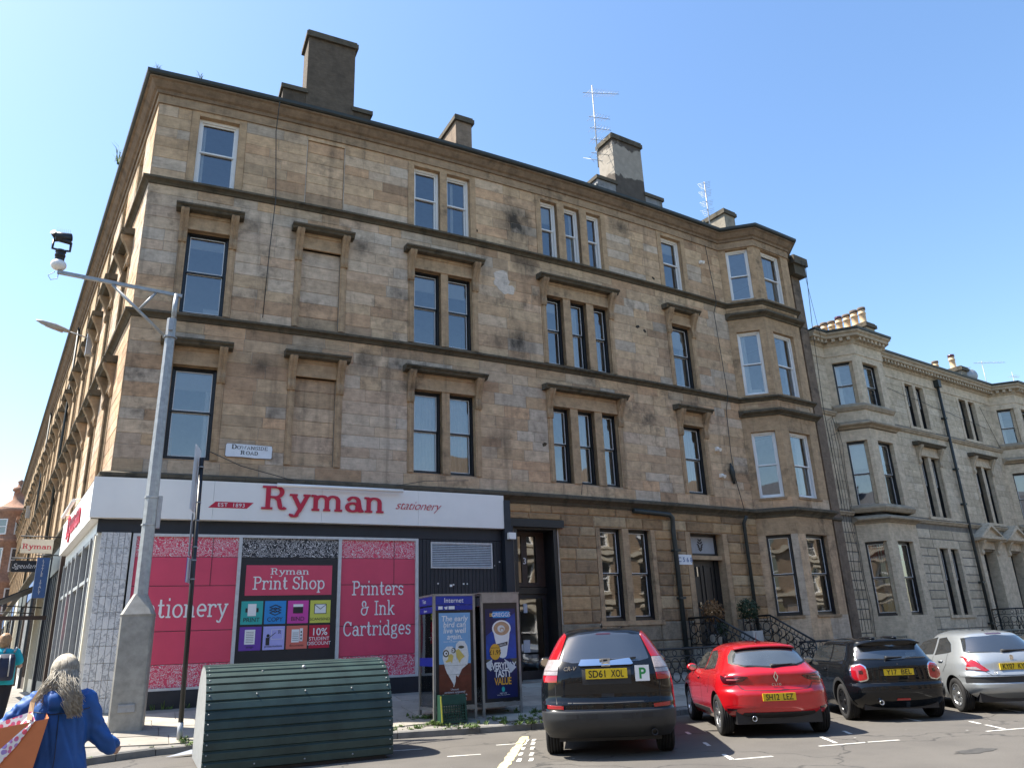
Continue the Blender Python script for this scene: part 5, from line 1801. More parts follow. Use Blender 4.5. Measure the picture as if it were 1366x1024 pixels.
# shops further down the side street
sh2 = thing('side_shops', FS(20, 0, 0.5), 'row of dark and pale shop fronts along the side street past the stationery shop', 'shop fronts')
m_ = MB()
x = 7.5
k = 0
rq = random.Random(2)
while x < 60:
    m = MB()
    m.box(x, x + 0.35, -0.1, 0.2, 0.45, 4.9, fn=FS)
    m.build('pilaster', ('brown_paint', 'navy_paint', 'cream', 'teal_shopfront')[k % 4], sh2)
    m = MB()
    m.box(x + 0.36, x + 4.3, -0.1, 0.16, 4.2, 4.95, fn=FS)
    m.build('fascia', ('navy_paint', 'teal_shopfront', 'cream', 'shop_blue')[k % 4], sh2)
    m = MB()
    m.box(x + 0.36, x + 4.3, -0.1, 0.1, 0.45, 1.0, fn=FS)
    for j in range(6):
        m.box(x + 0.4 + j * 0.75, x + 0.48 + j * 0.75, -0.1, 0.12, 1.0, 4.2, fn=FS)
    m.build('frame', ('teal_shopfront', 'cream', 'brown_paint', 'sign_white')[k % 4], sh2)
    m = MB()
    m.add([(x + .4, 0.02, 1.0), (x + 4.3, 0.02, 1.0), (x + 4.3, 0.02, 4.2), (x + .4, 0.02, 4.2)], [(3, 2, 1, 0)], fn=FS)
    m.build('pane', 'window_glass', sh2, recalc=False)
    x += 4.35
    k += 1
def awning(s, l, w, z, mat, label):
    t = thing('awning', FS(s, 0, z), label, 'awning')
    m = MB()
    m.add([(s, 0.16, z), (s + l, 0.16, z), (s + l, w, z - 0.75), (s, w, z - 0.75), (s, w, z - 1.0), (s + l, w, z - 1.0), (s, 0.16, z - 0.03), (s + l, 0.16, z - 0.03), (s, w - .02, z - .8), (s + l, w - .02, z - .8)], [(0, 1, 2, 3), (3, 2, 5, 4), (6, 7, 9, 8), (0, 3, 4, 8, 6)], fn=FS)
    m.build('canopy', mat, t)
    m = MB()
    for a in (s + .05, s + l - .05):
        m.tube([FS(a, 0.16, z - 0.9), FS(a, w, z - 0.8)], 0.02, n=5)
    m.build('arm', 'dark_metal', t)
awning(13.5, 4.0, 1.75, 4.25, 'navy_paint', 'dark navy awning sloping out over the side street pavement')
t = thing('pavement_screen', FS(11, 1.6, 0.4), 'dark timber and glass screen enclosing seats on the side street pavement', 'screen')
m_ = MB()
for s in (10.0, 11.2, 12.4, 13.6):
    m_.box(s, s + 0.08, 1.7, 1.78, 0.3, 2.9, fn=FS)
m_.box(10, 13.7, 1.7, 1.78, 2.8, 2.92, fn=FS)
m_.box(10, 13.7, 1.7, 1.78, 1.15, 1.22, fn=FS)
m_.box(10.0, 10.08, 0.2, 1.7, 2.8, 2.92, fn=FS)
m_.build('frame', 'brown_paint', t)
m_ = MB()
m_.box(10.02, 13.6, 1.72, 1.76, 0.34, 1.14, fn=FS)
m_.build('panel', 'cream', t)

# ================================================================ far red sandstone block with round bays
far = thing('tenement_building', FS(64, 0, 0.3), 'red sandstone block with round bays at the far end of the side street', 'building', 'tenements along the street')
RED = (0.33, 0.19, 0.13)
m_ = MB()
m_.box(62.1, 120, -12, -0.2, 0, 13.6, RED, 0, FS)
m_.build('wall', 'red_sandstone', far)
wl, gl_ = MB(), MB()
for bi, s in enumerate((66.0, 78.0, 90.0, 104.0)):
    R_ = 1.9
    top = 14.9 if bi == 0 else 13.9
    m_ = MB()
    prof = [(R_, 0), (R_, 4.2), (R_ + .25, 4.4), (R_ + .25, 4.7), (R_, 4.8), (R_, 8.0), (R_ + .2, 8.2), (R_ + .2, 8.5), (R_, 8.6), (R_, 11.6), (R_ + .2, 11.8), (R_ + .2, 12.1), (R_, 12.2), (R_, top - .7), (R_ + .3, top - .4), (R_ + .35, top), (R_ - .2, top), (0.5, top + 1.0), (0.42, top + 1.8), (0.6, top + 1.9), (0.55, top + 2.15), (0.25, top + 2.3), (0.22, top + 2.6), (0.3, top + 2.75), (0.0, top + 3.0)]
    m_.lathe(prof, (s, 0.4, 0), 20, 'z', 0, RED, fn=FS)
    m_.build('round_bay', 'red_sandstone', far)
    for z0, z1 in ((5.6, 7.8), (9.2, 11.3), (12.5, 13.9)):
        for a in (150, 195, 240, 285, 330):
            m = MB()
            ca = radians(-a)
            c_, s_ = cos(ca), sin(ca)
            q = lambda u, w, z: FS(s + c_ * (R_ + w) - s_ * u, 0.4 + s_ * (R_ + w) + c_ * u, z)
            q = lambda u, w, z, c_=c_, s_=-s_, s0=s: FS(s0 + c_ * (R_ + w) - s_ * u, 0.4 + s_ * (R_ + w) + c_ * u, z)
            bars(m, -.45, .45, z0, z1, -0.1, 0.04, 0.09, q)
            m.box(-.45, .45, -.1, .05, (z0 + z1) / 2 - .04, (z0 + z1) / 2 + .04, fn=q)
            wi = m.build('window', 'white_paint', far)
            m = MB()
            m.add([(-.4, -.0, z0 + .05), (.4, -.0, z0 + .05), (.4, -.0, z1 - .05), (-.4, -.0, z1 - .05)], [(0, 1, 2, 3)], fn=q)
            m.build('pane', 'car_glass_pale', wi)
m_ = MB()
m_.sweep([(120, 0), (62.1, 0)], [(0.0, 13.4), (-0.35, 13.6), (-0.35, 13.85), (0.4, 13.9)], RED, 0, FS)
m_.build('cornice', 'red_sandstone', far)

# ================================================================ pale three storey terrace to the right
ter = thing('tenement_building', FM(26, 0, 0.3), 'pale three storey sandstone terrace with canted bays adjoining the taller brown tenement', 'building', 'tenements along the street')
P0, P1_ = S_END + 0.06, 66.0
ZP = 13.0
pb0 = [(25.3, 0), (25.95, 0.95), (27.95, 0.95), (28.65, 0)]
pb1 = [(39.5, 0), (40.15, 0.95), (42.15, 0.95), (42.85, 0)]
pholes = [(25.3, 28.65, 0, 30), (39.5, 42.85, 0, 30)]
pw = []
PF = {'top': (9.92, 11.95), 'one': (5.94, 8.6), 'gr': (1.92, 4.62)}
for s in (31.3, 36.2, 46.0, 51.0, 56.0):
    for fl, (c, d) in PF.items():
        if s == 36.2 and fl == 'gr':
            continue
        for a, b_ in ((s, s + 0.68), (s + 0.92, s + 1.6)):
            pw.append((a, b_, c, d, fl, s))
pdoors = [(34.95, 36.15, 1.0, 4.62), (37.55, 38.75, 1.0, 4.62)]
wh = [q[:4] for q in pw] + pdoors
for x0, x1 in ((P0, 25.3), (28.65, 39.5), (42.85, P1_)):
    m_ = MB()
    backing(m_, x0, x1, 0.1, 12.5, wh, FM)
    m_.build('wall', 'pale_mortar', ter)
resv = []
for a, b_, c, d in pdoors:
    rv = MB()
    reveal(rv, a, b_, c, d, FM, 0.0, -0.45, TRIM_P)
    rv.build('opening_trim', 'pale_sandstone', ter)
for q in pw:
    if q[0] == q[5]:
        s, c, d, fl = q[5], q[2], q[3], q[4]
        rv = MB()
        for x0 in (s, s + 0.92):
            reveal(rv, x0, x0 + 0.68, c, d, FM, 0.0, -0.32, TRIM_P)
        rv.box(s + 0.68, s + 0.92, -0.3, 0.02, c, d, TRIM_P, 0, FM)
        rv.box(s - 0.2, s - 0.002, -0.03, 0.02, c, d, TRIM_P, 0, FM)
        rv.box(s + 1.602, s + 1.8, -0.03, 0.02, c, d, TRIM_P, 0, FM)
        rv.box(s - 0.25, s + 1.85, -0.03, 0.06, c - 0.12, c - 0.002, TRIM_P, 0, FM)
        resv.append((s - .2, s + 1.8, c, d + (0.45 if fl == 'one' else 0)))
        rv.build('opening_trim', 'pale_sandstone', ter)
lst = courses(P0, P1_, 9.85, 12.05, 0.33, resv + pholes, (0.55, 1.2), tint_pale)
lst += courses(P0, P1_, 5.86, 9.62, 0.335, resv + pholes, (0.55, 1.2), tint_pale)
lstg = courses(P0, P1_, 1.86, 5.4, 0.36, resv + [(34.6, 39.1, 1, 5.2)] + pholes, (1.0, 2.4), tint_pale)
lstg += courses(P0, P1_, 0.3, 1.86, 0.5, [(34.6, 39.1, 0, 5.2)] + pholes, (1.0, 2.4), tint_pale)
lay_stones(ter, lst, FM, 'pale_sandstone', 150, ch=0.005, wv=0.003)
lay_stones(ter, lstg, FM, 'pale_sandstone', 120, ch=0.028, wv=0.004, name='channelled_stone', rest_name='far_channelled_stone', depth=0.05)
m_ = MB()
m_.box(34.6, 34.93, -0.1, 0.1, 0.5, 4.7, TRIM_P, 0, FM)
m_.box(36.17, 37.53, -0.1, 0.1, 0.5, 4.7, TRIM_P, 0, FM)
m_.box(38.77, 39.1, -0.1, 0.1, 0.5, 4.7, TRIM_P, 0, FM)
m_.box(34.6, 39.1, -0.1, 0.1, 4.702, 5.2, TRIM_P, 0, FM, nx=4)
m_.build('door_case', 'pale_sandstone', ter)
for k, (a, b_, c, d) in enumerate(pdoors):
    xc = (a + b_) / 2
    m_ = MB()
    m_.add([(xc - 1.15, 0.42, 5.15), (xc + 1.15, 0.42, 5.15), (xc, 0.42, 5.85), (xc - 1.15, 0.0, 5.15), (xc + 1.15, 0.0, 5.15), (xc, 0.0, 5.85), (xc - .85, 0.43, 5.25), (xc + .85, 0.43, 5.25), (xc, 0.43, 5.68)],
           [(0, 1, 7, 6), (1, 2, 8, 7), (2, 0, 6, 8), (0, 2, 5, 3), (2, 1, 4, 5), (0, 3, 4, 1)], TRIM_P, 0, FM)
    m_.add([(xc - .85, 0.3, 5.25), (xc + .85, 0.3, 5.25), (xc, 0.3, 5.68), (xc - .85, 0.43, 5.25), (xc + .85, 0.43, 5.25), (xc, 0.43, 5.68)], [(0, 1, 2), (0, 3, 4, 1), (1, 4, 5, 2), (2, 5, 3, 0)], TRIM_P, 0, FM)
    m_.sweep([(xc - 1.2, 0), (xc + 1.2, 0)], [(0.0, 5.03), (0.3, 5.05), (0.45, 5.12), (0.45, 5.16), (0, 5.17)], TRIM_P, 0, FM)
    pd_ = m_.build('pediment', 'pale_sandstone', ter)
    for x in (xc - .75, xc + .75):
        m_ = MB()
        console(m_, x, 4.45, 5.05, lambda s, w, z: FM(s, w + 0.1, z), 0.2, 0.26, TRIM_P)
        m_.build('bracket', 'pale_sandstone', pd_)
    m_ = MB()
    m_.box(a, b_, -0.4, -0.35, 0.6, 3.7, fn=FM)
    bars(m_, a, b_, 3.7, 4.6, -0.42, -0.34, 0.08, FM)
    bars(m_, a + .12, a + .55, 1.6, 3.5, -0.36, -0.33, 0.05, FM)
    bars(m_, b_ - .55, b_ - .12, 1.6, 3.5, -0.36, -0.33, 0.05, FM)
    dd = m_.build('front_door', 'black_paint', ter)
    m_ = MB()
    m_.add([(a + .08, -.38, 3.78), (b_ - .08, -.38, 3.78), (b_ - .08, -.38, 4.52), (a + .08, -.38, 4.52)], [(0, 1, 2, 3)], fn=FM)
    m_.build('pane', 'window_glass', dd, recalc=False)
for q in pw:
    window(ter, FM, q[0], q[1], q[2], q[3], 'black', None, depth=0.16, split=0.52)
    if q[0] == q[5] and q[4] == 'one':
        hood(ter, FM, q[0], q[0] + 1.6, q[2], q[3], TRIM_P, 'pale_sandstone', 0.42, 0.36, 'pale_sandstone')
for pbx in (pb0, pb1):
    bw = MB()
    for fi in range(3):
        fn, L_ = seg(pbx[fi], pbx[fi + 1])
        wa, wb = ((0.25, 1.0), (0.45, 1.55), (0.2, 0.95))[fi]
        for bi, (za, c, d, zb) in enumerate(((0.3, 1.95, 4.62, 5.3), (5.75, 5.92, 8.5, 8.95), (9.3, 9.85, 11.78, 12.5))):
            for x0, x1 in ((0.0, wa), (wb, L_)):
                bw.box(x0 + 0.001, x1 - 0.001, -0.32, 0.0, c, d, TRIM_P, 0, fn)
            bw.box(0.0, L_, -0.3, 0.003, za, c - 0.004, tuple(t * .97 for t in TRIM_P), 0, fn)
            bw.box(0.0, L_, -0.3, 0.002, d + 0.003, zb, TRIM_P, 0, fn)
            dr = None
            if fi < 2 and bi == 0:
                dr = [('net', 0, 1, 'curtain_red', 0.75), ('curtain', 0.55, 0.85, 'curtain_grey')]
            elif bi == 2 and fi == 0:
                dr = [('curtain', 0, .3, 'curtain')]
            elif bi == 1 and fi == 0:
                dr = [('blind', .4)]
            elif bi == 1 and fi == 1:
                dr = [('blind', .3)]
            window(ter, fn, wa, wb, c, d, 'black', dr, depth=0.16)
    bw.build('bay_wall', 'pale_sandstone', ter)
    for z, pr in ((5.3, .26), (9.0, .24), (9.72, .12), (5.72, .12)):
        m_ = MB()
        m_.sweep([(pbx[0][0] - 0.1, 0)] + pbx + [(pbx[3][0] + 0.1, 0)], [(-0.02, z - 0.02), (0.05, z), (0.08, z + 0.05), (pr * .8, z + 0.09), (pr, z + 0.12), (pr, z + 0.18), (-0.02, z + 0.3)], tuple(t * .62 for t in TRIM_P), 0, FM)
        m_.build('bay_cornice', 'pale_sandstone', ter)
ppath = [(P0, 0)] + pb0 + [(pb1[0][0], 0)] + pb1[1:] + [(P1_, 0)]
ppath = [ppath[0]] + pb0 + pb1 + [(P1_, 0)]
pst = splitpath([(P0, 0), pb0[0]], 1.5), splitpath([pb0[3], pb1[0]], 1.5), splitpath([pb1[3], (P1_, 0)], 2)
for z in (5.72, 9.68):
    for pp_ in pst:
        m_ = MB()
        m_.sweep(pp_, [(-0.02, z - 0.12), (0.06, z - 0.1), (0.1, z - 0.02), (0.13, z), (0.13, z + 0.05), (-0.02, z + 0.09)], tuple(t * .7 for t in TRIM_P), 0, FM)
        m_.build('string_course', 'pale_sandstone', ter)
full = splitpath([(P0, 0)] + pb0 + pb1 + [(P1_, 0)], 1.2)
for nm, prof, mt_, tn in (('frieze', [(-0.02, 12.05), (0.03, 12.05), (0.03, 12.5), (-0.02, 12.5)], 'pale_sandstone', TRIM_P),
                          ('eaves_cornice', [(-0.02, 12.48), (0.06, 12.49), (0.09, 12.55), (0.12, 12.72), (0.34, 12.74), (0.35, 12.84), (0.43, 12.9), (0.43, 12.96), (-0.02, 13.0)], 'pale_sandstone', tuple(t * .75 for t in TRIM_P)),
                          ('gutter', [(0.2, 12.965), (0.46, 12.97), (0.48, 13.06), (0.42, 13.06), (-0.02, 13.04)], 'gutter_iron', (1, 1, 1))):
    m_ = MB()
    m_.sweep(full, prof, tn, 0, FM)
    m_.build(nm, mt_, ter)
# dentils under the cornice
m_ = MB()
segs = [((P0, 0), pb0[0]), (pb0[0], pb0[1]), (pb0[1], pb0[2]), (pb0[2], pb0[3]), (pb0[3], pb1[0]), (pb1[0], pb1[1]), (pb1[1], pb1[2])]
for a, b_ in segs:
    fn, L_ = (seg(a, b_) if a[1] or b_[1] else (lambda u, w, z, a=a: FM(a[0] + u, w, z), b_[0] - a[0]))
    n = int(L_ / 0.26)
    for i in range(n):
        x = (i + 0.3) * L_ / n
        m_.box(x, x + 0.13, 0.1, 0.29, 12.6, 12.735, tuple(t * .8 for t in TRIM_P), 0, fn)
m_.build('dentils', 'pale_sandstone', ter, kind='stuff')
m_ = MB()
for i in range(20):
    a, b_ = P0 + (P1_ - P0) * i / 20, P0 + (P1_ - P0) * (i + 1) / 20
    m_.add([(a, 0.0, 13.05), (b_, 0.0, 13.05), (b_, -6, 15.0), (a, -6, 15.0)], [(0, 1, 2, 3)], fn=FM)
    m_.add([(a, -6, 0), (b_, -6, 0), (b_, -6, 15.0), (a, -6, 15.0)], [(0, 1, 2, 3)], fn=FM)
for pbx in (pb0, pb1):
    m_.add([(pbx[0][0], 0, 13.05), (pbx[1][0], pbx[1][1] + .3, 13.05), (pbx[2][0], pbx[2][1] + .3, 13.05), (pbx[3][0], 0, 13.05), ((pbx[1][0] + pbx[2][0]) / 2, -1.6, 13.9)], [(0, 1, 4), (1, 2, 4), (2, 3, 4)], fn=FM)
m_.build('roof', 'slate', ter)
m_ = MB()
for z0, z1 in ((0.3, 5.2), (5.4, 9.4), (9.5, 12.6)):
    for i in range(20):
        a, b_ = P0 + (P1_ - P0) * i / 20, P0 + (P1_ - P0) * (i + 1) / 20
        m_.add([(a, -2.8, z0), (b_, -2.8, z0), (b_, -2.8, z1), (a, -2.8, z1)], [(0, 1, 2, 3)], fn=FM)
        m_.add([(a, -.34, z1), (b_, -.34, z1), (b_, -2.8, z1), (a, -2.8, z1)], [(0, 1, 2, 3)], fn=FM)
m_.build('interior', 'interior', ter)


def pots(ch_, fn, lst, z):
    for k, (s, w) in enumerate(lst):
        m = MB()
        h_ = (0.8, 0.82, 0.76, 0.84, 0.8, 0.86, 0.85)[k % 7]
        m.lathe([(0.0, 0), (0.17, 0), (0.165, 0.1), (0.14, 0.14), (0.145, h_ * .6), (0.17, h_ * .62), (0.17, h_ * .68), (0.145, h_ * .7), (0.15, h_ * .84)], (0, 0, 0), 14)
        m.lathe([(0.16, h_ * .841), (0.18, h_ * .86), (0.18, h_), (0.12, h_)], (0, 0, 0), 14, mi=1)
        x, y, zz = fn(s, w, z)
        m.v = [(a + x, b_ + y, c + zz) for a, b_, c in m.v]
        m.build('chimney_pot', ['terracotta', 'terracotta_dark' if k % 7 != 3 else 'lens_dark_red'], ch_)


ch_ = chimney(ter, FM, 30.2, 30.9, -3.5, -0.6, 13.1, 14.72, 'pale_sandstone', (0.36, 0.32, 0.25), cap=0.1)
pots(ch_, FM, [(30.55, -3.25 + i * 0.4) for i in range(7)], 14.96)
ch_ = chimney(ter, FM, 40.2, 40.9, -4.4, -1.2, 13.1, 14.5, 'pale_sandstone', (0.25, 0.225, 0.18), cap=0.1)
pots(ch_, FM, [(40.55, -4.0), (40.55, -3.3), (40.55, -2.6), (40.55, -1.7)], 14.74)
ch_ = chimney(ter, FM, 52.6, 53.6, -5.4, -1.2, 13.1, 14.9, 'pale_sandstone', (0.3, 0.27, 0.2), cap=0.1)
pots(ch_, FM, [(53.1, -5.1 + i * 0.6) for i in range(7)], 15.14)
for s in (34.15, 44.4):
    m_ = MB()
    m_.box(s - .13, s + .13, 0.02, 0.26, 12.15, 12.5, fn=FM)
    m_.tube([FM(s, 0.13, 12.3), FM(s, 0.13, 0.4)], 0.065)
    for z in (1.5, 3.2, 6.6, 8.2, 10.6):
        m_.box(s - .1, s + .1, 0.0, 0.2, z, z + .08, fn=FM)
    m_.build('downpipe', 'gutter_iron', ter)
rc = random.Random(9)
cab = []
for k in range(5):
    s = 24.55 + k * 0.18
    cab.append([FM(s + rc.uniform(-.05, .05), 0.06 + 0.1 * (i % 2) * rc.random(), 9.4 - i * 1.0 + rc.uniform(-.2, .2)) for i in range(9)])
cab.append([FM(24.6, 0.1, 9.3), FM(25.0, 0.05, 9.5), FM(25.25, 0.1, 8.9), FM(24.7, 0.1, 8.7)])
cab.append([FM(28.7, 0.06, 11.55)] + [FM(28.7 + i * 1.2, 0.05, 11.5 - 0.1 * i + 0.05 * (i % 2)) for i in range(1, 9)])
cab.append([FM(39.2, 0.06, 12.0)] + [FM(38.2 + i * 0.3, 0.06, 11.8 - i * 0.5) for i in range(7)])
for pts in cab:
    m_ = MB()
    m_.tube(pts, 0.009, n=4)
    m_.build('wall_cable', 'gutter_iron', ter)


# ---- aerials on the roofs
def aerial(base, hgt, arms, label, mast=0.022, whisk=()):
    t = thing('tv_aerial', base, label, 'aerial', 'aerials on the roofs')
    m = MB()
    b_ = Vector(base)
    m.tube([b_, b_ + Vector((0.02, 0, hgt))], mast, n=6)
    m.build('mast', 'galvanised', t)
    for z, l, ang, tilt, n in arms:
        m = MB()
        d = Vector((cos(ang), sin(ang), tilt)).normalized()
        sd = Vector((-sin(ang), cos(ang), 0))
        o = b_ + Vector((0, 0, z)) - d * l * .25
        m.tube([o, o + d * l], 0.012, n=5)
        for k in range(n):
            c_ = o + d * l * (0.12 + 0.86 * k / n)
            e_ = 0.28 * (1 - 0.4 * k / n)
            m.tube([c_ - sd * e_, c_ + sd * e_], 0.006, n=4)
        m.build('antenna', 'galvanised', t)
    return t


aerial(FM(14.55, -0.8, 17.9), 3.65, [(3.3, 1.9, 0.55, 0.35, 12), (2.2, 1.0, 0.5, .2, 6), (1.7, 1.0, 0.5, .2, 6), (1.2, 1.1, 0.5, .2, 6), (0.6, 1.1, .5, .15, 4), (0.3, .9, 2.6, .6, 2)], 'tall aerial mast with stacked antennas strapped to the peeling chimney')
aerial(FM(21.1, -1.5, 16.8), 3.0, [(2.9, 0.8, 1.2, .1, 5), (2.5, .8, 1.2, .1, 5), (2.0, 0.7, 1.2, .1, 4), (1.6, .7, 1.2, .0, 4)], 'short mast of aerials beside the small pale chimney at the bay')
aerial(FM(28.9, -3.0, 13.5), 3.2, [(3.0, .9, 0.9, .7, 4), (.9, .6, .5, 0, 3)], 'thin aerial beside the row of seven chimney pots', 0.015)
aerial(FM(47.5, -3.0, 13.9), 3.0, [(2.9, 2.6, 0.3, .08, 9), (.9, 1.0, .9, .4, 4)], 'wide branching aerial on the pale terrace roof, farthest along it', 0.02)
aerial(FM(51.6, -3.0, 13.9), 3.0, [(2.7, 0.9, 0.5, .0, 5), (2.2, .9, .5, 0, 4)], 'aerial beside the farthest chimney pots', 0.02)
aerial(FM(41.6, -2.0, 14.4), 1.0, [(.7, 1.8, 0.5, .15, 7), (.3, 1.5, .2, -.1, 5)], 'low aerial behind the second pale chimney', 0.018)
sat = thing('satellite_dish', FM(40.95, -1.1, 14.6), 'small dark dish on the second pale chimney', 'dish')
m_ = MB()
m_.lathe([(0.0, 0), (0.2, 0.03), (0.34, 0.1)], (0, 0, 0), 16, 'y')
m_.v = [(a + FM(40.95, -1.0, 14.3)[0], b_ + FM(40.95, -1.0, 14.3)[1], c + 14.3) for a, b_, c in m_.v]
m_.build('reflector', 'grey_metal', sat)
# small fittings on the brown wall
for s, z, lab, mt_ in ((18.35, 14.55, 'small white security lamp high on the brown wall near the bay', 'sign_white'), (17.95, 7.45, 'tiny white sensor box on the brown wall near the bay', 'sign_white'), (18.0, 6.55, 'small round white lamp just below the sensor box near the bay', 'sign_white')):
    m_ = MB()
    m_.box(s - .05, s + .05, 0, 0.1, z - .06, z + .06, fn=FM)
    m_.tube([FM(s, .1, z), FM(s, .2, z - .06)], [0.03, 0.06], n=8)
    tagged(m_.build('wall_lamp', mt_), lab, 'lamp')
# invented terrace behind the viewer, unseen: added for window reflections and bounced light
m_ = MB()
OPX, OPY = Vector((cos(radians(27)), sin(radians(27)))), Vector((-sin(radians(27)), cos(radians(27))))
FO = lambda s, w, z: FM(s, 31 - w, z)
oh = []
for i in range(42):
    for z0, z1 in ((0.9, 3.6), (4.9, 7.1), (8.2, 10.0)):
        a = -34 + i * 2.65 + (0.3 if i % 3 else 0)
        oh.append((a, a + 1.25, z0, z1))
backing(m_, -35, 78, 0, 11, oh, FO, 0, 8)
for a, b_, c, d in oh:
    reveal(m_, a, b_, c, d, FO, 0, -0.3, (1, 1, 1), mi=4)
    m_.add([(a, -.3, c), (b_, -.3, c), (b_, -.3, d), (a, -.3, d)], [(0, 1, 2, 3)], mi=1, fn=FO)
    bars(m_, a, b_, c, d, -.29, -.2, .09, FO, mi=2)
    m_.box(a, b_, -.29, -.2, (c + d) / 2 - .04, (c + d) / 2 + .04, mi=2, fn=FO)
    m_.box(a - .15, b_ + .15, 0, .1, d + .02, d + .3, mi=4, fn=FO)
    m_.box(a - .15, b_ + .15, 0, .12, c - .2, c - .02, mi=4, fn=FO)
for z in (4.1, 7.6, 10.7):
    m_.box(-35, 78, -.1, .2, z, z + .3, mi=4, fn=FO, nx=20)
for q in range(-35, 78, 8):
    m_.add([(q, 0.3, 11), (q + 8, .3, 11), (q + 8, -5, 14), (q, -5, 14)], [(0, 1, 2, 3)], mi=3, fn=FO)
for s in (-22, -8, 5, 19, 34, 48, 62):
    m_.box(s, s + 1.8, -4.5, -2, 11.5, 15.0, mi=0, fn=FO)
op_ = thing('tenement_building', FO(0, 0, 0), 'sandstone terrace across the road, seen only mirrored in the windows', 'building', 'tenements along the street')
m_.build('invented_terrace_front', ['opposite_stone', 'car_glass', 'white_paint', 'slate', 'opposite_trim'], op_)
# ================================================================ street furniture
# --- camera pole on its broad plinth
BX, BY = -7.4, 15.28
gzb = gz(BX, BY) - 0.02
pole = thing('camera_pole', (BX, BY, gzb), 'tall octagonal steel pole on a broad grey plinth carrying a street camera on its arm', 'camera pole', rot=0)
pa = radians(20)
px_, py_ = Vector((cos(pa), sin(pa), 0)), Vector((-sin(pa), cos(pa), 0))


def PQ(x, y, z):
    q = Vector((BX, BY, gzb)) + px_ * x + py_ * y
    return (q.x, q.y, q.z + z)


def frustum(mb, a0, b0, z0, a1, b1, z1, fn, mi=0, ch=0.03):
    def ring(a, b_, z):
        return [(-a + ch, -b_, z), (a - ch, -b_, z), (a, -b_ + ch, z), (a, b_ - ch, z), (a - ch, b_, z), (-a + ch, b_, z), (-a, b_ - ch, z), (-a, -b_ + ch, z)]
    vs = ring(a0, b0, z0) + ring(a1, b1, z1)
    mb.add(vs, [(k, (k + 1) % 8, 8 + (k + 1) % 8, 8 + k) for k in range(8)] + [tuple(range(7, -1, -1)), tuple(range(8, 16))], (1, 1, 1), mi, fn)


m_ = MB()
frustum(m_, 0.29, 0.27, -0.05, 0.285, 0.265, 2.0, PQ)
frustum(m_, 0.285, 0.265, 2.0, 0.295, 0.275, 2.04, PQ)
m_.build('plinth', 'pole_base', pole)
m_ = MB()
frustum(m_, 0.295, 0.275, 2.041, 0.125, 0.12, 2.42, PQ, ch=0.05)
m_.build('plinth_neck', 'pole_base', pole)
m_ = MB()
m_.box(-0.14, 0.14, -0.29, -0.262, 0.32, 0.46, fn=PQ)
m_.box(-0.13, 0.13, -0.3, -0.29, 0.42, 0.45, fn=PQ)
m_.build('access_hatch', 'grey_metal', pole)
m_ = MB()
vs, fs = [], []
for z, r_ in ((2.38, 0.135), (5.0, 0.125), (8.25, 0.1)):
    for k in range(8):
        a = 2 * pi * (k + .5) / 8
        vs.append((r_ * cos(a), r_ * sin(a), z))
for i in range(2):
    for k in range(8):
        fs.append((i * 8 + k, i * 8 + (k + 1) % 8, i * 8 + 8 + (k + 1) % 8, i * 8 + 8 + k))
fs.append(tuple(range(16, 24)))
m_.add(vs, fs, fn=PQ)
m_.build('shaft', 'galvanised', pole)
m_ = MB()
m_.tube([PQ(0.03, 0, 8.2), PQ(0.03, 0, 8.85)], 0.055, n=10)
m_.build('stub', 'galvanised', pole)
ax = Vector((-1.97, -1.1, 0)).normalized()
tip = Vector((BX, BY, gzb)) + ax * 2.27
top = Vector(PQ(0.03, 0, 8.83))
m_ = MB()
a0 = Vector((tip.x, tip.y, gzb + 8.93))
m_.tube([top + ax * -0.12, a0], 0.05, n=4, smooth=False)
pm = top + (a0 - top) * 0.55
m_.tube([Vector(PQ(-0.1, -.02, 7.82)), pm + Vector((0, 0, -0.04))], 0.035, n=6)
m_.tube([Vector(PQ(-0.1, -.02, 7.82)) + (pm - Vector(PQ(-0.1, 0, 7.82))) * .5, top + (a0 - top) * 0.17], 0.03, n=6)
m_.build('arm', 'galvanised', pole)
m_ = MB()
for z in (7.8, 4.3, 3.75):
    m_.tube([PQ(0, 0, z), PQ(0, 0, z + 0.03)], 0.145, n=8, smooth=False)
m_.box(0.13, 0.2, -0.05, 0.05, 3.7, 4.35, fn=PQ)
m_.box(-0.04, 0.06, -0.14, -0.1, 7.95, 8.2, fn=PQ)
m_.build('fixing_band', 'grey_metal', pole)
cc = thing('street_camera', a0, 'black street camera with white dome on the tip of the pole arm', 'camera')
m_ = MB()
m_.ball((a0.x, a0.y, a0.z + 0.16), (0.15, 0.15, 0.12))
m_.build('dome', 'sign_white', cc)
m_ = MB()
m_.tube([a0 + Vector((-0.02, -.05, -0.02)), a0 + Vector((-.12, -.1, -.12)), a0 + Vector((-.08, -.05, -.2)), a0 + Vector((0.02, 0, -.15)), a0 + Vector((0.03, 0, 0))], 0.008, n=5)
m_.build('cable_loop', 'grey_metal', cc)
m_ = MB()
m_.lathe([(0.09, 0.27), (0.09, 0.36), (0.1, 0.36), (0.1, 0.4), (0.085, 0.4), (0.085, 0.45), (0.1, 0.45), (0.1, 0.5), (0.0, 0.52)], a0, 12)
for sg in (-1, 1):
    q = ax * (0.16 * sg)
    m_.tube([a0 + Vector((0, 0, 0.5)), a0 + q + Vector((0, 0, 0.52)), a0 + q + Vector((0, 0, 0.72))], 0.028, n=5)
m_.tube([a0 + ax * -0.16 + Vector((0, 0, 0.72)), a0 + ax * 0.16 + Vector((0, 0, 0.76))], 0.05, n=8)
m_.tube([a0 + Vector((0.12, 0.1, 0.86)), a0 + Vector((-0.12, -.1, 0.78))], [0.085, 0.11], n=10)
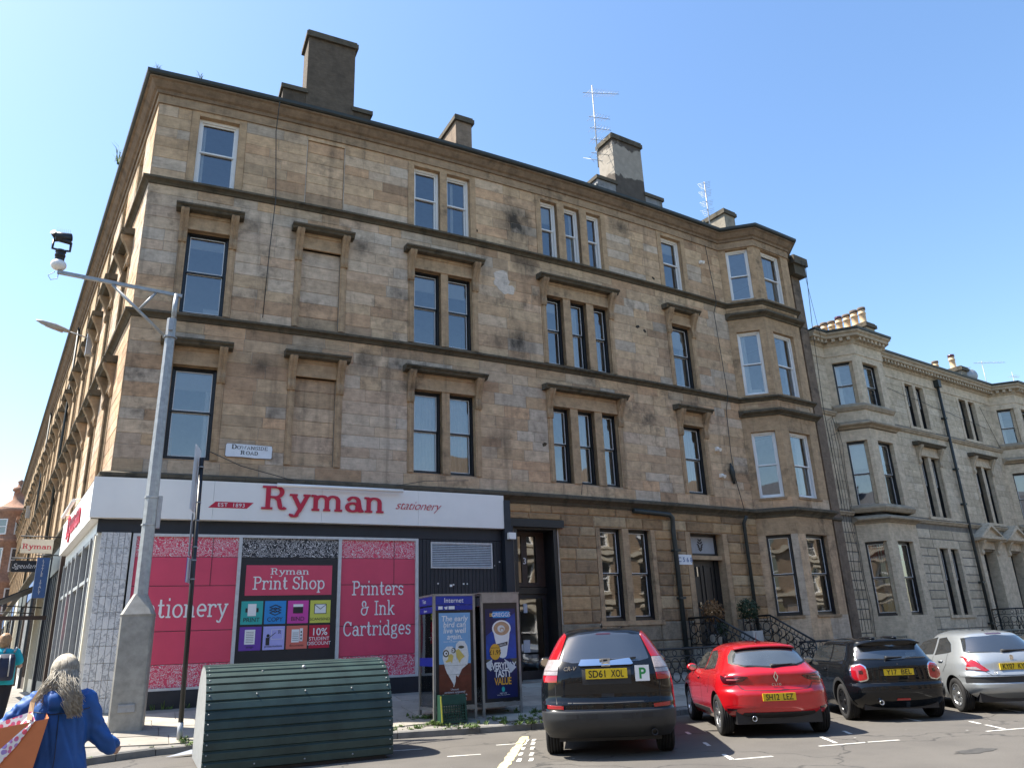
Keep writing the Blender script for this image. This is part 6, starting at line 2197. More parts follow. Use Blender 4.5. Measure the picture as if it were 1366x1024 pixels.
m_.tube([a0 + ax * 0.13 + Vector((0, 0, 0.8)), a0 + ax * 0.13 + Vector((0, -.12, 0.85))], 0.06, n=8)
m_.build('camera_head', 'dark_metal', cc)
m_ = MB()
for i in range(7):
    m_.tube([a0 + ax * (0.1 - i * 0.035) + Vector((0, 0, 0.88)), a0 + ax * (0.13 - i * 0.04) + Vector((0, 0, 1.02))], 0.003, n=3)
m_.build('bird_spikes', 'grey_metal', cc)

# --- sign post with signs seen edge on
SX, SY = -6.15, 14.72
z_ = gz(SX, SY)
post = thing('sign_post', (SX, SY, z_ - 0.03), 'slim black parking sign post with signs turned edge on, beside the bike shed', 'sign post')
lean = Vector((-0.06, -0.02, 0))
def PP(z): return Vector((SX, SY, z_)) + lean * (z / 5.1) + Vector((0, 0, z))
m_ = MB()
m_.tube([PP(-0.03), PP(5.1)], 0.044, n=12)
m_.build('pole', 'black_paint', post)
m_ = MB()
m_.tube([PP(-0.02), PP(0.28)], 0.05, n=12)
m_.build('worn_foot', 'grey_metal', post)
vd = Vector((SX, SY, 0)).normalized()
sd = Vector((-vd.y, vd.x, 0))
def edge_sign(z0, z1, off, wid, mats, name, tl=0.18):
    d = (vd * cos(tl) + sd * sin(tl) * -1)
    nrm = Vector((-d.y, d.x, 0))
    m = MB()
    c = PP((z0 + z1) / 2) + nrm * off
    for i, mi in ((0, 0), (1, 1)):
        o = c + nrm * (0.012 * (0.5 - i))
        hw = wid / 2
        m.add([(o + d * a + nrm * t + Vector((0, 0, z))) for a, z in ((-hw, z0 - (z0 + z1) / 2), (hw, z0 - (z0 + z1) / 2), (hw, z1 - (z0 + z1) / 2), (-hw, z1 - (z0 + z1) / 2)) for t in (0, 0.006)], [(0, 2, 4, 6), (1, 3, 5, 7), (0, 1, 3, 2), (2, 3, 5, 4), (4, 5, 7, 6), (6, 7, 1, 0)], mi=mi)
    return m.build(name, mats, post)
edge_sign(4.05, 5.32, 0.085, 0.5, ['enamel_white', 'enamel_white'], 'sign_plate', 0.2)
edge_sign(2.7, 3.15, 0.075, 0.35, ['blue_sign', 'enamel_white'], 'sign_plate', 0.2)
edge_sign(3.2, 4.0, 0.085, 0.3, ['enamel_white', 'grey_metal'], 'sign_plate', 0.06)
m_ = MB()
for z in (2.75, 3.1, 3.35, 3.85, 4.2, 4.9):
    m_.tube([PP(z), PP(z + 0.025)], 0.053, n=10)
m_.build('clip', 'grey_metal', post)

# --- curved steel bike shed
_ha = radians(25.5)
HB = Vector((-2.04, 12.73, 0))
HL = 2.72
HA = HB - Vector((cos(_ha), sin(_ha), 0)) * HL       # near foot line of the shed, end to end
hd = (HB - HA); hd.normalize()
hn = Vector((-hd.y, hd.x, 0))
def HQ(x, y, z):
    q = HA + hd * x + hn * y
    return (q.x, q.y, z)
shed = thing('bike_shed', tuple(HA + hd * HL / 2), 'dark green corrugated steel bike storage shed standing on the road edge', 'bike shed')
# cross-section: an upright oval arch
SHD, SHH = 2.02, 1.42
base = []
for i in range(61):
    a = pi * i / 60
    ca, sa = cos(a), sin(a)
    base.append((SHD / 2 - SHD / 2 * math.copysign(abs(ca) ** 0.8, ca), 0.05 + (SHH - 0.05) * sa ** 0.72))
def interp(t):
    ls = [0]
    for i in range(1, len(base)):
        ls.append(ls[-1] + hypot(base[i][0] - base[i - 1][0], base[i][1] - base[i - 1][1]))
    d = t * ls[-1]
    for i in range(1, len(base)):
        if d <= ls[i] + 1e-9:
            k = (d - ls[i - 1]) / (ls[i] - ls[i - 1])
            return Vector((base[i - 1][0] + (base[i][0] - base[i - 1][0]) * k, base[i - 1][1] + (base[i][1] - base[i - 1][1]) * k))
    return Vector(base[-1])
NP = 30
for k in range(NP):
    p0, p1 = interp(k / NP), interp((k + 1) / NP)
    d = (p1 - p0).normalized(); nrm = Vector((-d.y, d.x)) * -1 if False else Vector((-d.y, d.x))
    m_ = MB()
    pr = [p0 + nrm * 0.0, p0 + d * 0.012 + nrm * 0.018, p1 - d * 0.03 + nrm * 0.018, p1 - d * 0.012 + nrm * 0.0, p1 + nrm * -0.004, p0 - nrm * 0.02]
    vs = []
    for x in (0.0, HL):
        vs += [(x, q.x, q.y) for q in pr]
    n = len(pr)
    m_.add(vs, [(i, i + 1, n + i + 1, n + i) for i in range(n - 1)] + [tuple(range(n)), tuple(range(2 * n - 1, n - 1, -1))], fn=HQ)
    m_.build('cladding_strip', 'box_green', shed)
m_ = MB()
n = 0
for t in [0.02 + 0.0333 * i for i in range(15)]:
    p = interp(min(1, t))
    for x in (0.05, HL - 0.05):
        m_.ball(HQ(x, p.x - 0.02, p.y + 0.004), 0.012, 4)
for t, xs in ((0.012, (0.7, 1.4, 2.1)), (0.25, (0.7, 1.4, 2.1)), (0.36, (0.8,))):
    p = interp(t)
    for x in xs:
        m_.ball(HQ(x, p.x - 0.02, p.y + 0.01), 0.014, 4)
p = interp(0.37)
m_.ball(HQ(1.42, p.x - 0.02, p.y + 0.02), (0.03, 0.03, 0.03), 6)
m_.build('rivets', 'galvanised', shed)
# perforated end panels
for x, nm in ((0.0, 'end_panel'), (HL - 0.012, 'end_panel')):
    m_ = MB()
    pts = [interp(i / 40) for i in range(41)]
    fan = [(q.x, q.y - 0.004) for q in pts]
    n = len(fan)
    m_.add([(x, a, b_) for a, b_ in fan] + [(x + 0.012, a, b_) for a, b_ in fan], [tuple(range(n)), tuple(range(2 * n - 1, n - 1, -1))] + [(i, (i + 1) % n, n + (i + 1) % n, n + i) for i in range(n)], fn=HQ)
    m_.build(nm, 'galvanised', shed)
m_ = MB()
m_.box(0.1, HL - 0.1, 0.03, 0.07, 0.0, 0.09, fn=HQ)
m_.build('base_rail', 'dark_metal', shed)

# --- phone kiosks
KD = Vector((cos(radians(27)), sin(radians(27)), 0)); KN = Vector((-KD.y, KD.x, 0))
KO = Vector((-1.76, 15.86, 0))
kz = gz(KO.x, KO.y) - 0.01
def KQ(x, y, z):
    q = KO + KD * x + KN * y
    return (q.x, q.y, kz + z)
def kiosk(x0, wid, dep, label):
    t = thing('phone_kiosk', KQ(x0 + wid / 2, dep / 2, 0), label, 'phone box', 'phone kiosks on the pavement')
    H = 2.37
    m = MB()
    for a in (x0, x0 + wid - 0.05):
        for y in (0.0, dep - 0.05):
            m.box(a, a + 0.05, y, y + 0.05, 0.0, H, fn=KQ)
    m.box(x0, x0 + wid, 0, dep, H - 0.02, H + 0.02, fn=KQ)
    m.box(x0 + .05, x0 + wid - .05, 0.0, 0.04, 0.2, 0.28, fn=KQ)
    m.box(x0 + .005, x0 + .045, 0.05, dep - .05, 0.2, 0.26, fn=KQ)
    m.box(x0 + wid - .045, x0 + wid - .005, 0.05, dep - .05, 0.2, 0.26, fn=KQ)
    m.build('frame', 'bt_steel', t)
    m = MB()
    m.box(x0 + .052, x0 + wid - .052, dep - .04, dep - .02, 0.25, H - .2, fn=KQ)
    m.box(x0 + .1, x0 + wid - .15, dep - .25, dep - .05, 1.0, 1.75, fn=KQ)
    m.build('back_panel', 'dark_metal', t)
    return t
k1 = kiosk(0.0, 0.91, 0.86, 'blue and steel phone kiosk with the bird poster, nearer the bike shed')
m_ = MB()
for q in ((0.052, 0.858, -0.006, 0.05, 2.18, 2.345), (0.052, 0.858, 0.004, 0.05, 2.075, 2.17), (-0.006, 0.05, 0.052, 0.808, 2.18, 2.345), (0.004, 0.05, 0.052, 0.808, 2.03, 2.15), (0.004, 0.03, 0.052, 0.808, 1.02, 1.18)):
    m_ = MB()
    m_.box(*q, fn=KQ)
    m_.build('header', 'bt_blue', k1)
KL = lambda a, w, z: KQ(-w, -a, z)
lettering(k1, text2d('Internet', 0.13, 0.004), 0.44, 2.22, 0.009, 'vinyl_white', fn=lambda a, w, z: KQ(a, -w, z))
lettering(k1, text2d('Text', 0.11, 0.004), -0.5, 2.23, 0.009, 'vinyl_white', fn=KL)
lettering(k1, text2d('phone', 0.07, 0.004), -0.45, 2.06, 0.001, 'vinyl_white', fn=KL)
m_ = MB()
for a, b_ in ((0.11, 0.2), (0.33, 0.46)):
    m_.box(a, b_, 0.0, 0.005, 2.09, 2.15, fn=KQ)
m_.add([(0.26, 0.001, 2.09), (.3, .001, 2.09), (.31, .001, 2.15), (.23, .001, 2.13)], [(0, 1, 2, 3)], fn=KQ)
m_.build('header_symbols', 'vinyl_white', k1)
KF = lambda a, w, z: KQ(a, -w, z)


def flat(parent, pts, w, mat, name, fn=KF):
    m = MB()
    m.add([(a, w, z) for a, z in pts], [tuple(range(len(pts)))], fn=fn)
    return m.build(name, mat, parent)


def ell(cx, cz, rx, rz, n=20, a0=0, a1=360):
    return arc(cx, cz, rx, rz, a0, a1 - 360 / n if a1 - a0 == 360 else a1, n)


m_ = MB(); m_.box(0.06, 0.85, 0.0, 0.03, 0.29, 2.07, fn=KQ)
po = m_.build('poster_frame', 'black_paint', k1)
plain('poster_sky', (0.19, 0.38, 0.62), 0.35, var=0.12, scale=2)
plain('poster_brown', (0.13, 0.035, 0.02), 0.35, var=0.3, scale=6)
plain('bird_white', (0.70, 0.70, 0.68), 0.5, var=0.12, scale=22)
plain('beak_yellow', (0.62, 0.47, 0.12), 0.5, var=0.1, scale=10)
plain('poster_navy', (0.008, 0.014, 0.085), 0.35, var=0.3, scale=2)
plain('poster_blue', (0.012, 0.055, 0.30), 0.35, var=0.5, scale=2.5)
plain('coffee_tan', (0.48, 0.30, 0.17), 0.5, var=0.15, scale=20)
plain('badge_orange', (0.70, 0.38, 0.04), 0.45, var=0.03)
plain('text_orange', (0.70, 0.36, 0.04), 0.45, var=0.03)
plain('olive', (0.09, 0.08, 0.05), 0.6, var=0.2)
XL, XR = 0.115, 0.795
flat(po, [(XL, 1.05), (XR, 1.05), (XR, 2.02), (XL, 2.02)], 0.002, 'poster_sky', 'poster_sheet')
flat(po, [(XL, 0.36), (XR, 0.36), (XR, 1.05), (XL, 1.05)], 0.002, 'poster_brown', 'poster_sheet')
for t, z in (('The early', 1.86), ('bird can', 1.745), ('live well', 1.63), ('again.', 1.515)):
    lettering(po, text2d(t, 0.15, 0.012, 0.12), 0.45, z, 0.005, 'vinyl_white', fn=KF)
lettering(po, text2d('Cancer. Early diagnosis saves lives', 0.034, 0.001, 0.1), 0.44, 1.46, 0.005, 'vinyl_white', fn=KF)
# two pale birds, head to head
flat(po, [(0.44, 0.86), (0.52, 0.80), (0.60, 0.95), (0.72, 1.03), (0.75, 1.20), (0.72, 1.38), (0.66, 1.47), (0.55, 1.48), (0.48, 1.42), (0.46, 1.28), (0.5, 1.15), (0.45, 1.0)], 0.004, 'bird_white', 'bird_figure')
flat(po, [(0.24, 0.98), (0.30, 0.84), (0.36, 0.72), (0.42, 0.62), (0.46, 0.72), (0.47, 0.9), (0.5, 1.06), (0.47, 1.28), (0.4, 1.38), (0.28, 1.38), (0.2, 1.3), (0.19, 1.16), (0.22, 1.06)], 0.006, 'bird_white', 'bird_figure')
flat(po, ell(0.26, 1.25, 0.065, 0.07), 0.008, 'olive', 'bird_eye')
flat(po, ell(0.26, 1.25, 0.04, 0.042), 0.009, 'vinyl_white', 'bird_eye')
flat(po, ell(0.265, 1.25, 0.018, 0.02), 0.010, 'plate_black', 'bird_eye')
flat(po, ell(0.42, 1.30, 0.05, 0.05), 0.008, 'olive', 'bird_eye')
flat(po, ell(0.41, 1.30, 0.03, 0.032), 0.009, 'vinyl_white', 'bird_eye')
flat(po, ell(0.405, 1.3, 0.014, 0.016), 0.010, 'plate_black', 'bird_eye')
flat(po, ell(0.59, 1.36, 0.065, 0.028), 0.008, 'olive', 'bird_eye')
flat(po, [(0.31, 1.22), (0.37, 1.24), (0.42, 1.2), (0.40, 1.12), (0.385, 1.06), (0.36, 1.1), (0.27, 1.08), (0.24, 1.1), (0.3, 1.14)], 0.011, 'beak_yellow', 'bird_beak')
flat(po, [(0.47, 1.3), (0.53, 1.33), (0.6, 1.25), (0.66, 1.18), (0.58, 1.13), (0.545, 1.06), (0.52, 1.12), (0.48, 1.18)], 0.011, 'beak_yellow', 'bird_beak')
flat(po, [(XL, 1.0), (XL, 0.8), (0.2, 0.62), (0.36, 0.55), (0.42, 0.66), (0.3, 0.86), (0.2, 0.96)], 0.008, 'poster_brown', 'wing')
flat(po, [(0.52, 0.82), (0.6, 0.9), (0.74, 1.02), (XR, 1.05), (XR, 0.6), (0.56, 0.6)], 0.009, 'poster_brown', 'wing')
for t, z, s_ in (('Unusual,', .585, .05), ('persistent symptoms?', .535, .05), ('Contact your GP practice.', .485, .05), ('getcheckedearly.org', .415, .06), ):
    lettering(po, text2d(t, s_, 0.004), 0.44, z - 0.02, 0.012, 'vinyl_white', fn=KF)
lettering(po, text2d('NHS', .055, .006), 0.30, .315, 0.008, 'vinyl_white', fn=KF)
m_ = MB()
for z in (1.02, 0.85):
    m_.box(XL, XR, -0.013, -0.0115, z, z + 0.004, fn=KQ)
m_.build('poster_crease', 'olive', po)
m_ = MB()
for y in (0.02,):
    m_.box(0.018, 0.024, 0.05, 0.81, 0.27, 2.02, fn=KQ)
    m_.box(0.886, 0.892, 0.05, 0.81, 0.27, 2.02, fn=KQ)
m_.build('side_glass', 'window_glass', k1)

k2 = kiosk(1.04, 0.88, 0.80, 'steel phone kiosk with the coffee cup poster, nearer the black car')
m_ = MB(); m_.box(1.06, 1.90, -0.012, 0.0, 2.2, 2.38, fn=KQ)
m_.build('header', 'bt_steel', k2)
m_ = MB(); m_.box(1.0, 1.93, -.012, .8, 2.391, 2.41, fn=KQ)
m_.build('kiosk_roof', 'bt_steel', k2)
KF0 = KF
KQ0 = KQ
KQ = lambda x, y, z: KQ0(x + 0.065, y, z)
KF = lambda a, w, z: KQ(a, -w, z)
m_ = MB(); m_.box(1.03, 1.80, 0.0, 0.03, 0.29, 2.2, fn=KQ)
po = m_.build('poster_frame', 'black_paint', k2)
A0_, A1_ = 1.075, 1.755
flat(po, [(A0_, 0.36), (A1_, 0.36), (A1_, 1.10), (A0_, 1.10)], 0.002, 'poster_navy', 'poster_sheet')
flat(po, [(A0_, 1.10), (A1_, 1.10), (A1_, 2.08), (A0_, 2.08)], 0.002, 'poster_blue', 'poster_sheet')
flat(po, [(A0_, 1.55), (A0_, 2.08), (A1_, 2.08), (A1_, 2.0)], 0.003, 'poster_navy', 'poster_sheet')
lettering(po, text2d('GREGGS', 0.115, 0.008), 1.43, 1.925, 0.006, 'vinyl_white', fn=KF)
flat(po, [(1.24, 1.90), (1.62, 1.90), (1.62, 2.03), (1.24, 2.03)], 0.0045, 'vinyl_blue', 'logo_patch')
m_ = MB()
for i in (0, 1):
    for j in (0, 1):
        m_.box(1.17 + i * .03, 1.192 + i * .03, -.006, -.005, 1.93 + j * .035, 1.957 + j * .035, fn=KQ)
m_.build('logo_squares', 'badge_orange', po)
flat(po, [(1.24, 1.66), (1.62, 1.66), (1.60, 1.5), (1.53, 1.16), (1.50, 1.125), (1.44, 1.11), (1.38, 1.125), (1.36, 1.16), (1.27, 1.5)], 0.006, 'vinyl_white', 'cup')
flat(po, ell(1.43, 1.69, 0.215, 0.165), 0.007, 'vinyl_white', 'cup_rim')
flat(po, ell(1.43, 1.69, 0.18, 0.135), 0.008, 'coffee_tan', 'coffee')
flat(po, ell(1.42, 1.685, 0.085, 0.07), 0.009, 'bird_white', 'foam')
flat(po, ell(1.44, 1.67, 0.05, 0.04), 0.0095, 'coffee_tan', 'coffee')
flat(po, ell(1.44, 1.66, 0.03, 0.025), 0.010, 'bird_white', 'foam')
flat(po, [(1.31, 1.385), (1.56, 1.43), (1.555, 1.36), (1.32, 1.315)], 0.008, 'plate_black', 'cup_band')
lettering(po, text2d('GREGGS', 0.05, 0.003), 1.44, 1.355, 0.010, 'vinyl_white', fn=KF, rot=0.17)
flat(po, ell(1.27, 1.24, 0.125, 0.155), 0.011, 'badge_orange', 'price_badge')
lettering(po, text2d('£1.95', 0.12, 0.008), 1.27, 1.19, 0.013, 'plate_black', fn=KF, name='price')
lettering(po, text2d('DRINKS FROM', 0.032, 0.001), 1.27, 1.305, 0.013, 'plate_black', fn=KF)
for t, z, mt_ in (('EVERYDAY', 0.90, 'vinyl_white'), ('TASTY', 0.755, 'vinyl_white'), ('VALUE', 0.61, 'text_orange')):
    lettering(po, text2d(t, 0.19, 0.022, 0, 'CENTER', 0.9, 0.72), 1.43, z, 0.006, mt_, fn=KF)
flat(po, [(1.06, 1.03), (1.075, 0.95), (1.16, 0.87), (1.2, 1.1)], 0.012, 'paper', 'torn_corner')
flat(po, [(1.46, 1.105), (1.74, 0.93), (1.62, 0.83), (1.6, 0.82)], 0.013, 'paper', 'torn_corner')
flat(po, [(1.6, 1.10), (A1_, 1.10), (A1_, 0.96)], 0.004, 'olive', 'torn_patch')
flat(po, [(A0_, 1.10), (1.19, 1.10), (A0_, 0.97)], 0.004, 'olive', 'torn_patch')
flat(po, ell(1.43, 0.52, 0.035, 0.05), 0.006, 'vinyl_teal', 'round_mark')
lettering(po, text2d('FAIRTRADE', 0.03, 0.001), 1.43, 0.44, 0.006, 'vinyl_white', fn=KF)
lettering(po, text2d('All our coffee is fairly traded', 0.024, 0.001), 1.43, 0.41, 0.006, 'vinyl_white', fn=KF)
m_ = MB()
m_.box(0.998, 1.004, 0.05, 0.75, 0.27, 2.15, fn=KQ)
m_.box(1.82, 1.826, 0.05, 0.75, 0.27, 2.15, fn=KQ)
m_.build('side_glass', 'window_glass', k2)
KQ, KF = KQ0, KF0

# --- green plastic crate leaning on the first kiosk
cr = thing('crate', KQ(0.3, -0.15, 0), 'dark green plastic crate with a yellow edge leaning on the bird poster kiosk', 'crate')
CQ = lambda x, y, z: KQ(0.06 + x, -0.25 + y + z * 0.16, z)
m_ = MB()
W_, H_ = 0.54, 0.5
bars(m_, 0.0, W_, 0, H_, 0.0, 0.03, 0.035, CQ)
m_.box(0.035, W_ - 0.035, 0.0, 0.02, 0.33, H_ - .035, fn=CQ)
for i in range(10):
    x = 0.05 + i * 0.05
    m_.box(x, x + 0.014, 0.005, 0.02, 0.035, 0.33, fn=CQ)
for j in range(6):
    z = 0.06 + j * 0.05
    m_.box(0.035, W_ - 0.035, 0.004, 0.018, z, z + 0.012, fn=CQ)
m_.box(0.0, 0.03, 0.031, 0.2, 0, H_, fn=CQ)
m_.box(W_ - .03, W_, 0.031, 0.2, 0, H_, fn=CQ)
m_.build('crate_body', 'crate_green', cr)
m_ = MB()
m_.box(0.005, 0.03, -0.012, -0.001, 0.02, H_ - 0.02, fn=CQ)
m_.build('crate_corner', 'crate_yellow', cr)

# --- wall lamps of the side street
def side_lamp(s, z, label, out=2.2):
    t = thing('street_lamp', FS(s, 0.1, z - 0.5), label, 'street lamp', 'street lamps on brackets')
    m = MB(); m.box(s - .12, s + .12, 0.0, 0.25, z - 0.6, z + 0.25, fn=FS); m.build('bracket_box', 'grey_metal', t)
    m = MB(); m.tube([FS(s, .1, z), FS(s, out, z + .16)], 0.022, n=6); m.build('arm', 'grey_metal', t)
    m = MB()
    q = Vector(FS(s, out, z + .16)); d = (Vector(FS(s, out + 1, z + .38)) - q).normalized()
    m.tube([q - d * .05, q + d * .1, q + d * .4, q + d * .8, q + d * 1.0], [.05, (.12, .07), (.17, .1), (.14, .06), (.02, .02)], n=10)
    m.build('lamp_head', 'grey_metal', t)
    m = MB()
    m.tube([q + d * .15 - Vector((0, 0, .08)), q + d * .7 - Vector((0, 0, .08))], [(.1, .04), (.08, .03)], n=8)
    m.build('lens', 'lens_clear', t)
side_lamp(9.7, 12.1, 'street lamp on a wall bracket just beyond the shop corner', 0.85)
side_lamp(44.0, 11.6, 'distant street lamp further along the side street, by the red building', 2.6)

# --- stairs and railings at the main door
st = thing('door_steps', FM(17, 1.2, 0.5), 'stone steps up to the dark main door', 'steps')
m_ = MB(); m_.box(15.75, 18.25, 0.0, 1.15, 0.2, 1.2, fn=FM); m_.build('landing', 'step_stone', st)
for k in range(5):
    m_ = MB()
    w0 = 1.151 + k * 0.3
    m_.box(15.95, 18.05, w0, w0 + 0.33, 0.2, 1.2 - (k + 1) * 0.165, fn=FM)
    m_.build('step', 'step_stone', st)


def railing(path, label, hgt=0.85, group='iron railings'):
    """path [(s,w,z)] of the foot; rails top and bottom with ring panels between"""
    t = thing('railing', FM(*path[0]), label, 'railing', group)
    m = MB()
    T = [Vector(FM(s, w, z + hgt)) for s, w, z in path]
    Bt = [Vector(FM(s, w, z + 0.1)) for s, w, z in path]
    m.tube(T, 0.03, n=6)
    m.build('top_rail', 'black_paint', t)
    m = MB()
    m.tube(Bt, 0.018, n=5)
    M_ = [a + (b_ - a) * 0.78 for a, b_ in zip(Bt, T)]
    m.tube(M_, 0.014, n=5)
    m.build('lower_rail', 'black_paint', t)
    m = MB()
    for i in range(len(path) - 1):
        L_ = (T[i + 1] - T[i]).length
        n = max(1, round(L_ / 0.3))
        for k in range(n):
            u = (k + .5) / n
            a = Bt[i] + (Bt[i + 1] - Bt[i]) * u
            b_ = M_[i] + (M_[i + 1] - M_[i]) * u
            d = (T[i + 1] - T[i]); d.z = 0; d.normalize()
            for c, r_ in ((a + (b_ - a) * .27, .13), (a + (b_ - a) * .74, .13), (a + (b_ - a) * .5 + d * .15, .08)):
                ring = [c + d * (r_ * cos(q * pi / 6)) + Vector((0, 0, r_ * sin(q * pi / 6))) for q in range(13)]
                m.tube(ring, 0.015, n=4, caps=False)
            c2 = b_ + Vector((0, 0, hgt * .09))
            ring = [c2 + d * (.07 * cos(q * pi / 5)) + Vector((0, 0, .07 * sin(q * pi / 5))) for q in range(11)]
            m.tube(ring, 0.011, n=4, caps=False)
        for u in (0.0, 1.0):
            m.tube([Bt[i] + (Bt[i + 1] - Bt[i]) * u - Vector((0, 0, .12)), T[i] + (T[i + 1] - T[i]) * u], 0.018, n=5)
    m.build('ironwork', 'black_paint', t)
    return t
railing([(15.8, 0.05, 1.2), (15.8, 1.1, 1.2), (15.95, 2.6, 0.42)], 'black iron stair railing of rings beside the brown dried flower plant')
railing([(18.15, 0.05, 1.2), (18.15, 1.1, 1.2), (18.1, 2.6, 0.42)], 'black iron stair railing of rings beside the topiary planter')
railing([(11.5, 1.9, 0.3), (13.0, 1.9, 0.3), (14.4, 1.9, 0.3), (15.8, 1.9, 0.3)], 'black iron ring railing low behind the black and red cars', 0.95)
railing([(18.3, 1.9, 0.3), (20.0, 1.9, 0.3), (22.0, 1.9, 0.3), (24.0, 1.9, 0.3)], 'black iron ring railing below the brown bay window', 0.95)
railing([(28.8, 1.4, 0.3), (31, 1.4, 0.3), (33.0, 1.4, 0.3), (34.4, 1.4, 0.3)], 'black iron ring railing below the pale terrace', 0.95)
railing([(34.6, 0.05, 1.0), (34.6, 1.0, 1.0)], 'black iron ring railing by the pediment doors', 1.1)
railing([(34.6, 1.0, 1.0), (36.2, 1.0, 1.0), (38.2, 1.0, 1.0)], 'black iron ring railing across the landing of the pediment doors', 1.1)
m_ = MB(); m_.box(34.6, 39.2, 0.02, 1.1, 0.2, 1.0, fn=FM)
tagged(m_.build('door_landing', 'step_stone'), 'stone landing in front of the two pediment doors', 'landing')


# --- plants
def leaf_ball(mb, c, R_, n, sz, r, flat_=1.0, mi=0):
    for k in range(n):
        d = Vector((r.gauss(0, 1), r.gauss(0, 1), r.gauss(0, 1))).normalized()
        p = Vector(c) + Vector((d.x, d.y, d.z * flat_)) * R_ * (r.uniform(0.55, 1.05))
        a = Vector((r.gauss(0, 1), r.gauss(0, 1), r.gauss(0, 1))).normalized()
        b_ = a.cross(d)
        if b_.length < 0.1:
            continue
        b_.normalize()
        s_ = sz * r.uniform(0.6, 1.3)
        mb.add([p - a * s_, p + b_ * s_ * .45, p + a * s_, p - b_ * s_ * .45], [(0, 1, 2, 3)], mi=mi)


rp = random.Random(12)
pt = thing('potted_plant', FM(16.1, 0.75, 1.2), 'round brown dried flower plant in a pot at the main door', 'plant', 'pots by the main door')
m_ = MB(); m_.lathe([(0, 0), (0.15, 0), (0.2, 0.34), (0.22, 0.36), (0.18, 0.36), (0.16, 0.3), (0, .3)], FM(16.1, 0.75, 1.2), 14); m_.build('pot', 'stone_planter', pt)
m_ = MB(); m_.tube([FM(16.1, .75, 1.5), FM(16.1, .75, 1.95)], 0.02, n=5); m_.build('stem', 'brown_paint', pt)
m_ = MB(); leaf_ball(m_, FM(16.1, 0.75, 2.2), 0.34, 650, 0.05, rp); m_.build('flower_heads', 'leaf_dry', pt)
m_ = MB(); leaf_ball(m_, FM(16.2, 0.95, 1.72), 0.22, 200, 0.05, rp); m_.build('lower_leaves', 'leaf_dark', pt)
pt = thing('potted_plant', FM(17.6, 0.75, 1.2), 'green ball topiary in a pale square planter at the main door', 'plant', 'pots by the main door')
m_ = MB(); m_.box(17.4, 17.85, .55, 1.0, 1.2, 1.62, fn=FM); m_.build('pot', 'stone_planter', pt)
m_ = MB(); m_.tube([FM(17.6, .77, 1.6), FM(17.6, .77, 2.0)], 0.022, n=5); m_.build('stem', 'brown_paint', pt)
m_ = MB(); leaf_ball(m_, FM(17.6, 0.77, 2.24), 0.34, 800, 0.045, rp); m_.build('leaves', 'leaf_dark', pt)

# --- weeds at the kerb and along the wall foot
m_ = MB()
def g3(x, y): return (x, y, gz(x, y) - 0.01)
for k in range(230):
    a = rw.choice((((-2.3, 15.5), .3), ((-1.2, 15.45), .35), ((-0.2, 15.75), .3), ((0.25, 16.3), .3), ((0.3, 16.8), .35), ((-0.3, 16.1), .25), ((-2.0, 16.3), .2), ((-1.7, 15.75), .15), ((-5.9, 14.62), .2), ((-5.5, 14.75), .22)))
    weed_tuft(m_, g3(a[0][0] + rw.gauss(0, a[1]), a[0][1] + rw.gauss(0, a[1] * .35)), rw.uniform(0.03, 0.1), 12, 0.09, rw)
for s in (1.4, 3.5, 5.6, 7.9):
    for k in range(5):
        weed_tuft(m_, g3(*FM(s + rw.gauss(0, .2), 0.2, 0)[:2]), rw.uniform(0.06, 0.2), 9, 0.1, rw)
for k in range(30):
    a = KERB[rw.randint(9, 14)]
    weed_tuft(m_, (a[0] + rw.uniform(-.3, .3), a[1] + rw.uniform(.0, .25), ZK - .0), rw.uniform(0.02, 0.05), 6, 0.06, rw)
m_.build('weeds', 'leaf_green', kind='stuff')

# --- litter and small ironwork
m_ = MB()
m_.add([(-5.95, 13.75, 0.02), (-5.3, 13.95, 0.06), (-5.2, 14.1, 0.09), (-5.65, 14.05, 0.05), (-5.6, 13.9, .1)], [(0, 1, 4), (1, 2, 4), (2, 3, 4), (3, 0, 4)])
tagged(m_.build('paper_litter', 'paper'), 'crumpled white paper scrap lying on the road by the bike shed', 'litter')

# --- painted marks on the road
def mark(pts, name='road_marking', mat='road_paint', z=0.004):
    m = MB()
    m.add([(x, y, z) for x, y in pts], [tuple(range(len(pts)))])
    return m.build(name, mat, kind='structure')


def bar(a, b_, w, mat='road_paint', z=0.004):
    a, b_ = Vector(a), Vector(b_)
    d = (b_ - a).normalized(); n = Vector((-d.y, d.x)) * w / 2
    # worn edges: broken outline
    L_ = (b_ - a).length
    k = max(2, int(L_ / 0.12))
    up, dn = [], []
    for i in range(k + 1):
        t = a + (b_ - a) * i / k
        up.append(t + n * rw.uniform(.7, 1.08)); dn.append(t - n * rw.uniform(.7, 1.08))
    mark([(q.x, q.y) for q in up + dn[::-1]], mat=mat, z=z)


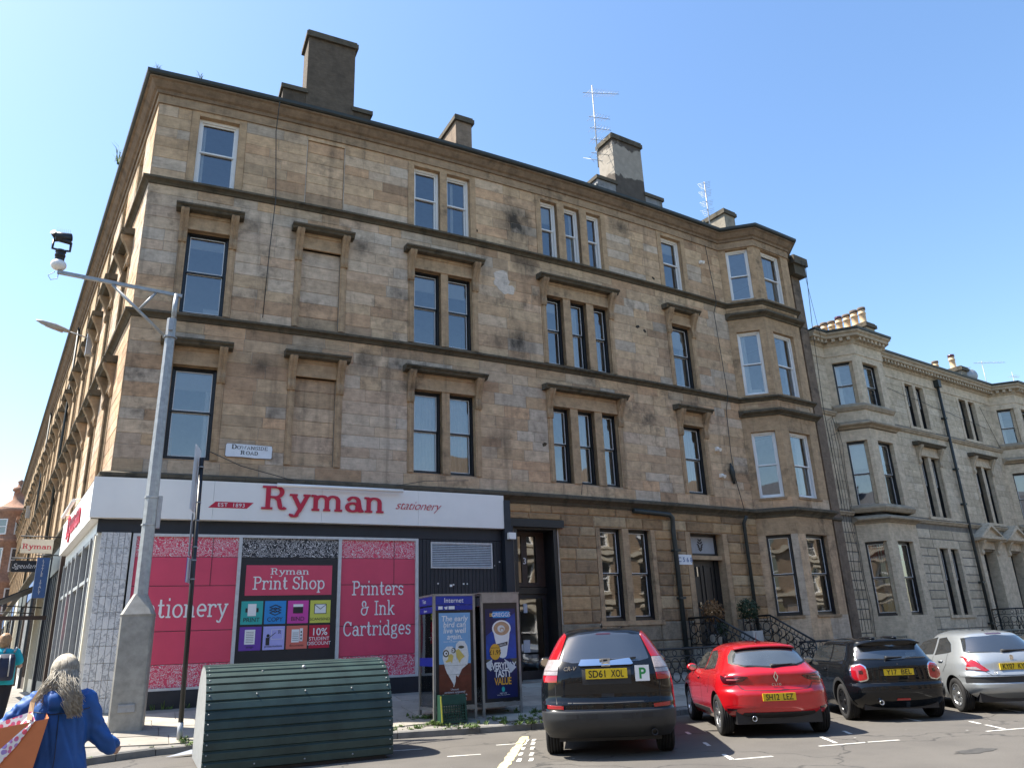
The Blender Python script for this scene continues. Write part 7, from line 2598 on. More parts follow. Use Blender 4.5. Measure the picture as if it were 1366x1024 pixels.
bar((-0.02, 14.75), (-0.36, 11.0), 0.16, 'road_paint_yellow')
for x0, y0 in ((0.02, 14.3), (0.14, 14.3), (-0.02, 13.9), (0.12, 13.88), (-0.05, 13.3), (0.1, 13.3), (-0.08, 12.7), (0.08, 12.65), (-0.1, 12.1), (.07, 12.1)):
    bar((x0, y0), (x0 - 0.03, y0 - 0.3), 0.07)
for a, b_ in (((2.77, 14.45), (2.76, 14.1)), ((2.75, 13.0), (2.74, 12.6)), ((2.73, 11.7), (2.72, 11.2)), ((2.72, 11.2), (3.3, 11.35)), ((4.6, 13.1), (4.55, 12.35)), ((4.2, 12.1), (5.0, 12.3)), ((4.95, 12.3), (5.5, 12.4)), ((5.2, 13.7), (5.15, 13.3)), ((7.55, 13.75), (7.5, 13.15)), ((7.1, 12.95), (7.9, 13.15)), ((6.9, 15.2), (6.9, 14.6)), ((9.2, 16.0), (9.15, 15.4)), ((-2.2, 13.5), (-1.7, 13.6)), ((-1.2, 12.6), (-0.7, 12.7)), ((-.5, 13.7), (-.1, 13.78)), ((7.6, 14.3), (7.55, 13.9))):
    bar(a, b_, 0.07)
m_ = MB()
put2d(m_, ([(0.9 * cos(t * pi / 9) * (.8 + .2 * sin(3 * t)), 0.16 * sin(t * pi / 9) * (1 + .2 * cos(2 * t))) for t in range(18)], [tuple(range(18))]), 6.0, 0, 0, lambda s, w, z: (s, 11.1 + z, 0.004))
m_.v = [((x - 6.0) * .45 + 5.9, y + (x - 6) * .2, z) for x, y, z in m_.v]
m_.build('road_section', 'asphalt_patch', kind='structure')
# ================================================================ cars
def pchip(xs, ys):
    n = len(xs)
    h = [xs[i + 1] - xs[i] for i in range(n - 1)]
    d = [(ys[i + 1] - ys[i]) / h[i] for i in range(n - 1)]
    m = [0.0] * n
    m[0], m[-1] = d[0], d[-1]
    for i in range(1, n - 1):
        if d[i - 1] * d[i] <= 0:
            m[i] = 0.0
        else:
            w1, w2 = 2 * h[i] + h[i - 1], h[i] + 2 * h[i - 1]
            m[i] = (w1 + w2) / (w1 / d[i - 1] + w2 / d[i])

    def f(x):
        x = min(max(x, xs[0]), xs[-1])
        i = 0
        while i < n - 2 and x > xs[i + 1]:
            i += 1
        t = (x - xs[i]) / h[i]
        return (ys[i] * (1 + 2 * t) * (1 - t) ** 2 + h[i] * m[i] * t * (1 - t) ** 2 + ys[i + 1] * t * t * (3 - 2 * t) + h[i] * m[i + 1] * t * t * (t - 1))
    return f


class Car:
    def __init__(s, loc, head, label, L, rear, width, front, rr, rf, zmin, zmax, paint, lower=None, lower_z=0.4, n=3.2, wb=2.6, oh=0.8, tr=0.32, name='parked_car', tw=0.2, track=None):
        s.root = thing(name, loc, label, 'car', 'cars parked along the kerb', head)
        s.R, s.W, s.Fr = pchip(*zip(*rear)), pchip(*zip(*width)), pchip(*zip(*front))
        s.L, s.rr, s.rf, s.n, s.z0, s.z1 = L, rr, rf, n, zmin, zmax
        s.paint = paint
        zs = [zmin + (zmax - zmin) * (1 - (1 - i / 74) ** 1.0) for i in range(75)]
        zs += [zmax - 0.004, zmax - 0.01]
        zs = sorted(zs)
        ring = []
        for sg, seq in ((1, 0), (-1, 1)):
            pass
        m = MB()
        rows = []
        NC, NS = 14, 22
        for z in zs:
            W, R, Fx = s.W(z), s.R(z), s.Fr(z)
            rr_, rf_ = min(s.rr, (Fx - R) * .45), min(s.rf, (Fx - R) * .45)
            half = []
            for i in range(NC + 1):
                p = pi / 2 * i / NC
                half.append((R + rr_ - rr_ * max(0, cos(p)) ** (2 / n), W * sin(p) ** (2 / n)))
            for i in range(1, NS):
                half.append((R + rr_ + (Fx - rf_ - R - rr_) * i / NS, W))
            for i in range(NC + 1):
                p = pi / 2 * (1 - i / NC)
                half.append((Fx - rf_ + rf_ * max(0, cos(p)) ** (2 / n), W * sin(p) ** (2 / n)))
            rows.append([(x, y, z) for x, y in half] + [(x, -y, z) for x, y in half[-2:0:-1]])
        K = len(rows[0])
        vs = [p for r in rows for p in r]
        fs, mi = [], []
        for j in range(len(rows) - 1):
            for k in range(K):
                k2 = (k + 1) % K
                fs.append((j * K + k, j * K + k2, (j + 1) * K + k2, (j + 1) * K + k))
                mi.append(1 if lower and zs[j] < lower_z else 0)
        fs += [tuple(reversed(range(K))), tuple((len(rows) - 1) * K + k for k in range(K))]
        mi += [1 if lower else 0, 0]
        m.v, m.f, m.c, m.m, m.sm = vs, fs, [(1, 1, 1)] * len(fs), mi, [True] * len(fs)
        body = m.build('body', [paint, lower or paint, 'plastic_black'], s.root, local=True)
        # wheel arches
        cut = MB()
        s.track = track or (s.W(0.6) - tw / 2 - 0.03)
        for x in (oh, oh + wb):
            for sg in (1, -1):
                cut.lathe([(0, -.16), (tr + .055, -.16), (tr + .055, .4), (0, .4)], (x, sg * (s.track), tr), 40, 'y')
                if sg < 0:
                    k = 4 * 40
                    cut.v[-k:] = [(a, 2 * sg * s.track - b_, c) for a, b_, c in cut.v[-k:]]
        co = cut.build('cut', 'plastic_black', s.root, local=True)
        md = body.modifiers.new('arch', 'BOOLEAN')
        md.operation = 'DIFFERENCE'
        md.object = co
        md.solver = 'EXACT'
        dg = bpy.context.evaluated_depsgraph_get()
        me = bpy.data.meshes.new_from_object(body.evaluated_get(dg))
        body.modifiers.clear()
        body.data = me
        bpy.data.objects.remove(co)
        try:
            me.set_sharp_from_angle(angle=radians(38))
        except Exception:
            pass
        s.body = body
        s.oh, s.wb, s.tr, s.tw = oh, wb, tr, tw
        u = MB()
        u.box(oh - .5, oh + wb + .3, -s.W(.5) + .22, s.W(.5) - .22, 0.2, 0.5)
        u.build('underbody', 'plastic_black', s.root, local=True)

    def loc_(s, z):
        W, R, Fx = s.W(z), s.R(z), s.Fr(z)
        return W, R, min(s.rr, (Fx - R) * .45)

    def u(s, kind, v, z):
        W, R, rr = s.loc_(z)
        if kind == 'y':
            q = min(1, (abs(v) / W) ** (s.n / 2))
            return (1 if v >= 0 else -1) * asin(q) / (pi / 2)
        sg = 1 if kind == 'L' else -1
        if v < R + rr:
            return sg * math.acos(min(1, max(0, (R + rr - v) / rr) ** (s.n / 2))) / (pi / 2)
        return sg * (1 + v - R - rr)

    def pt(s, u, z):
        W, R, rr = s.loc_(z)
        sg = 1 if u >= 0 else -1
        a = abs(u)
        if a <= 1:
            p = a * pi / 2
            return Vector((R + rr - rr * max(0, cos(p)) ** (2 / s.n), sg * W * sin(p) ** (2 / s.n), z))
        return Vector((R + rr + a - 1, sg * W, z))

    def nrm(s, u, z):
        e = 0.01
        du = s.pt(u + e, z) - s.pt(u - e, z)
        dz = s.pt(u, min(z + e, s.z1)) - s.pt(u, z - e)
        n = du.cross(dz)
        n.normalize()
        c = Vector((s.L / 2, 0, z))
        if n.dot(s.pt(u, z) - c) < 0:
            n = -n
        return n

    def patch(s, poly, mat, name, off=0.006, parent=None, rows=14, cols=16, back=-0.006, smooth=True):
        P_ = []
        n = len(poly)
        for i in range(n):
            (k0, v0, z0), (k1, v1, z1) = poly[i], poly[(i + 1) % n]
            sub = 8
            for j in range(sub):
                t = j / sub
                z = z0 + (z1 - z0) * t
                if k0 == k1:
                    P_.append((s.u(k0, v0 + (v1 - v0) * t, z), z))
                else:
                    a, b_ = s.u(k0, v0, z0), s.u(k1, v1, z1)
                    P_.append((a + (b_ - a) * t, z))
        zl, zh = min(p[1] for p in P_), max(p[1] for p in P_)
        grid = []
        for i in range(rows + 1):
            z = zl + (zh - zl) * min(max(i / rows, 0.0005), 0.9995)
            xs = []
            for j in range(len(P_)):
                a, b_ = P_[j], P_[(j + 1) % len(P_)]
                if (a[1] <= z) != (b_[1] <= z):
                    xs.append(a[0] + (b_[0] - a[0]) * (z - a[1]) / (b_[1] - a[1]))
            if len(xs) < 2:
                continue
            lo, hi = min(xs), max(xs)
            grid.append([(lo + (hi - lo) * k / cols, z) for k in range(cols + 1)])
        m = MB()
        C_ = cols + 1
        top, bot = [], []
        for r in grid:
            for u, z in r:
                p, nn = s.pt(u, z), s.nrm(u, z)
                top.append(p + nn * off)
                bot.append(p + nn * back)
        nr = len(grid)
        fs = [(j * C_ + k, j * C_ + k + 1, (j + 1) * C_ + k + 1, (j + 1) * C_ + k) for j in range(nr - 1) for k in range(cols)]
        m.add(top, fs, smooth=smooth)
        N = len(top)
        edge = [k for k in range(C_)] + [j * C_ + cols for j in range(1, nr)] + [(nr - 1) * C_ + k for k in range(cols - 1, -1, -1)] + [j * C_ for j in range(nr - 2, 0, -1)]
        m.add([top[i] for i in edge] + [bot[i] for i in edge], [(i, (i + 1) % len(edge), len(edge) + (i + 1) % len(edge), len(edge) + i) for i in range(len(edge))])
        return m.build(name, mat, parent or s.root, local=True)

    def line(s, pts, wid, mat='plastic_black', name='panel_gap', off=0.0015, parent=None, n=10):
        """thin strip along a polyline of surface points"""
        U = []
        for i in range(len(pts) - 1):
            (k0, v0, z0), (k1, v1, z1) = pts[i], pts[i + 1]
            a, b_ = s.u(k0, v0, z0), s.u(k1, v1, z1)
            for j in range(n):
                t = j / n
                z = z0 + (z1 - z0) * t
                U.append((s.u(k0, v0 + (v1 - v0) * t, z) if k0 == k1 else a + (b_ - a) * t, z))
        U.append((s.u(*pts[-1]), pts[-1][2]))
        m = MB()
        P3 = [s.pt(u, z) + s.nrm(u, z) * off for u, z in U]
        N3 = [s.nrm(u, z) for u, z in U]
        vs = []
        for i, p in enumerate(P3):
            d = (P3[min(i + 1, len(P3) - 1)] - P3[max(0, i - 1)]).normalized()
            q = d.cross(N3[i]).normalized() * wid / 2
            vs += [p + q, p - q]
        m.add(vs, [(2 * i, 2 * i + 1, 2 * i + 3, 2 * i + 2) for i in range(len(P3) - 1)])
        return m.build(name, mat, parent or s.root, local=True)

    def wheels(s, style, rim='rim_silver', spokes=5):
        for x in (s.oh, s.oh + s.wb):
            for sg in (1, -1):
                w = bpy.data.objects.new('wheel', None)
                w.empty_display_size = .1
                COL.objects.link(w)
                w.parent = s.root
                tr, tw, R_ = s.tr, s.tw, s.tr * 0.68
                t = MB()
                yo = tw / 2
                prof = [(R_, -yo), (tr * .9, -yo), (tr * .97, -yo + .015), (tr, -yo + .035)]
                for g_ in (-.055, -.02, .02, .055):
                    prof += [(tr, g_ * tw / .2 - .006), (tr - .008, g_ * tw / .2 - .005), (tr - .008, g_ * tw / .2 + .005), (tr, g_ * tw / .2 + .006)]
                prof += [(tr, yo - .035), (tr * .97, yo - .015), (tr * .9, yo), (R_ + .012, yo), (R_, yo - .012), (R_, -yo)]
                t.lathe(prof, (x, sg * s.track, tr), 36, 'y')
                t.build('tyre', 'rubber', w, local=True)
                r = MB()
                c = lambda a, h_, q: (x + a, sg * s.track + sg * h_, tr + q)
                vs = []
                prof = [(R_, yo - .02), (R_ - .012, yo - .005), (R_ - .03, yo - .012), (R_ - .035, -.05)]
                r.lathe([(a, h_ * sg) for a, h_ in prof], (x, sg * s.track, tr), 36, 'y')
                for k in range(spokes):
                    for tw_ in ((-.09, .09) if style == 'twin' else (0.0,)):
                        a0 = 2 * pi * k / spokes + .3
                        a1 = a0 + tw_
                        wd0, wd1 = (.026, .02) if style == 'twin' else (.045, .034)
                        pts = []
                        for rad, aa, wd, hh in ((.04, a0, wd0, yo - .035), (R_ - .02, a1 * 1.0 + tw_, wd1, yo - .012)):
                            dx, dz = cos(aa), sin(aa)
                            for sd_ in (-1, 1):
                                for dh in (0, -.03):
                                    pts.append(c(rad * dx - dz * wd * sd_, hh + dh, rad * dz + dx * wd * sd_))
                        r.add(pts, [(0, 4, 6, 2), (0, 1, 5, 4), (2, 6, 7, 3), (1, 3, 7, 5)])
                r.lathe([(0, sg * (yo - .02)), (.05, sg * (yo - .022)), (.06, sg * (yo - .05))], (x, sg * s.track, tr), 16, 'y')
                r.build('rim', rim, w, local=True)
                k = MB()
                k.lathe([(0, -.04 * sg), (R_ - .03, -.04 * sg)], (x, sg * s.track, tr), 24, 'y')
                k.build('brake_shadow_disc' if False else 'brake_disc', 'dark_metal', w, local=True)

    def flatfn(s, x):
        return lambda a, w, z: (x - w, -a, z)

    def plate(s, a, z, w, h_, txt, tilt=0.0, size=0.115):
        x = min(s.pt(s.u('y', 0, zz), zz).x for zz in (z, z + h_ / 2, z + h_)) - 0.012
        fn = s.flatfn(x)
        m = MB()
        m.box(a - w / 2, a + w / 2, -.02, 0.006, z, z + h_, fn=fn)
        p = m.build('number_plate', 'plate_yellow', s.root, local=True)
        adv = w * .84 / len(txt)
        x0 = a - w * .42
        for word in txt.split(' '):
            m = MB()
            v2, f2 = text2d(word, size, 0.012, 0, 'CENTER', 1.02, 0.78)
            hw = max(q[0] for q in v2) - min(q[0] for q in v2)
            k_ = adv * len(word) * .96 / hw
            put2d(m, ([(q[0] * k_, q[1]) for q in v2], f2), x0 + adv * len(word) / 2, z + h_ * .5 - size * .34, 0.009, fn)
            m.build('registration', 'plate_black', p, local=True)
            x0 += adv * (len(word) + 1)
        return p

    def mirror(s, x, z, mat, size=(.06, .1, .075), glass=True):
        for sg in (1, -1):
            y = s.W(z) + size[1] * .95
            m = MB()
            m.ball((x, sg * y, z), (size[0], size[1], size[2]), 8)
            m.tube([(x + .02, sg * (y - size[1] * .7), z - size[2] * .6), (x + .06, sg * (s.W(z) - .06), z - size[2] * .9)], .03, n=6)
            mi = m.build('door_mirror', mat, s.root, local=True)
            if glass:
                m = MB()
                m.lathe([(0, 0), (1, 0)], (0, 0, 0), 16, 'x')
                m.v = [(x - size[0] - 0.003 + 0.0, sg * y + b_ * size[1] * .72, z + c * size[2] * .72) for a, b_, c in m.v]
                m.build('mirror_glass', 'mirror', mi, local=True)

    def wiper(s, z, a0, a1, dz=0.03):
        m = MB()
        pts = [s.pt(s.u('y', -(a0 + (a1 - a0) * i / 6), z + dz * i / 6), z + dz * i / 6) + Vector((-.025, 0, 0)) for i in range(7)]
        m.tube(pts, [.03, .022, .016, .013, .011, .01, .008], n=6)
        m.build('rear_wiper', 'plastic_black', s.root, local=True)

    def aer(s, x, z, l=.3):
        m = MB()
        m.tube([(x, 0, z), (x - .03, 0, z + .04)], [.025, .012], n=6)
        m.tube([(x - .03, 0, z + .03), (x - .12, 0, z + .03 + l)], .005, n=5)
        m.build('roof_aerial', 'plastic_black', s.root, local=True)

    def text(s, txt, a, z, size, mat, bold=.004, name='badge_lettering', xs=1.0, sh=0):
        x = min(s.pt(s.u('y', a_, z), z).x for a_ in (a - .1, a, a + .1)) - 0.006
        m = MB()
        put2d(m, text2d(txt, size, bold, sh, 'CENTER', 1.0, xs), a, z, 0.0, s.flatfn(x), 0.006)
        return m.build(name, mat, s.root, local=True)

    def box(s, x0, x1, y0, y1, z0, z1, mat, name):
        m = MB(); m.box(x0, x1, y0, y1, z0, z1)
        return m.build(name, mat, s.root, local=True)

    def sides(s, win, handle=None, gaps=()):
        for sd_ in ('L', 'R'):
            for poly in win:
                s.patch([(sd_, x, z) for x, z in poly], 'car_glass', 'side_window', 0.004)
            for g_ in gaps:
                s.line([(sd_, x, z) for x, z in g_], 0.012)
            for x, z in handle or ():
                sg = 1 if sd_ == 'L' else -1
                y = s.W(z)
                m = MB()
                m.tube([(x - .1, sg * (y + .0), z), (x - .07, sg * (y + .03), z), (x + .07, sg * (y + .03), z), (x + .1, sg * y, z)], (.012), n=6)
                m.build('door_handle', s.paint, s.root, local=True)


def rear_pos(ax, ay, head, oh):
    return (ax - cos(head) * oh, ay - sin(head) * oh, 0.0)


# ---- black sport utility car
hd_ = radians(85.5)
c = Car(rear_pos(1.24, 12.45, hd_, 0.97), hd_, 'black sport utility car with a green P plate, parked by the phone kiosks', 4.55,
        [(.26, .22), (.34, .10), (.42, .03), (.52, .0), (.60, .0), (.625, .03), (.70, .035), (.715, .05), (.80, .075), (.98, .075), (1.10, .10), (1.18, .14), (1.30, .22), (1.50, .36), (1.58, .42), (1.63, .50), (1.66, .70), (1.68, 1.3), (1.69, 1.9)],
        [(.26, .84), (.4, .90), (.6, .915), (.8, .915), (.95, .905), (1.08, .88), (1.2, .82), (1.4, .71), (1.55, .61), (1.62, .53), (1.66, .40), (1.685, .18), (1.69, .04)],
        [(.26, 4.4), (.5, 4.55), (.75, 4.5), (.92, 4.25), (1.02, 3.7), (1.08, 3.3), (1.3, 2.95), (1.5, 2.65), (1.6, 2.45), (1.66, 2.2), (1.69, 2.0)],
        0.5, 0.6, .26, 1.69, 'paint_black', 'plastic_grey', 0.60, 3.4, 2.62, 0.92, 0.345, tw=.225, track=.775)
c.root.scale = (1.05, 1.05, 1.05)
rw_ = c.patch([('y', .60, 1.235), ('y', .50, 1.56), ('y', 0, 1.60), ('y', -.50, 1.56), ('y', -.60, 1.235), ('y', -.45, 1.205), ('y', .45, 1.205)], 'car_glass', 'rear_window', .004)
for sg in (1, -1):
    S_ = 'L' if sg > 0 else 'R'
    lamp = c.patch([('y', sg * .635, 1.255), ('y', sg * .515, 1.56), ('y', sg * .545, 1.60), (S_, .66, 1.50), (S_, .50, 1.255)], 'lens_red', 'tail_lamp', .012)
    c.patch([('y', sg * .655, 1.115), ('y', sg * .637, 1.25), (S_, .48, 1.25), (S_, .36, 1.115)], 'lens_clear', 'lamp_section', .012, lamp)
    c.patch([('y', sg * .665, 1.06), ('y', sg * .656, 1.11), (S_, .355, 1.11), (S_, .33, 1.06)], 'lens_clear', 'lamp_section', .008, lamp)
    c.patch([('y', sg * .675, .97), ('y', sg * .666, 1.055), (S_, .325, 1.055), (S_, .27, .97)], 'lens_red', 'lamp_section', .012, lamp)
    c.patch([('y', sg * .60, .63), ('y', sg * .60, .675), ('y', sg * .82, .69), ('y', sg * .82, .64)], 'lens_red', 'bumper_reflector', .008)
    for a in (.16, .42):
        c.patch([('y', sg * a, .515), ('y', sg * a, .575), ('y', sg * (a + .15), .575), ('y', sg * (a + .15), .515)], 'plastic_black', 'bumper_slot', .008)
    c.patch([('y', sg * .34, .55), ('y', sg * .34, .58), ('y', sg * .37, .58), ('y', sg * .37, .55)], 'dark_metal', 'parking_sensor', .008)
tr_ = c.patch([('y', .37, 1.165), ('y', .33, 1.235), ('y', -.33, 1.235), ('y', -.37, 1.165), ('y', -.34, 1.155), ('y', .34, 1.155)], 'chrome', 'chrome_strip', .03)
m_ = MB()
xx = c.pt(0, 1.2).x - .045
m_.box(xx, xx + .02, .03, .045, 1.165, 1.245); m_.box(xx, xx + .02, -.045, -.03, 1.165, 1.245); m_.box(xx, xx + .02, -.03, .03, 1.195, 1.21)
bars(m_, -.06, .06, 1.155, 1.255, -.02, 0, .008, c.flatfn(xx))
m_.build('badge', 'rim_silver', c.root, local=True)
c.patch([('y', .33, .93), ('y', .33, 1.14), ('y', -.33, 1.14), ('y', -.33, .93)], 'plastic_black', 'plate_recess', .003)
c.plate(0, 1.0, .56, .125, 'SD61 XOL', size=.125)
c.text('CR-V', -.50, 1.115, .075, 'chrome', .006, sh=.3)
xx = c.pt(c.u('y', -.47, 1.05), .95).x - .012
m_ = MB(); m_.box(.385, .575, -.004, 0.004, .955, 1.155, fn=c.flatfn(xx)); lp = m_.build('learner_plate', 'vinyl_white', c.root, local=True)
m_ = MB(); put2d(m_, text2d('P', .19, .025), .48, .99, .006, c.flatfn(xx)); m_.build('green_letter', 'green_letter', lp, local=True)
c.patch([('y', .085, .77), ('y', .085, .815), ('y', -.085, .815), ('y', -.085, .77)], 'plastic_black', 'tailgate_grip', .006)
c.line([('y', .70, 1.2), ('y', .70, .80), ('y', .69, .70)], .010)
c.line([('y', -.70, 1.2), ('y', -.70, .80), ('y', -.69, .70)], .010)
c.line([('y', .88, .715), ('y', .0, .70), ('y', -.88, .715)], .014)
c.line([('y', .88, .622), ('y', .0, .622), ('y', -.88, .622)], .012)
c.wiper(1.225, -.08, .42, .03)
c.aer(1.2, 1.68, .1)
c.patch([('y', .10, 1.565), ('y', .1, 1.58), ('y', -.1, 1.58), ('y', -.1, 1.565)], 'lens_dark_red', 'brake_lamp', .006)
m_ = MB(); m_.lathe([(.03, .05), (.032, -.07), (.04, -.075), (.042, -.06), (.04, .06)], (.12, -.58, .33), 14, 'x'); m_.lathe([(.0, .0), (.034, .001)], (.12, -.58, .33), 14, 'x', mi=1); m_.build('exhaust_pipe', ['dark_metal', 'plate_black'], c.root, local=True)
c.sides([[(1.0, 1.12), (1.35, 1.12), (1.4, 1.5), (1.05, 1.48)], [(1.45, 1.12), (2.2, 1.12), (2.2, 1.5), (1.48, 1.5)], [(2.25, 1.12), (3.1, 1.12), (2.75, 1.45), (2.25, 1.5)]], [(1.6, 1.0), (2.5, 1.0)], [[(1.42, 1.1), (1.42, .5)], [(2.22, 1.1), (2.22, .4)]])
c.mirror(3.0, 1.16, 'paint_black', (.07, .12, .09))
c.wheels('single', 'rim_silver', 5)

# ---- red hatchback
hd_ = radians(88.5)
c = Car(rear_pos(4.07, 13.78, hd_, 0.64), hd_, 'bright red five door hatchback parked between the two black cars', 4.05,
        [(.22, .24), (.30, .13), (.36, .05), (.46, .0), (.62, .0), (.69, .02), (.72, .05), (.80, .07), (.92, .07), (.965, .085), (1.0, .13), (1.05, .19), (1.15, .28), (1.28, .41), (1.34, .50), (1.39, .68), (1.42, 1.0), (1.435, 1.5), (1.44, 1.8)],
        [(.22, .80), (.34, .865), (.5, .895), (.72, .895), (.84, .88), (.93, .84), (1.0, .775), (1.06, .735), (1.2, .655), (1.3, .60), (1.36, .54), (1.40, .44), (1.425, .28), (1.44, .06)],
        [(.22, 3.9), (.4, 4.05), (.6, 4.02), (.78, 3.8), (.90, 3.3), (.98, 2.95), (1.1, 2.7), (1.3, 2.3), (1.38, 2.1), (1.42, 1.95), (1.44, 1.85)],
        0.62, 0.7, .22, 1.44, 'paint_red', None, 0, 2.9, 2.58, 0.64, 0.318, tw=.205, track=.775)
c.patch([('y', .64, 1.10), ('y', .60, 1.22), ('y', .52, 1.315), ('y', 0, 1.335), ('y', -.52, 1.315), ('y', -.60, 1.22), ('y', -.64, 1.10), ('y', -.40, 1.04), ('y', 0, 1.025), ('y', .40, 1.04)], 'plastic_black', 'window_surround', .004)
c.patch([('y', .58, 1.105), ('y', .54, 1.22), ('y', .47, 1.285), ('y', 0, 1.305), ('y', -.47, 1.285), ('y', -.54, 1.22), ('y', -.58, 1.105), ('y', -.38, 1.06), ('y', 0, 1.045), ('y', .38, 1.06)], 'car_glass_pale', 'rear_window', .010)
# spoiler lip
m_ = MB()
vs = []
for a in [-.50 + 1.0 * i / 12 for i in range(13)]:
    b_ = (abs(a) / .50) ** 3
    vs += [(.72, a, 1.392 - .03 * b_), (.42 + .08 * b_, a, 1.362 - .035 * b_), (.44 + .08 * b_, a, 1.34 - .03 * b_), (.66, a, 1.34 - .04 * b_)]
m_.add(vs, [(i * 4 + k, i * 4 + k + 1, i * 4 + k + 5, i * 4 + k + 4) for i in range(12) for k in range(3)], smooth=True)
m_.build('roof_spoiler', 'paint_red', c.root, local=True)
for sg in (1, -1):
    S_ = 'L' if sg > 0 else 'R'
    lp = c.patch([('y', sg * .42, .905), ('y', sg * .52, .84), ('y', sg * .72, .81), (S_, .30, .825), (S_, .40, .93), ('y', sg * .74, .945)], 'lens_dark_red', 'tail_lamp', .012)
    c.patch([('y', sg * .56, .875), ('y', sg * .62, .855), ('y', sg * .74, .855), ('y', sg * .74, .875)], 'lens_pinkish', 'lamp_section', .015, lp)
    c.patch([('y', sg * .48, .905), ('y', sg * .75, .90), ('y', sg * .8, .935), ('y', sg * .74, .93)], 'lens_red', 'lamp_section', .015, lp)
    c.patch([('y', sg * .66, .405), ('y', sg * .66, .435), ('y', sg * .80, .445), ('y', sg * .78, .41)], 'lens_dark_red', 'bumper_reflector', .006)
    c.line([('y', sg * .60, .80), ('y', sg * .56, .74), ('y', sg * .50, .705), ('y', 0, .695)], .012)
    c.line([('y', sg * .60, .80), ('y', sg * .73, .78), (S_, .3, .78)], .010)
    c.line([('y', sg * .82, .47), ('y', sg * .7, .505), ('y', sg * .4, .49), ('y', 0, .49)], .016, 'paint_red')
c.patch([('y', .66, .235), ('y', .56, .375), ('y', -.56, .375), ('y', -.66, .235)], 'plastic_black', 'bumper_insert', .008)
c.plate(-0.0, .545, .52, .112, 'SH12 LEZ', size=.125)
m_ = MB()
x = c.pt(0, .9).x - .02
fn = c.flatfn(x)
put2d(m_, ([(0, .085), (.04, 0), (0, -.085), (-.04, 0), (0, .055), (.022, 0), (0, -.055), (-.022, 0)], [(0, 1, 5, 4), (1, 2, 6, 5), (2, 3, 7, 6), (3, 0, 4, 7)]), 0, .90, 0, fn, .012)
m_.build('badge', 'chrome', c.root, local=True)
c.text('C L I O', .0, .765, .05, 'chrome', .003)
c.wiper(1.065, -.02, .34, .015)
c.aer(1.0, 1.415, .14)
m_ = MB(); m_.lathe([(.03, .05), (.032, -.07), (.04, -.075), (.042, -.06), (.04, .06)], (.1, .42, .29), 14, 'x'); m_.lathe([(.0, .0), (.034, .001)], (.1, .42, .29), 14, 'x', mi=1); m_.build('exhaust_pipe', ['chrome', 'plate_black'], c.root, local=True)
c.sides([[(.98, 1.02), (1.72, .97), (1.72, 1.30), (1.35, 1.31), (1.12, 1.22)], [(1.78, .97), (2.72, .965), (2.35, 1.2), (2.1, 1.29), (1.78, 1.31)]], [(1.95, .86)], [[(1.75, .97), (1.75, .30)], [(2.75, .9), (2.72, .4)], [(1.1, .98), (1.05, .75), (1.2, .62)]])
for S_ in ('L', 'R'):
    c.patch([(S_, 1.15, .30), (S_, 1.2, .38), (S_, 2.6, .36), (S_, 2.65, .30)], 'plastic_black', 'sill_trim', .012)
c.mirror(2.55, 1.0, 'paint_red', (.06, .1, .07))
c.wheels('twin', 'rim_silver', 5)

# ---- black small three door
hd_ = radians(87)
c = Car(rear_pos(6.72, 15.24, hd_, 0.68), hd_, 'small glossy black three door car with chrome ringed tail lamps', 3.85,
        [(.22, .18), (.30, .09), (.40, .02), (.52, .0), (.60, .01), (.64, .035), (.72, .045), (.90, .055), (.97, .085), (1.02, .13), (1.12, .18), (1.28, .27), (1.33, .26), (1.36, .30), (1.385, .5), (1.405, 1.1), (1.41, 1.6)],
        [(.22, .79), (.34, .845), (.5, .865), (.72, .86), (.86, .835), (.95, .80), (1.02, .75), (1.15, .69), (1.28, .64), (1.34, .61), (1.375, .52), (1.40, .34), (1.41, .06)],
        [(.22, 3.7), (.4, 3.85), (.65, 3.83), (.82, 3.65), (.93, 3.2), (.99, 2.75), (1.15, 2.5), (1.3, 2.3), (1.37, 2.15), (1.40, 1.95), (1.41, 1.7)],
        0.5, 0.6, .22, 1.41, 'paint_black', None, 0, 3.1, 2.50, 0.68, 0.312, tw=.205, track=.745)
c.patch([('y', .64, 1.04), ('y', .575, 1.26), ('y', 0, 1.28), ('y', -.575, 1.26), ('y', -.64, 1.04), ('y', 0, 1.02)], 'car_glass', 'rear_window', .006)
c.patch([('y', -.22, 1.06), ('y', -.22, 1.13), ('y', -.42, 1.13), ('y', -.42, 1.06)], 'car_glass_pale', 'window_sticker', .009)
for sg in (1, -1):
    S_ = 'L' if sg > 0 else 'R'
    rg = c.patch([('y', sg * .525, .72), ('y', sg * .545, .69), ('y', sg * .66, .665), ('y', sg * .755, .69), ('y', sg * .785, .76), ('y', sg * .775, .90), ('y', sg * .74, .955), ('y', sg * .60, .965), ('y', sg * .54, .93), ('y', sg * .52, .85)], 'chrome', 'lamp_ring', .016)
    c.patch([('y', sg * .545, .725), ('y', sg * .56, .705), ('y', sg * .66, .685), ('y', sg * .74, .71), ('y', sg * .762, .77), ('y', sg * .752, .89), ('y', sg * .725, .93), ('y', sg * .61, .945), ('y', sg * .56, .915), ('y', sg * .543, .85)], 'lens_red', 'tail_lamp', .022, rg)
    c.patch([('y', sg * .60, .80), ('y', sg * .60, .86), ('y', sg * .66, .86), ('y', sg * .66, .80)], 'lens_dark_red', 'lamp_section', .025, rg)
    c.line([('y', sg * .80, .645), ('y', 0, .635)], .012)
c.patch([('y', .32, .76), ('y', .30, .92), ('y', -.30, .92), ('y', -.32, .76)], 'plastic_black', 'plate_recess', .004)
c.patch([('y', .34, .875), ('y', .30, .94), ('y', -.30, .94), ('y', -.34, .875)], 'paint_black', 'boot_handle', .035)
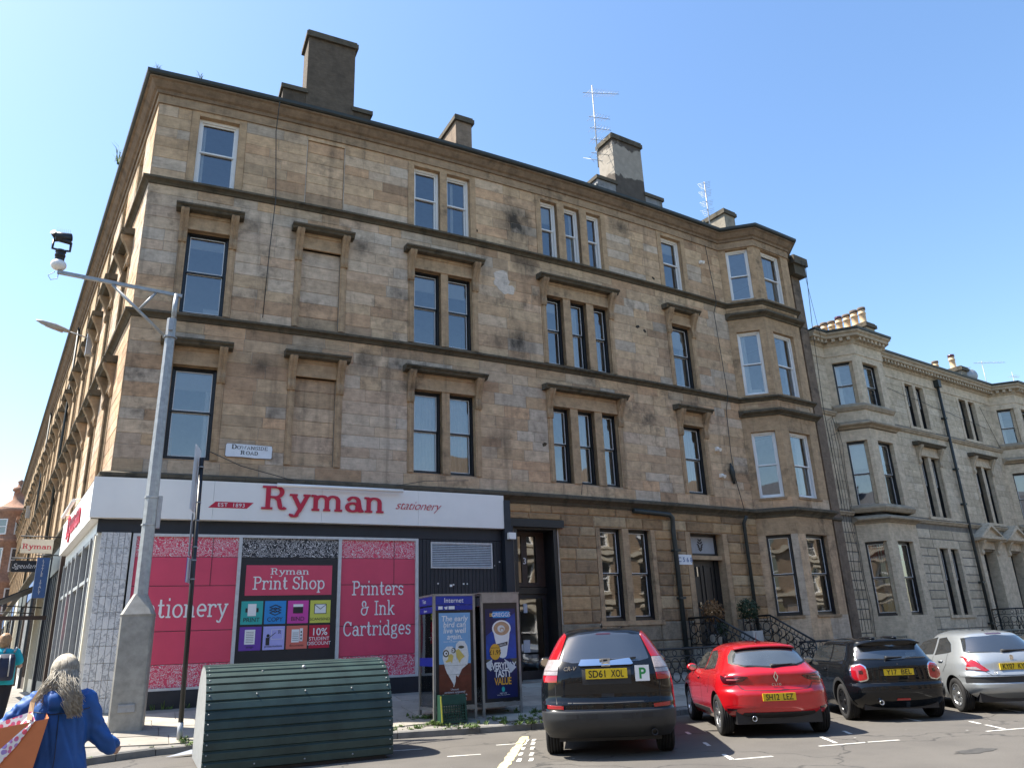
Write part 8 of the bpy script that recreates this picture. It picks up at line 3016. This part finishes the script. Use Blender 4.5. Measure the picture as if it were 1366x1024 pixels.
c.plate(0.0, .765, .52, .108, 'Y17 BEL', size=.12)
m_ = MB()
x = c.pt(0, .95).x - .03
for r_ in (.032,):
    put2d(m_, ([(r_ * cos(k * pi / 8) * q, r_ * sin(k * pi / 8) * q) for q in (1, .72) for k in range(16)], [(k, (k + 1) % 16, 16 + (k + 1) % 16, 16 + k) for k in range(16)]), 0, .925, 0, c.flatfn(x), .008)
for sg in (-1, 1):
    for k in range(3):
        m_.box(.04 * sg if sg > 0 else -.1 + k * .01, .1 - k * .01 if sg > 0 else -.04, 0, .006, .91 + k * .011, .917 + k * .011, fn=c.flatfn(x))
m_.build('badge', 'chrome', c.root, local=True)
c.patch([('y', .12, .355), ('y', .11, .385), ('y', -.11, .385), ('y', -.12, .355)], 'lens_red', 'fog_lamp', .01)
m_ = MB(); m_.lathe([(.03, .05), (.032, -.07), (.04, -.075), (.042, -.06), (.04, .06)], (.06, .40, .33), 14, 'x'); m_.lathe([(.0, .0), (.034, .001)], (.06, .40, .33), 14, 'x', mi=1); m_.build('exhaust_pipe', ['chrome', 'plate_black'], c.root, local=True)
m_ = MB()
vs = []
for i in range(13):
    a = -.55 + 1.1 * i / 12
    q = (abs(a) / .55) ** 4 * .06
    vs += [(.62, a, 1.385 - q * .7), (.16 + q * 1.5, a, 1.352 - q * .9), (.17 + q * 1.5, a, 1.325 - q * .7), (.45, a, 1.325 - q)]
m_.add(vs, [(i * 4 + k, i * 4 + k + 1, i * 4 + k + 5, i * 4 + k + 4) for i in range(12) for k in range(3)], smooth=True)
m_.build('roof_spoiler', 'paint_black', c.root, local=True)
for sg in (-1, 1):
    m_ = MB(); m_.ball((.75, sg * .2, 1.395), (.35, .1, .035), 6); m_.build('roof_hump', 'paint_black', c.root, local=True)
c.wiper(1.06, -.16, .14, .005)
c.sides([[(.55, 1.02), (1.25, .99), (1.25, 1.29), (.62, 1.28)], [(1.33, .99), (2.45, .98), (2.2, 1.27), (1.33, 1.29)]], [(1.45, .86)], [[(1.29, .98), (1.2, .35)], [(2.45, .95), (2.45, .45)]])
for S_ in ('L', 'R'):
    # black arch trim
    for x in (c.oh, c.oh + c.wb):
        pts = [(S_, x + (.40) * cos(radians(a)), .312 + .40 * sin(radians(a))) for a in range(-10, 200, 15)]
        c.line(pts, .06, 'plastic_grey', 'arch_trim', .008)
c.mirror(2.45, 1.0, 'paint_black', (.06, .1, .07))
c.wheels('single', 'rim_black', 8)

# ---- silver hatchback
hd_ = radians(86)
c = Car(rear_pos(9.12, 15.75, hd_, 0.68), hd_, 'silver hatchback with swept red tail lamps beside the small black car', 4.03,
        [(.22, .22), (.30, .12), (.38, .03), (.46, .0), (.52, .0), (.535, .02), (.63, .02), (.645, .0), (.68, .02), (.74, .06), (.90, .09), (1.0, .15), (1.06, .21), (1.2, .34), (1.33, .48), (1.38, .55), (1.42, .75), (1.455, 1.2), (1.47, 1.7)],
        [(.22, .79), (.34, .85), (.5, .875), (.7, .87), (.85, .845), (.97, .79), (1.05, .74), (1.2, .66), (1.32, .60), (1.38, .55), (1.43, .42), (1.46, .24), (1.47, .05)],
        [(.22, 3.9), (.4, 4.03), (.62, 3.98), (.8, 3.6), (.92, 3.15), (.98, 2.9), (1.15, 2.55), (1.32, 2.25), (1.40, 2.1), (1.45, 1.95), (1.47, 1.8)],
        0.66, 0.75, .22, 1.47, 'paint_silver', None, 0, 2.7, 2.54, 0.68, 0.305, tw=.2, track=.76)
c.patch([('y', .66, 1.06), ('y', .54, 1.33), ('y', 0, 1.36), ('y', -.54, 1.33), ('y', -.66, 1.06), ('y', 0, 1.035)], 'car_glass', 'rear_window', .006)
c.patch([('y', .14, 1.375), ('y', .14, 1.395), ('y', -.14, 1.395), ('y', -.14, 1.375)], 'lens_dark_red', 'brake_lamp', .006)
for sg in (1, -1):
    S_ = 'L' if sg > 0 else 'R'
    lp = c.patch([('y', sg * .44, .745), ('y', sg * .50, .73), ('y', sg * .76, .765), (S_, .30, .87), (S_, .42, .985), ('y', sg * .74, .985), ('y', sg * .62, .93)], 'lens_red', 'tail_lamp', .014)
    c.patch([('y', sg * .56, .755), ('y', sg * .62, .81), ('y', sg * .75, .81), ('y', sg * .73, .77)], 'lens_clear', 'lamp_section', .018, lp)
    c.line([('y', sg * .60, 1.0), ('y', sg * .50, .72), ('y', sg * .42, .66)], .010)
c.line([('y', .85, .665), ('y', 0, .66), ('y', -.85, .665)], .010)
c.patch([('y', .80, .53), ('y', .80, .64), ('y', -.80, .64), ('y', -.80, .53)], 'plastic_grey', 'bumper_strip', .01)
c.patch([('y', .36, .745), ('y', .34, .885), ('y', -.34, .885), ('y', -.36, .745)], 'paint_silver', 'plate_recess', .004)
c.plate(0.0, .755, .52, .112, 'KY07 KYL', size=.125)
m_ = MB()
x = c.pt(0, .96).x - .02
put2d(m_, ([(-.03, -.04), (.03, -.04), (.035, .03), (0, .05), (-.035, .03)], [(0, 1, 2, 3, 4)]), 0, .96, 0, c.flatfn(x), .008)
m_.build('badge', 'chrome', c.root, local=True)
c.text('207', -.36, .70, .05, 'chrome', .003)
c.wiper(1.08, -.1, .4, .01)
c.aer(.95, 1.43, .22)
c.sides([[(.82, 1.06), (1.5, 1.0), (1.5, 1.33), (1.2, 1.34), (.95, 1.22)], [(1.58, 1.0), (2.6, .99), (2.2, 1.26), (1.58, 1.34)]], [(1.15, .90), (1.95, .88)], [[(1.54, .99), (1.54, .35)], [(2.6, .95), (2.6, .4)], [(.95, 1.04), (.9, .85), (1.05, .7)]])
c.mirror(2.4, 1.02, 'paint_silver', (.06, .1, .07))
c.wheels('single', 'rim_silver', 7)

# ---- pale car beyond, cut by the picture edge
hd_ = radians(86)
c = Car(rear_pos(11.9, 17.0, hd_, 0.68), hd_, 'pale cream car mostly hidden behind the silver hatchback', 4.1,
        [(.22, .2), (.38, .03), (.5, .0), (.7, .02), (.9, .08), (1.0, .15), (1.2, .34), (1.35, .5), (1.42, .75), (1.455, 1.2), (1.47, 1.7)],
        [(.22, .79), (.34, .85), (.5, .875), (.7, .87), (.85, .845), (.97, .79), (1.05, .74), (1.2, .66), (1.32, .60), (1.38, .55), (1.43, .42), (1.46, .24), (1.47, .05)],
        [(.22, 3.9), (.4, 4.1), (.62, 4.0), (.8, 3.6), (.92, 3.15), (.98, 2.9), (1.15, 2.55), (1.32, 2.25), (1.40, 2.1), (1.45, 1.95), (1.47, 1.8)],
        0.6, 0.75, .22, 1.47, 'cream', None, 0, 2.8, 2.54, 0.68, 0.305, tw=.2, track=.76)
c.patch([('y', .64, 1.06), ('y', .54, 1.33), ('y', -.54, 1.33), ('y', -.64, 1.06)], 'car_glass', 'rear_window', .006)
for sg in (1, -1):
    c.patch([('y', sg * .55, .75), ('y', sg * .80, .75), ('y', sg * .78, 1.0), ('y', sg * .66, 1.0)], 'lens_red', 'tail_lamp', .014)
c.sides([[(.82, 1.06), (1.5, 1.0), (1.5, 1.33), (1.2, 1.34), (.95, 1.22)], [(1.58, 1.0), (2.6, .99), (2.2, 1.26), (1.58, 1.34)]])
c.mirror(2.4, 1.02, 'cream', (.06, .1, .07))
c.wheels('single', 'rim_silver', 7)
PERSON2 = (-9.24, 14.27)
# ================================================================ people
def remeshed(mb, name, mat, parent, vox, smooth=2, disp=None, **tags):
    """fuse overlapping shapes into one continuous skin"""
    o = mb.build(name, mat, parent, local=True)
    md = o.modifiers.new('fuse', 'REMESH')
    md.mode = 'VOXEL'
    md.voxel_size = vox
    md.use_smooth_shade = True
    if smooth:
        sm = o.modifiers.new('smooth', 'SMOOTH')
        sm.factor = 0.5
        sm.iterations = smooth
    dg = bpy.context.evaluated_depsgraph_get()
    me = bpy.data.meshes.new_from_object(o.evaluated_get(dg))
    o.modifiers.clear()
    o.data = me
    me.materials.clear()
    me.materials.append(MAT[mat])
    if disp:
        me.vertices.foreach_get
        nv = [v.normal.copy() for v in me.vertices]
        for v, n in zip(me.vertices, nv):
            v.co += n * disp(v.co)
    me.polygons.foreach_set('use_smooth', [True] * len(me.polygons))
    me.update()
    return tagged(o, **tags)


def chain(mb, pts, rs, n=12):
    """capsule chain: tube with ball ends"""
    # densify for smooth bends
    P_, R_ = [], []
    for i in range(len(pts) - 1):
        for k in range(4):
            t = k / 4
            P_.append(Vector(pts[i]).lerp(Vector(pts[i + 1]), t)); R_.append(rs[i] + (rs[i + 1] - rs[i]) * t)
    P_.append(Vector(pts[-1])); R_.append(rs[-1])
    mb.tube(P_, R_, n=n)
    mb.ball(pts[0], rs[0], 6)
    mb.ball(pts[-1], rs[-1], 6)
    for p, r in zip(pts[1:-1], rs[1:-1]):
        mb.ball(p, r * 1.0, 6)


def torso(mb, rings, n=20):
    """rings (z, cx, cy, rx, ry) bottom to top"""
    vs, fs = [], []
    for z, cx, cy, rx, ry in rings:
        for k in range(n):
            t = 2 * pi * k / n
            e = 2 / 2.5
            c_, s_ = cos(t), sin(t)
            vs.append((cx + rx * math.copysign(abs(c_) ** e, c_), cy + ry * math.copysign(abs(s_) ** e, s_), z))
    for i in range(len(rings) - 1):
        for k in range(n):
            k2 = (k + 1) % n
            fs.append((i * n + k, i * n + k2, (i + 1) * n + k2, (i + 1) * n + k))
    fs += [tuple(reversed(range(n))), tuple((len(rings) - 1) * n + k for k in range(n))]
    mb.add(vs, fs)


def hand(mb, w, d, up, size=1.0, curl=0.5, side=1):
    """palm and five fingers from wrist w along d"""
    w, d, up = Vector(w), Vector(d).normalized(), Vector(up).normalized()
    ac = d.cross(up).normalized() * side
    up = ac.cross(d).normalized() * side
    chain(mb, [w, w + d * .05 * size], [.026 * size, .034 * size], 8)
    for k, (o, l) in enumerate(((-.03, .068), (-.01, .078), (.011, .073), (.03, .058))):
        a = w + d * .075 * size + ac * o * size
        b_ = a + (d * cos(curl * .5) - up * sin(curl * .5)) * l * .5 * size
        c_ = b_ + (d * cos(curl * 1.4) - up * sin(curl * 1.4)) * l * .5 * size
        chain(mb, [w + d * .03 * size + ac * o * .6 * size, a, b_, c_], [.015 * size, .0105 * size, .0095 * size, .008 * size], 6)
    t0 = w + d * .02 * size - ac * .028 * size
    chain(mb, [t0, t0 - ac * .028 * size + d * .03 * size, t0 - ac * .03 * size + d * .062 * size], [.014 * size, .011 * size, .009 * size], 6)


def face(mb, c, r):
    """nose, ears, brow on a head centred c looking to +y"""
    c = Vector(c)
    mb.ball(c, (r * .80, r * .98, r * 1.12), 12)
    mb.ball(c + Vector((0, r * .25, -r * .55)), (r * .58, r * .72, r * .6), 10)
    mb.ball(c + Vector((0, r * .98, -r * .22)), (r * .12, r * .2, r * .18), 6)
    mb.ball(c + Vector((0, r * .93, -r * .62)), (r * .24, r * .1, r * .09), 6)
    for sg in (-1, 1):
        mb.ball(c + Vector((sg * r * .82, -r * .02, -r * .15)), (r * .1, r * .2, r * .3), 6)
        mb.ball(c + Vector((sg * r * .32, r * .86, r * .12)), (r * .26, r * .12, r * .08), 6)


# ---------------------------------------------------------------- woman in the blue coat, seen from behind
import mathutils.noise as mnoise
WD = 6.45
wx, wy = -3.21, 5.65
yaw = atan2(wy, wx) - pi / 2
wo = thing('person', (wx, wy, 0.0), 'person with long grey hair in a bright blue hooded coat', 'person', 'people walking at the corner', yaw)
wo.scale = (.91, .94, .985)
m_ = MB()
face(m_, (0.0, 0.035, 1.535), .098)
chain(m_, [(0, 0.0, 1.36), (0, 0.02, 1.48)], [.062, .055])
torso(m_, [(.78, 0, 0, .17, .12), (.9, 0, 0, .18, .13), (1.08, 0, 0, .155, .11), (1.25, 0, 0, .175, .12), (1.36, 0, 0, .17, .095), (1.40, 0, 0, .09, .07)])
for sg in (-1, 1):
    fy = .16 * sg
    chain(m_, [(.095 * sg, 0, .86), (.10 * sg, fy * .5 + .02, .47), (.10 * sg, fy - .03, .09)], [.095, .066, .045])
    chain(m_, [(.10 * sg, fy - .04, .06), (.105 * sg, fy + .12, .045)], [.04, .035])
RA = [(.175, 0, 1.36), (.245, .03, 1.18), (.34, .05, 1.06)]
LA = [(-.175, 0, 1.36), (-.32, .0, 1.21), (-.23, .20, 1.15)]
for A_ in (RA, LA):
    chain(m_, A_, [.055, .045, .03])
hand(m_, RA[2], (.75, .1, -.5), (0, -1, .2), .95, .5, 1)
hand(m_, LA[2], (.6, .6, .1), (0, 0, 1), .95, 1.2, -1)
remeshed(m_, 'body', 'skin', wo, .009)
m_ = MB()
for sg in (-1, 1):
    m_.ball((sg * .031, .122, 1.548), .011, 6)
m_.build('eyes', 'vinyl_white', wo, local=True)
# coat
m_ = MB()
torso(m_, [(.745, .0, 0, .245, .19), (.76, .0, 0, .25, .195), (.9, 0, 0, .235, .18), (1.05, -.005, 0, .215, .165), (1.2, 0, 0, .215, .16), (1.31, 0, -.005, .21, .14), (1.37, 0, -.005, .175, .115), (1.41, 0, 0, .11, .09), (1.44, 0, .01, .085, .08)])
chain(m_, [(.165, 0, 1.345), (.225, .02, 1.21), (.245, .035, 1.155), (.295, .045, 1.10), (.385, .055, 1.035)], [.085, .08, .08, .072, .06])
chain(m_, [(-.165, 0, 1.345), (-.255, 0, 1.27), (-.325, .0, 1.20), (-.27, .13, 1.16), (-.23, .2, 1.15)], [.085, .082, .078, .07, .058])
# hood lying on the back
chain(m_, [(-.10, -.09, 1.405), (-.05, -.135, 1.36), (.04, -.145, 1.345), (.11, -.10, 1.395)], [.042, .055, .055, .042])
chain(m_, [(-.075, -.03, 1.44), (0, -.085, 1.435), (.075, -.03, 1.44)], [.045, .05, .045])


def folds(p):
    q = mnoise.noise(Vector((p.x * 9, p.y * 9, p.z * 4.5)))
    r = mnoise.noise(Vector((p.x * 22 + 5, p.y * 22, p.z * 10)))
    arm = max(0, min(1, (abs(p.x) - .19) * 8))
    ring = sin(p.z * 75 + p.x * 40 + q * 3) * .005 * arm
    c_ = mnoise.noise(Vector((p.x * 5 + 9, p.y * 5, p.z * 2.2 + p.x * 4)))
    crease = max(0, .12 - abs(c_)) * .10
    return q * .012 + r * .006 + ring - crease


remeshed(m_, 'coat', 'jacket_blue', wo, .011, 2, folds)
m_ = MB()
m_.tube([(0.0, -.185, .76), (0.01, -.178, 1.0), (0.0, -.165, 1.27)], .0035, n=4)
m_.tube([(-.19, -.10, 1.30), (-.05, -.158, 1.275), (.1, -.15, 1.28), (.2, -.09, 1.30)], .0035, n=4)
m_.tube([(-.16, -.165, .80), (0, -.20, .80), (.16, -.165, .80)], .003, n=4)
m_.build('coat_seams', 'navy_paint', wo, local=True)
m_ = MB()
torso(m_, [(.6, 0, 0, .17, .13), (.78, 0, 0, .19, .14), (.9, 0, 0, .185, .14), (.95, 0, 0, .17, .12)])
for sg in (-1, 1):
    fy = .16 * sg
    chain(m_, [(.095 * sg, 0, .82), (.10 * sg, fy * .5 + .02, .47), (.10 * sg, fy - .03, .14)], [.11, .085, .072])
remeshed(m_, 'trousers', 'trousers_grey', wo, .014, 2, lambda p: mnoise.noise(p * 9) * .006)
m_ = MB()
for sg in (-1, 1):
    fy = .16 * sg
    chain(m_, [(.10 * sg, fy - .06, .05), (.105 * sg, fy + .14, .045)], [.048, .044])
remeshed(m_, 'shoes', 'shoe', wo, .012)
# hair: cap and loose strands swept to the right over the hood
rh = random.Random(31)
m_ = MB()
m_.ball((0, .02, 1.555), (.092, .108, .105), 12)
m_.ball((0, -.02, 1.52), (.086, .085, .095), 10)
chain(m_, [(.0, -.06, 1.47), (.03, -.10, 1.41), (.075, -.14, 1.33)], [.072, .058, .04])
remeshed(m_, 'hair', 'grey_hair', wo, .010, 2, lambda p: mnoise.noise(Vector((p.x * 60, p.y * 60, p.z * 14))) * .006)
m_ = MB()
for k in range(620):
    a = rh.uniform(-1.35, 1.35)
    st_ = Vector((sin(a) * .088, -cos(a) * .085 + .02, 1.52 + rh.uniform(-.03, .09)))
    if st_.z > 1.58:
        st_.x *= .7; st_.y *= .8
    right = rh.random() < .72
    tx = rh.uniform(.05, .15) if right else rh.uniform(-.17, -.06)
    tz = rh.uniform(1.24, 1.37) if right else rh.uniform(1.33, 1.44)
    ty = -.19 if right else -.12
    pts = []
    for i in range(7):
        t = i / 6
        x = st_.x + (tx - st_.x) * t ** 1.3 + rh.gauss(0, .005) + .008 * sin(t * 9 + k)
        y = st_.y + (ty + rh.uniform(-.02, .02) - st_.y) * min(1, t * 1.4)
        z = st_.z + (tz - st_.z) * t
        pts.append((x, y - .012 * sin(t * pi), z))
    m_.tube(pts, [.0028, .003, .003, .003, .0027, .0022, .001], n=3)
for k in range(330):
    az = rh.uniform(-2.9, 2.9)
    p0_, p1_ = rh.uniform(.05, .8), rh.uniform(1.7, 2.15)
    pts = []
    for i in range(7):
        ph = p0_ + (p1_ - p0_) * i / 6
        az2 = az * (1 - .25 * (i / 6)) + .15 * sin(k + i * .7) * .3
        e_ = 1.015 + rh.uniform(0, .012)
        pts.append((sin(az2) * sin(ph) * .094 * e_, .018 - cos(az2) * sin(ph) * .11 * e_, 1.555 + cos(ph) * .108 * e_))
    m_.tube(pts, [.002, .0026, .0028, .0028, .0026, .002, .001], n=3)
m_.build('hair_strands', 'grey_hair', wo, local=True)
# bag on the left arm
bag = thing('shoulder_bag', (wx, wy, 0.0), 'large orange paper bag with a pink flowered front carried by the person in blue', 'bag', None, yaw)
bag.scale = (.91, .94, .985)
m_ = MB()
bv = [(-.60, -.16, .815), (-.20, -.30, .86), (-.20, -.10, .88), (-.55, .05, .85),
      (-.50, -.20, 1.16), (-.135, -.335, 1.215), (-.16, -.12, 1.24), (-.52, .02, 1.18)]
bv = [(x + .075, y, z + .05) for x, y, z in bv]
m_.add(bv, [(0, 1, 2, 3)], mi=0)
m_.add(bv, [(1, 2, 6, 5)], mi=0)
m_.add(bv, [(3, 0, 4, 7)], mi=0)
m_.add(bv, [(2, 3, 7, 6)], mi=0)
# back face split: printed upper part, plain gusset
m_.add([bv[0], bv[1], Vector(bv[1]).lerp(Vector(bv[5]), .99), Vector(bv[0]).lerp(Vector(bv[4]), .99)], [(0, 1, 2, 3)], mi=0)
bq = m_.build('bag_body', 'bag_orange', bag, local=True)
m_ = MB()
A_, B_, C_, D_ = [Vector(bv[i]) for i in (0, 1, 5, 4)]
o_ = Vector((-.015, -.03, .0)) * .3
pp = [A_.lerp(D_, .12), A_.lerp(B_, .30).lerp(D_.lerp(C_, .30), .10), A_.lerp(B_, .62).lerp(D_.lerp(C_, .62), .62), D_.lerp(C_, .78), D_.lerp(C_, .70) + Vector((0, .05, .06)), D_ + Vector((0, .06, .02))]
m_.add([p + Vector((-.002, -.008, 0)) for p in pp], [(0, 1, 2, 3), (0, 3, 4, 5)])
m_.build('flower_print', 'bag_print', bag, local=True)
m_ = MB()
def strap(pts, wd):
    pts = [Vector(p) for p in pts]
    vs = []
    for i, p in enumerate(pts):
        d = (pts[min(i + 1, len(pts) - 1)] - pts[max(0, i - 1)]).normalized()
        s_ = d.cross(Vector((0, -1, 0))).normalized() * wd / 2
        vs += [p + s_, p - s_, p - s_ + Vector((0, .008, 0)), p + s_ + Vector((0, .008, 0))]
    m_.add(vs, [(i * 4 + k, i * 4 + (k + 1) % 4, i * 4 + 4 + (k + 1) % 4, i * 4 + 4 + k) for i in range(len(pts) - 1) for k in range(4)])
strap([(-.18, -.33, 1.26), (-.18, -.24, 1.30), (-.18, -.15, 1.36), (-.14, -.08, 1.425), (-.12, .0, 1.435), (-.14, .1, 1.37)], .032)
m_.build('strap', 'strap_tan', bag, local=True)

# ---------------------------------------------------------------- walker in the teal top
px2, py2 = PERSON2
yaw2 = atan2(py2, px2) - pi / 2 - 0.25
z2 = gz(px2, py2)
wk = thing('person', (px2, py2, z2 - 0.005), 'person in a teal top and black trousers with a navy backpack', 'person', 'people walking at the corner', yaw2)
m_ = MB()
face(m_, (-.02, 0.04, 1.60), .10)
chain(m_, [(0, 0, 1.42), (-.01, .02, 1.54)], [.065, .058])
torso(m_, [(.82, 0, 0, .18, .13), (.95, 0, 0, .19, .14), (1.12, 0, 0, .17, .12), (1.3, 0, 0, .19, .12), (1.42, 0, 0, .18, .1), (1.46, 0, 0, .09, .07)])
for sg in (-1, 1):
    fy = -.22 * sg
    chain(m_, [(.095 * sg, 0, .9), (.10 * sg, fy * .5 + .05, .48), (.10 * sg, fy - .03, .1 if sg < 0 else .12)], [.10, .068, .047])
    chain(m_, [(.10 * sg, fy - .04, .06), (.105 * sg, fy + .13, .045)], [.04, .036])
for sg in (-1, 1):
    A_ = [(.19 * sg, 0, 1.41), (.26 * sg, .05, 1.17), (.18 * sg, .26, 1.2)]
    chain(m_, A_, [.055, .045, .032])
    hand(m_, A_[2], (-.3 * sg, .7, .1), (0, 0, 1), .95, 1.0, sg)
remeshed(m_, 'body', 'skin', wk, .011)
m_ = MB()
torso(m_, [(.86, 0, 0, .215, .16), (1.0, 0, 0, .21, .16), (1.15, 0, 0, .2, .145), (1.3, 0, 0, .205, .14), (1.42, 0, 0, .185, .115), (1.475, 0, 0, .09, .08)])
for sg in (-1, 1):
    chain(m_, [(.18 * sg, 0, 1.395), (.24 * sg, .03, 1.25)], [.078, .075])
remeshed(m_, 'top', 'teal_cloth', wk, .014, 2, lambda p: mnoise.noise(p * 8) * .008)
m_ = MB()
torso(m_, [(.7, 0, 0, .17, .13), (.84, 0, 0, .2, .15), (.92, 0, 0, .19, .145)])
for sg in (-1, 1):
    fy = -.22 * sg
    chain(m_, [(.095 * sg, 0, .85), (.10 * sg, fy * .5 + .05, .48), (.10 * sg, fy - .03, .14)], [.112, .085, .068])
remeshed(m_, 'trousers', 'dark_cloth', wk, .016, 2)
m_ = MB()
for sg in (-1, 1):
    fy = -.22 * sg
    chain(m_, [(.10 * sg, fy - .06, .05), (.105 * sg, fy + .14, .045)], [.05, .046])
remeshed(m_, 'shoes', 'shoe', wk, .014)
m_ = MB()
m_.ball((-.02, .01, 1.625), (.10, .112, .112), 12)
m_.ball((-.02, -.02, 1.56), (.09, .085, .10), 10)
remeshed(m_, 'hair', 'fair_hair', wk, .012, 2, lambda p: mnoise.noise(Vector((p.x * 50, p.y * 50, p.z * 14))) * .008)
bp_ = thing('backpack', (px2, py2, z2), 'navy backpack with grey straps worn by the person in teal', 'backpack', None, yaw2)
m_ = MB()
torso(m_, [(.93, .10, -.22, .13, .07), (.98, .10, -.24, .15, .10), (1.15, .10, -.25, .155, .11), (1.3, .10, -.23, .145, .095), (1.37, .10, -.2, .11, .06)])
remeshed(m_, 'pack', 'backpack_navy', bp_, .014, 2)
m_ = MB()
for x in (0.03, .19):
    m_.tube([(x, -.14, 1.40), (x, -.05, 1.47), (x, .06, 1.44)], .018, n=6)
m_.tube([(.03, -.36, 1.0), (.02, -.365, 1.2), (.03, -.31, 1.35)], .012, n=5)
m_.tube([(.20, -.35, 1.0), (.2, -.36, 1.2), (.18, -.31, 1.35)], .012, n=5)
m_.build('pack_strap', 'grey_metal', bp_, local=True)
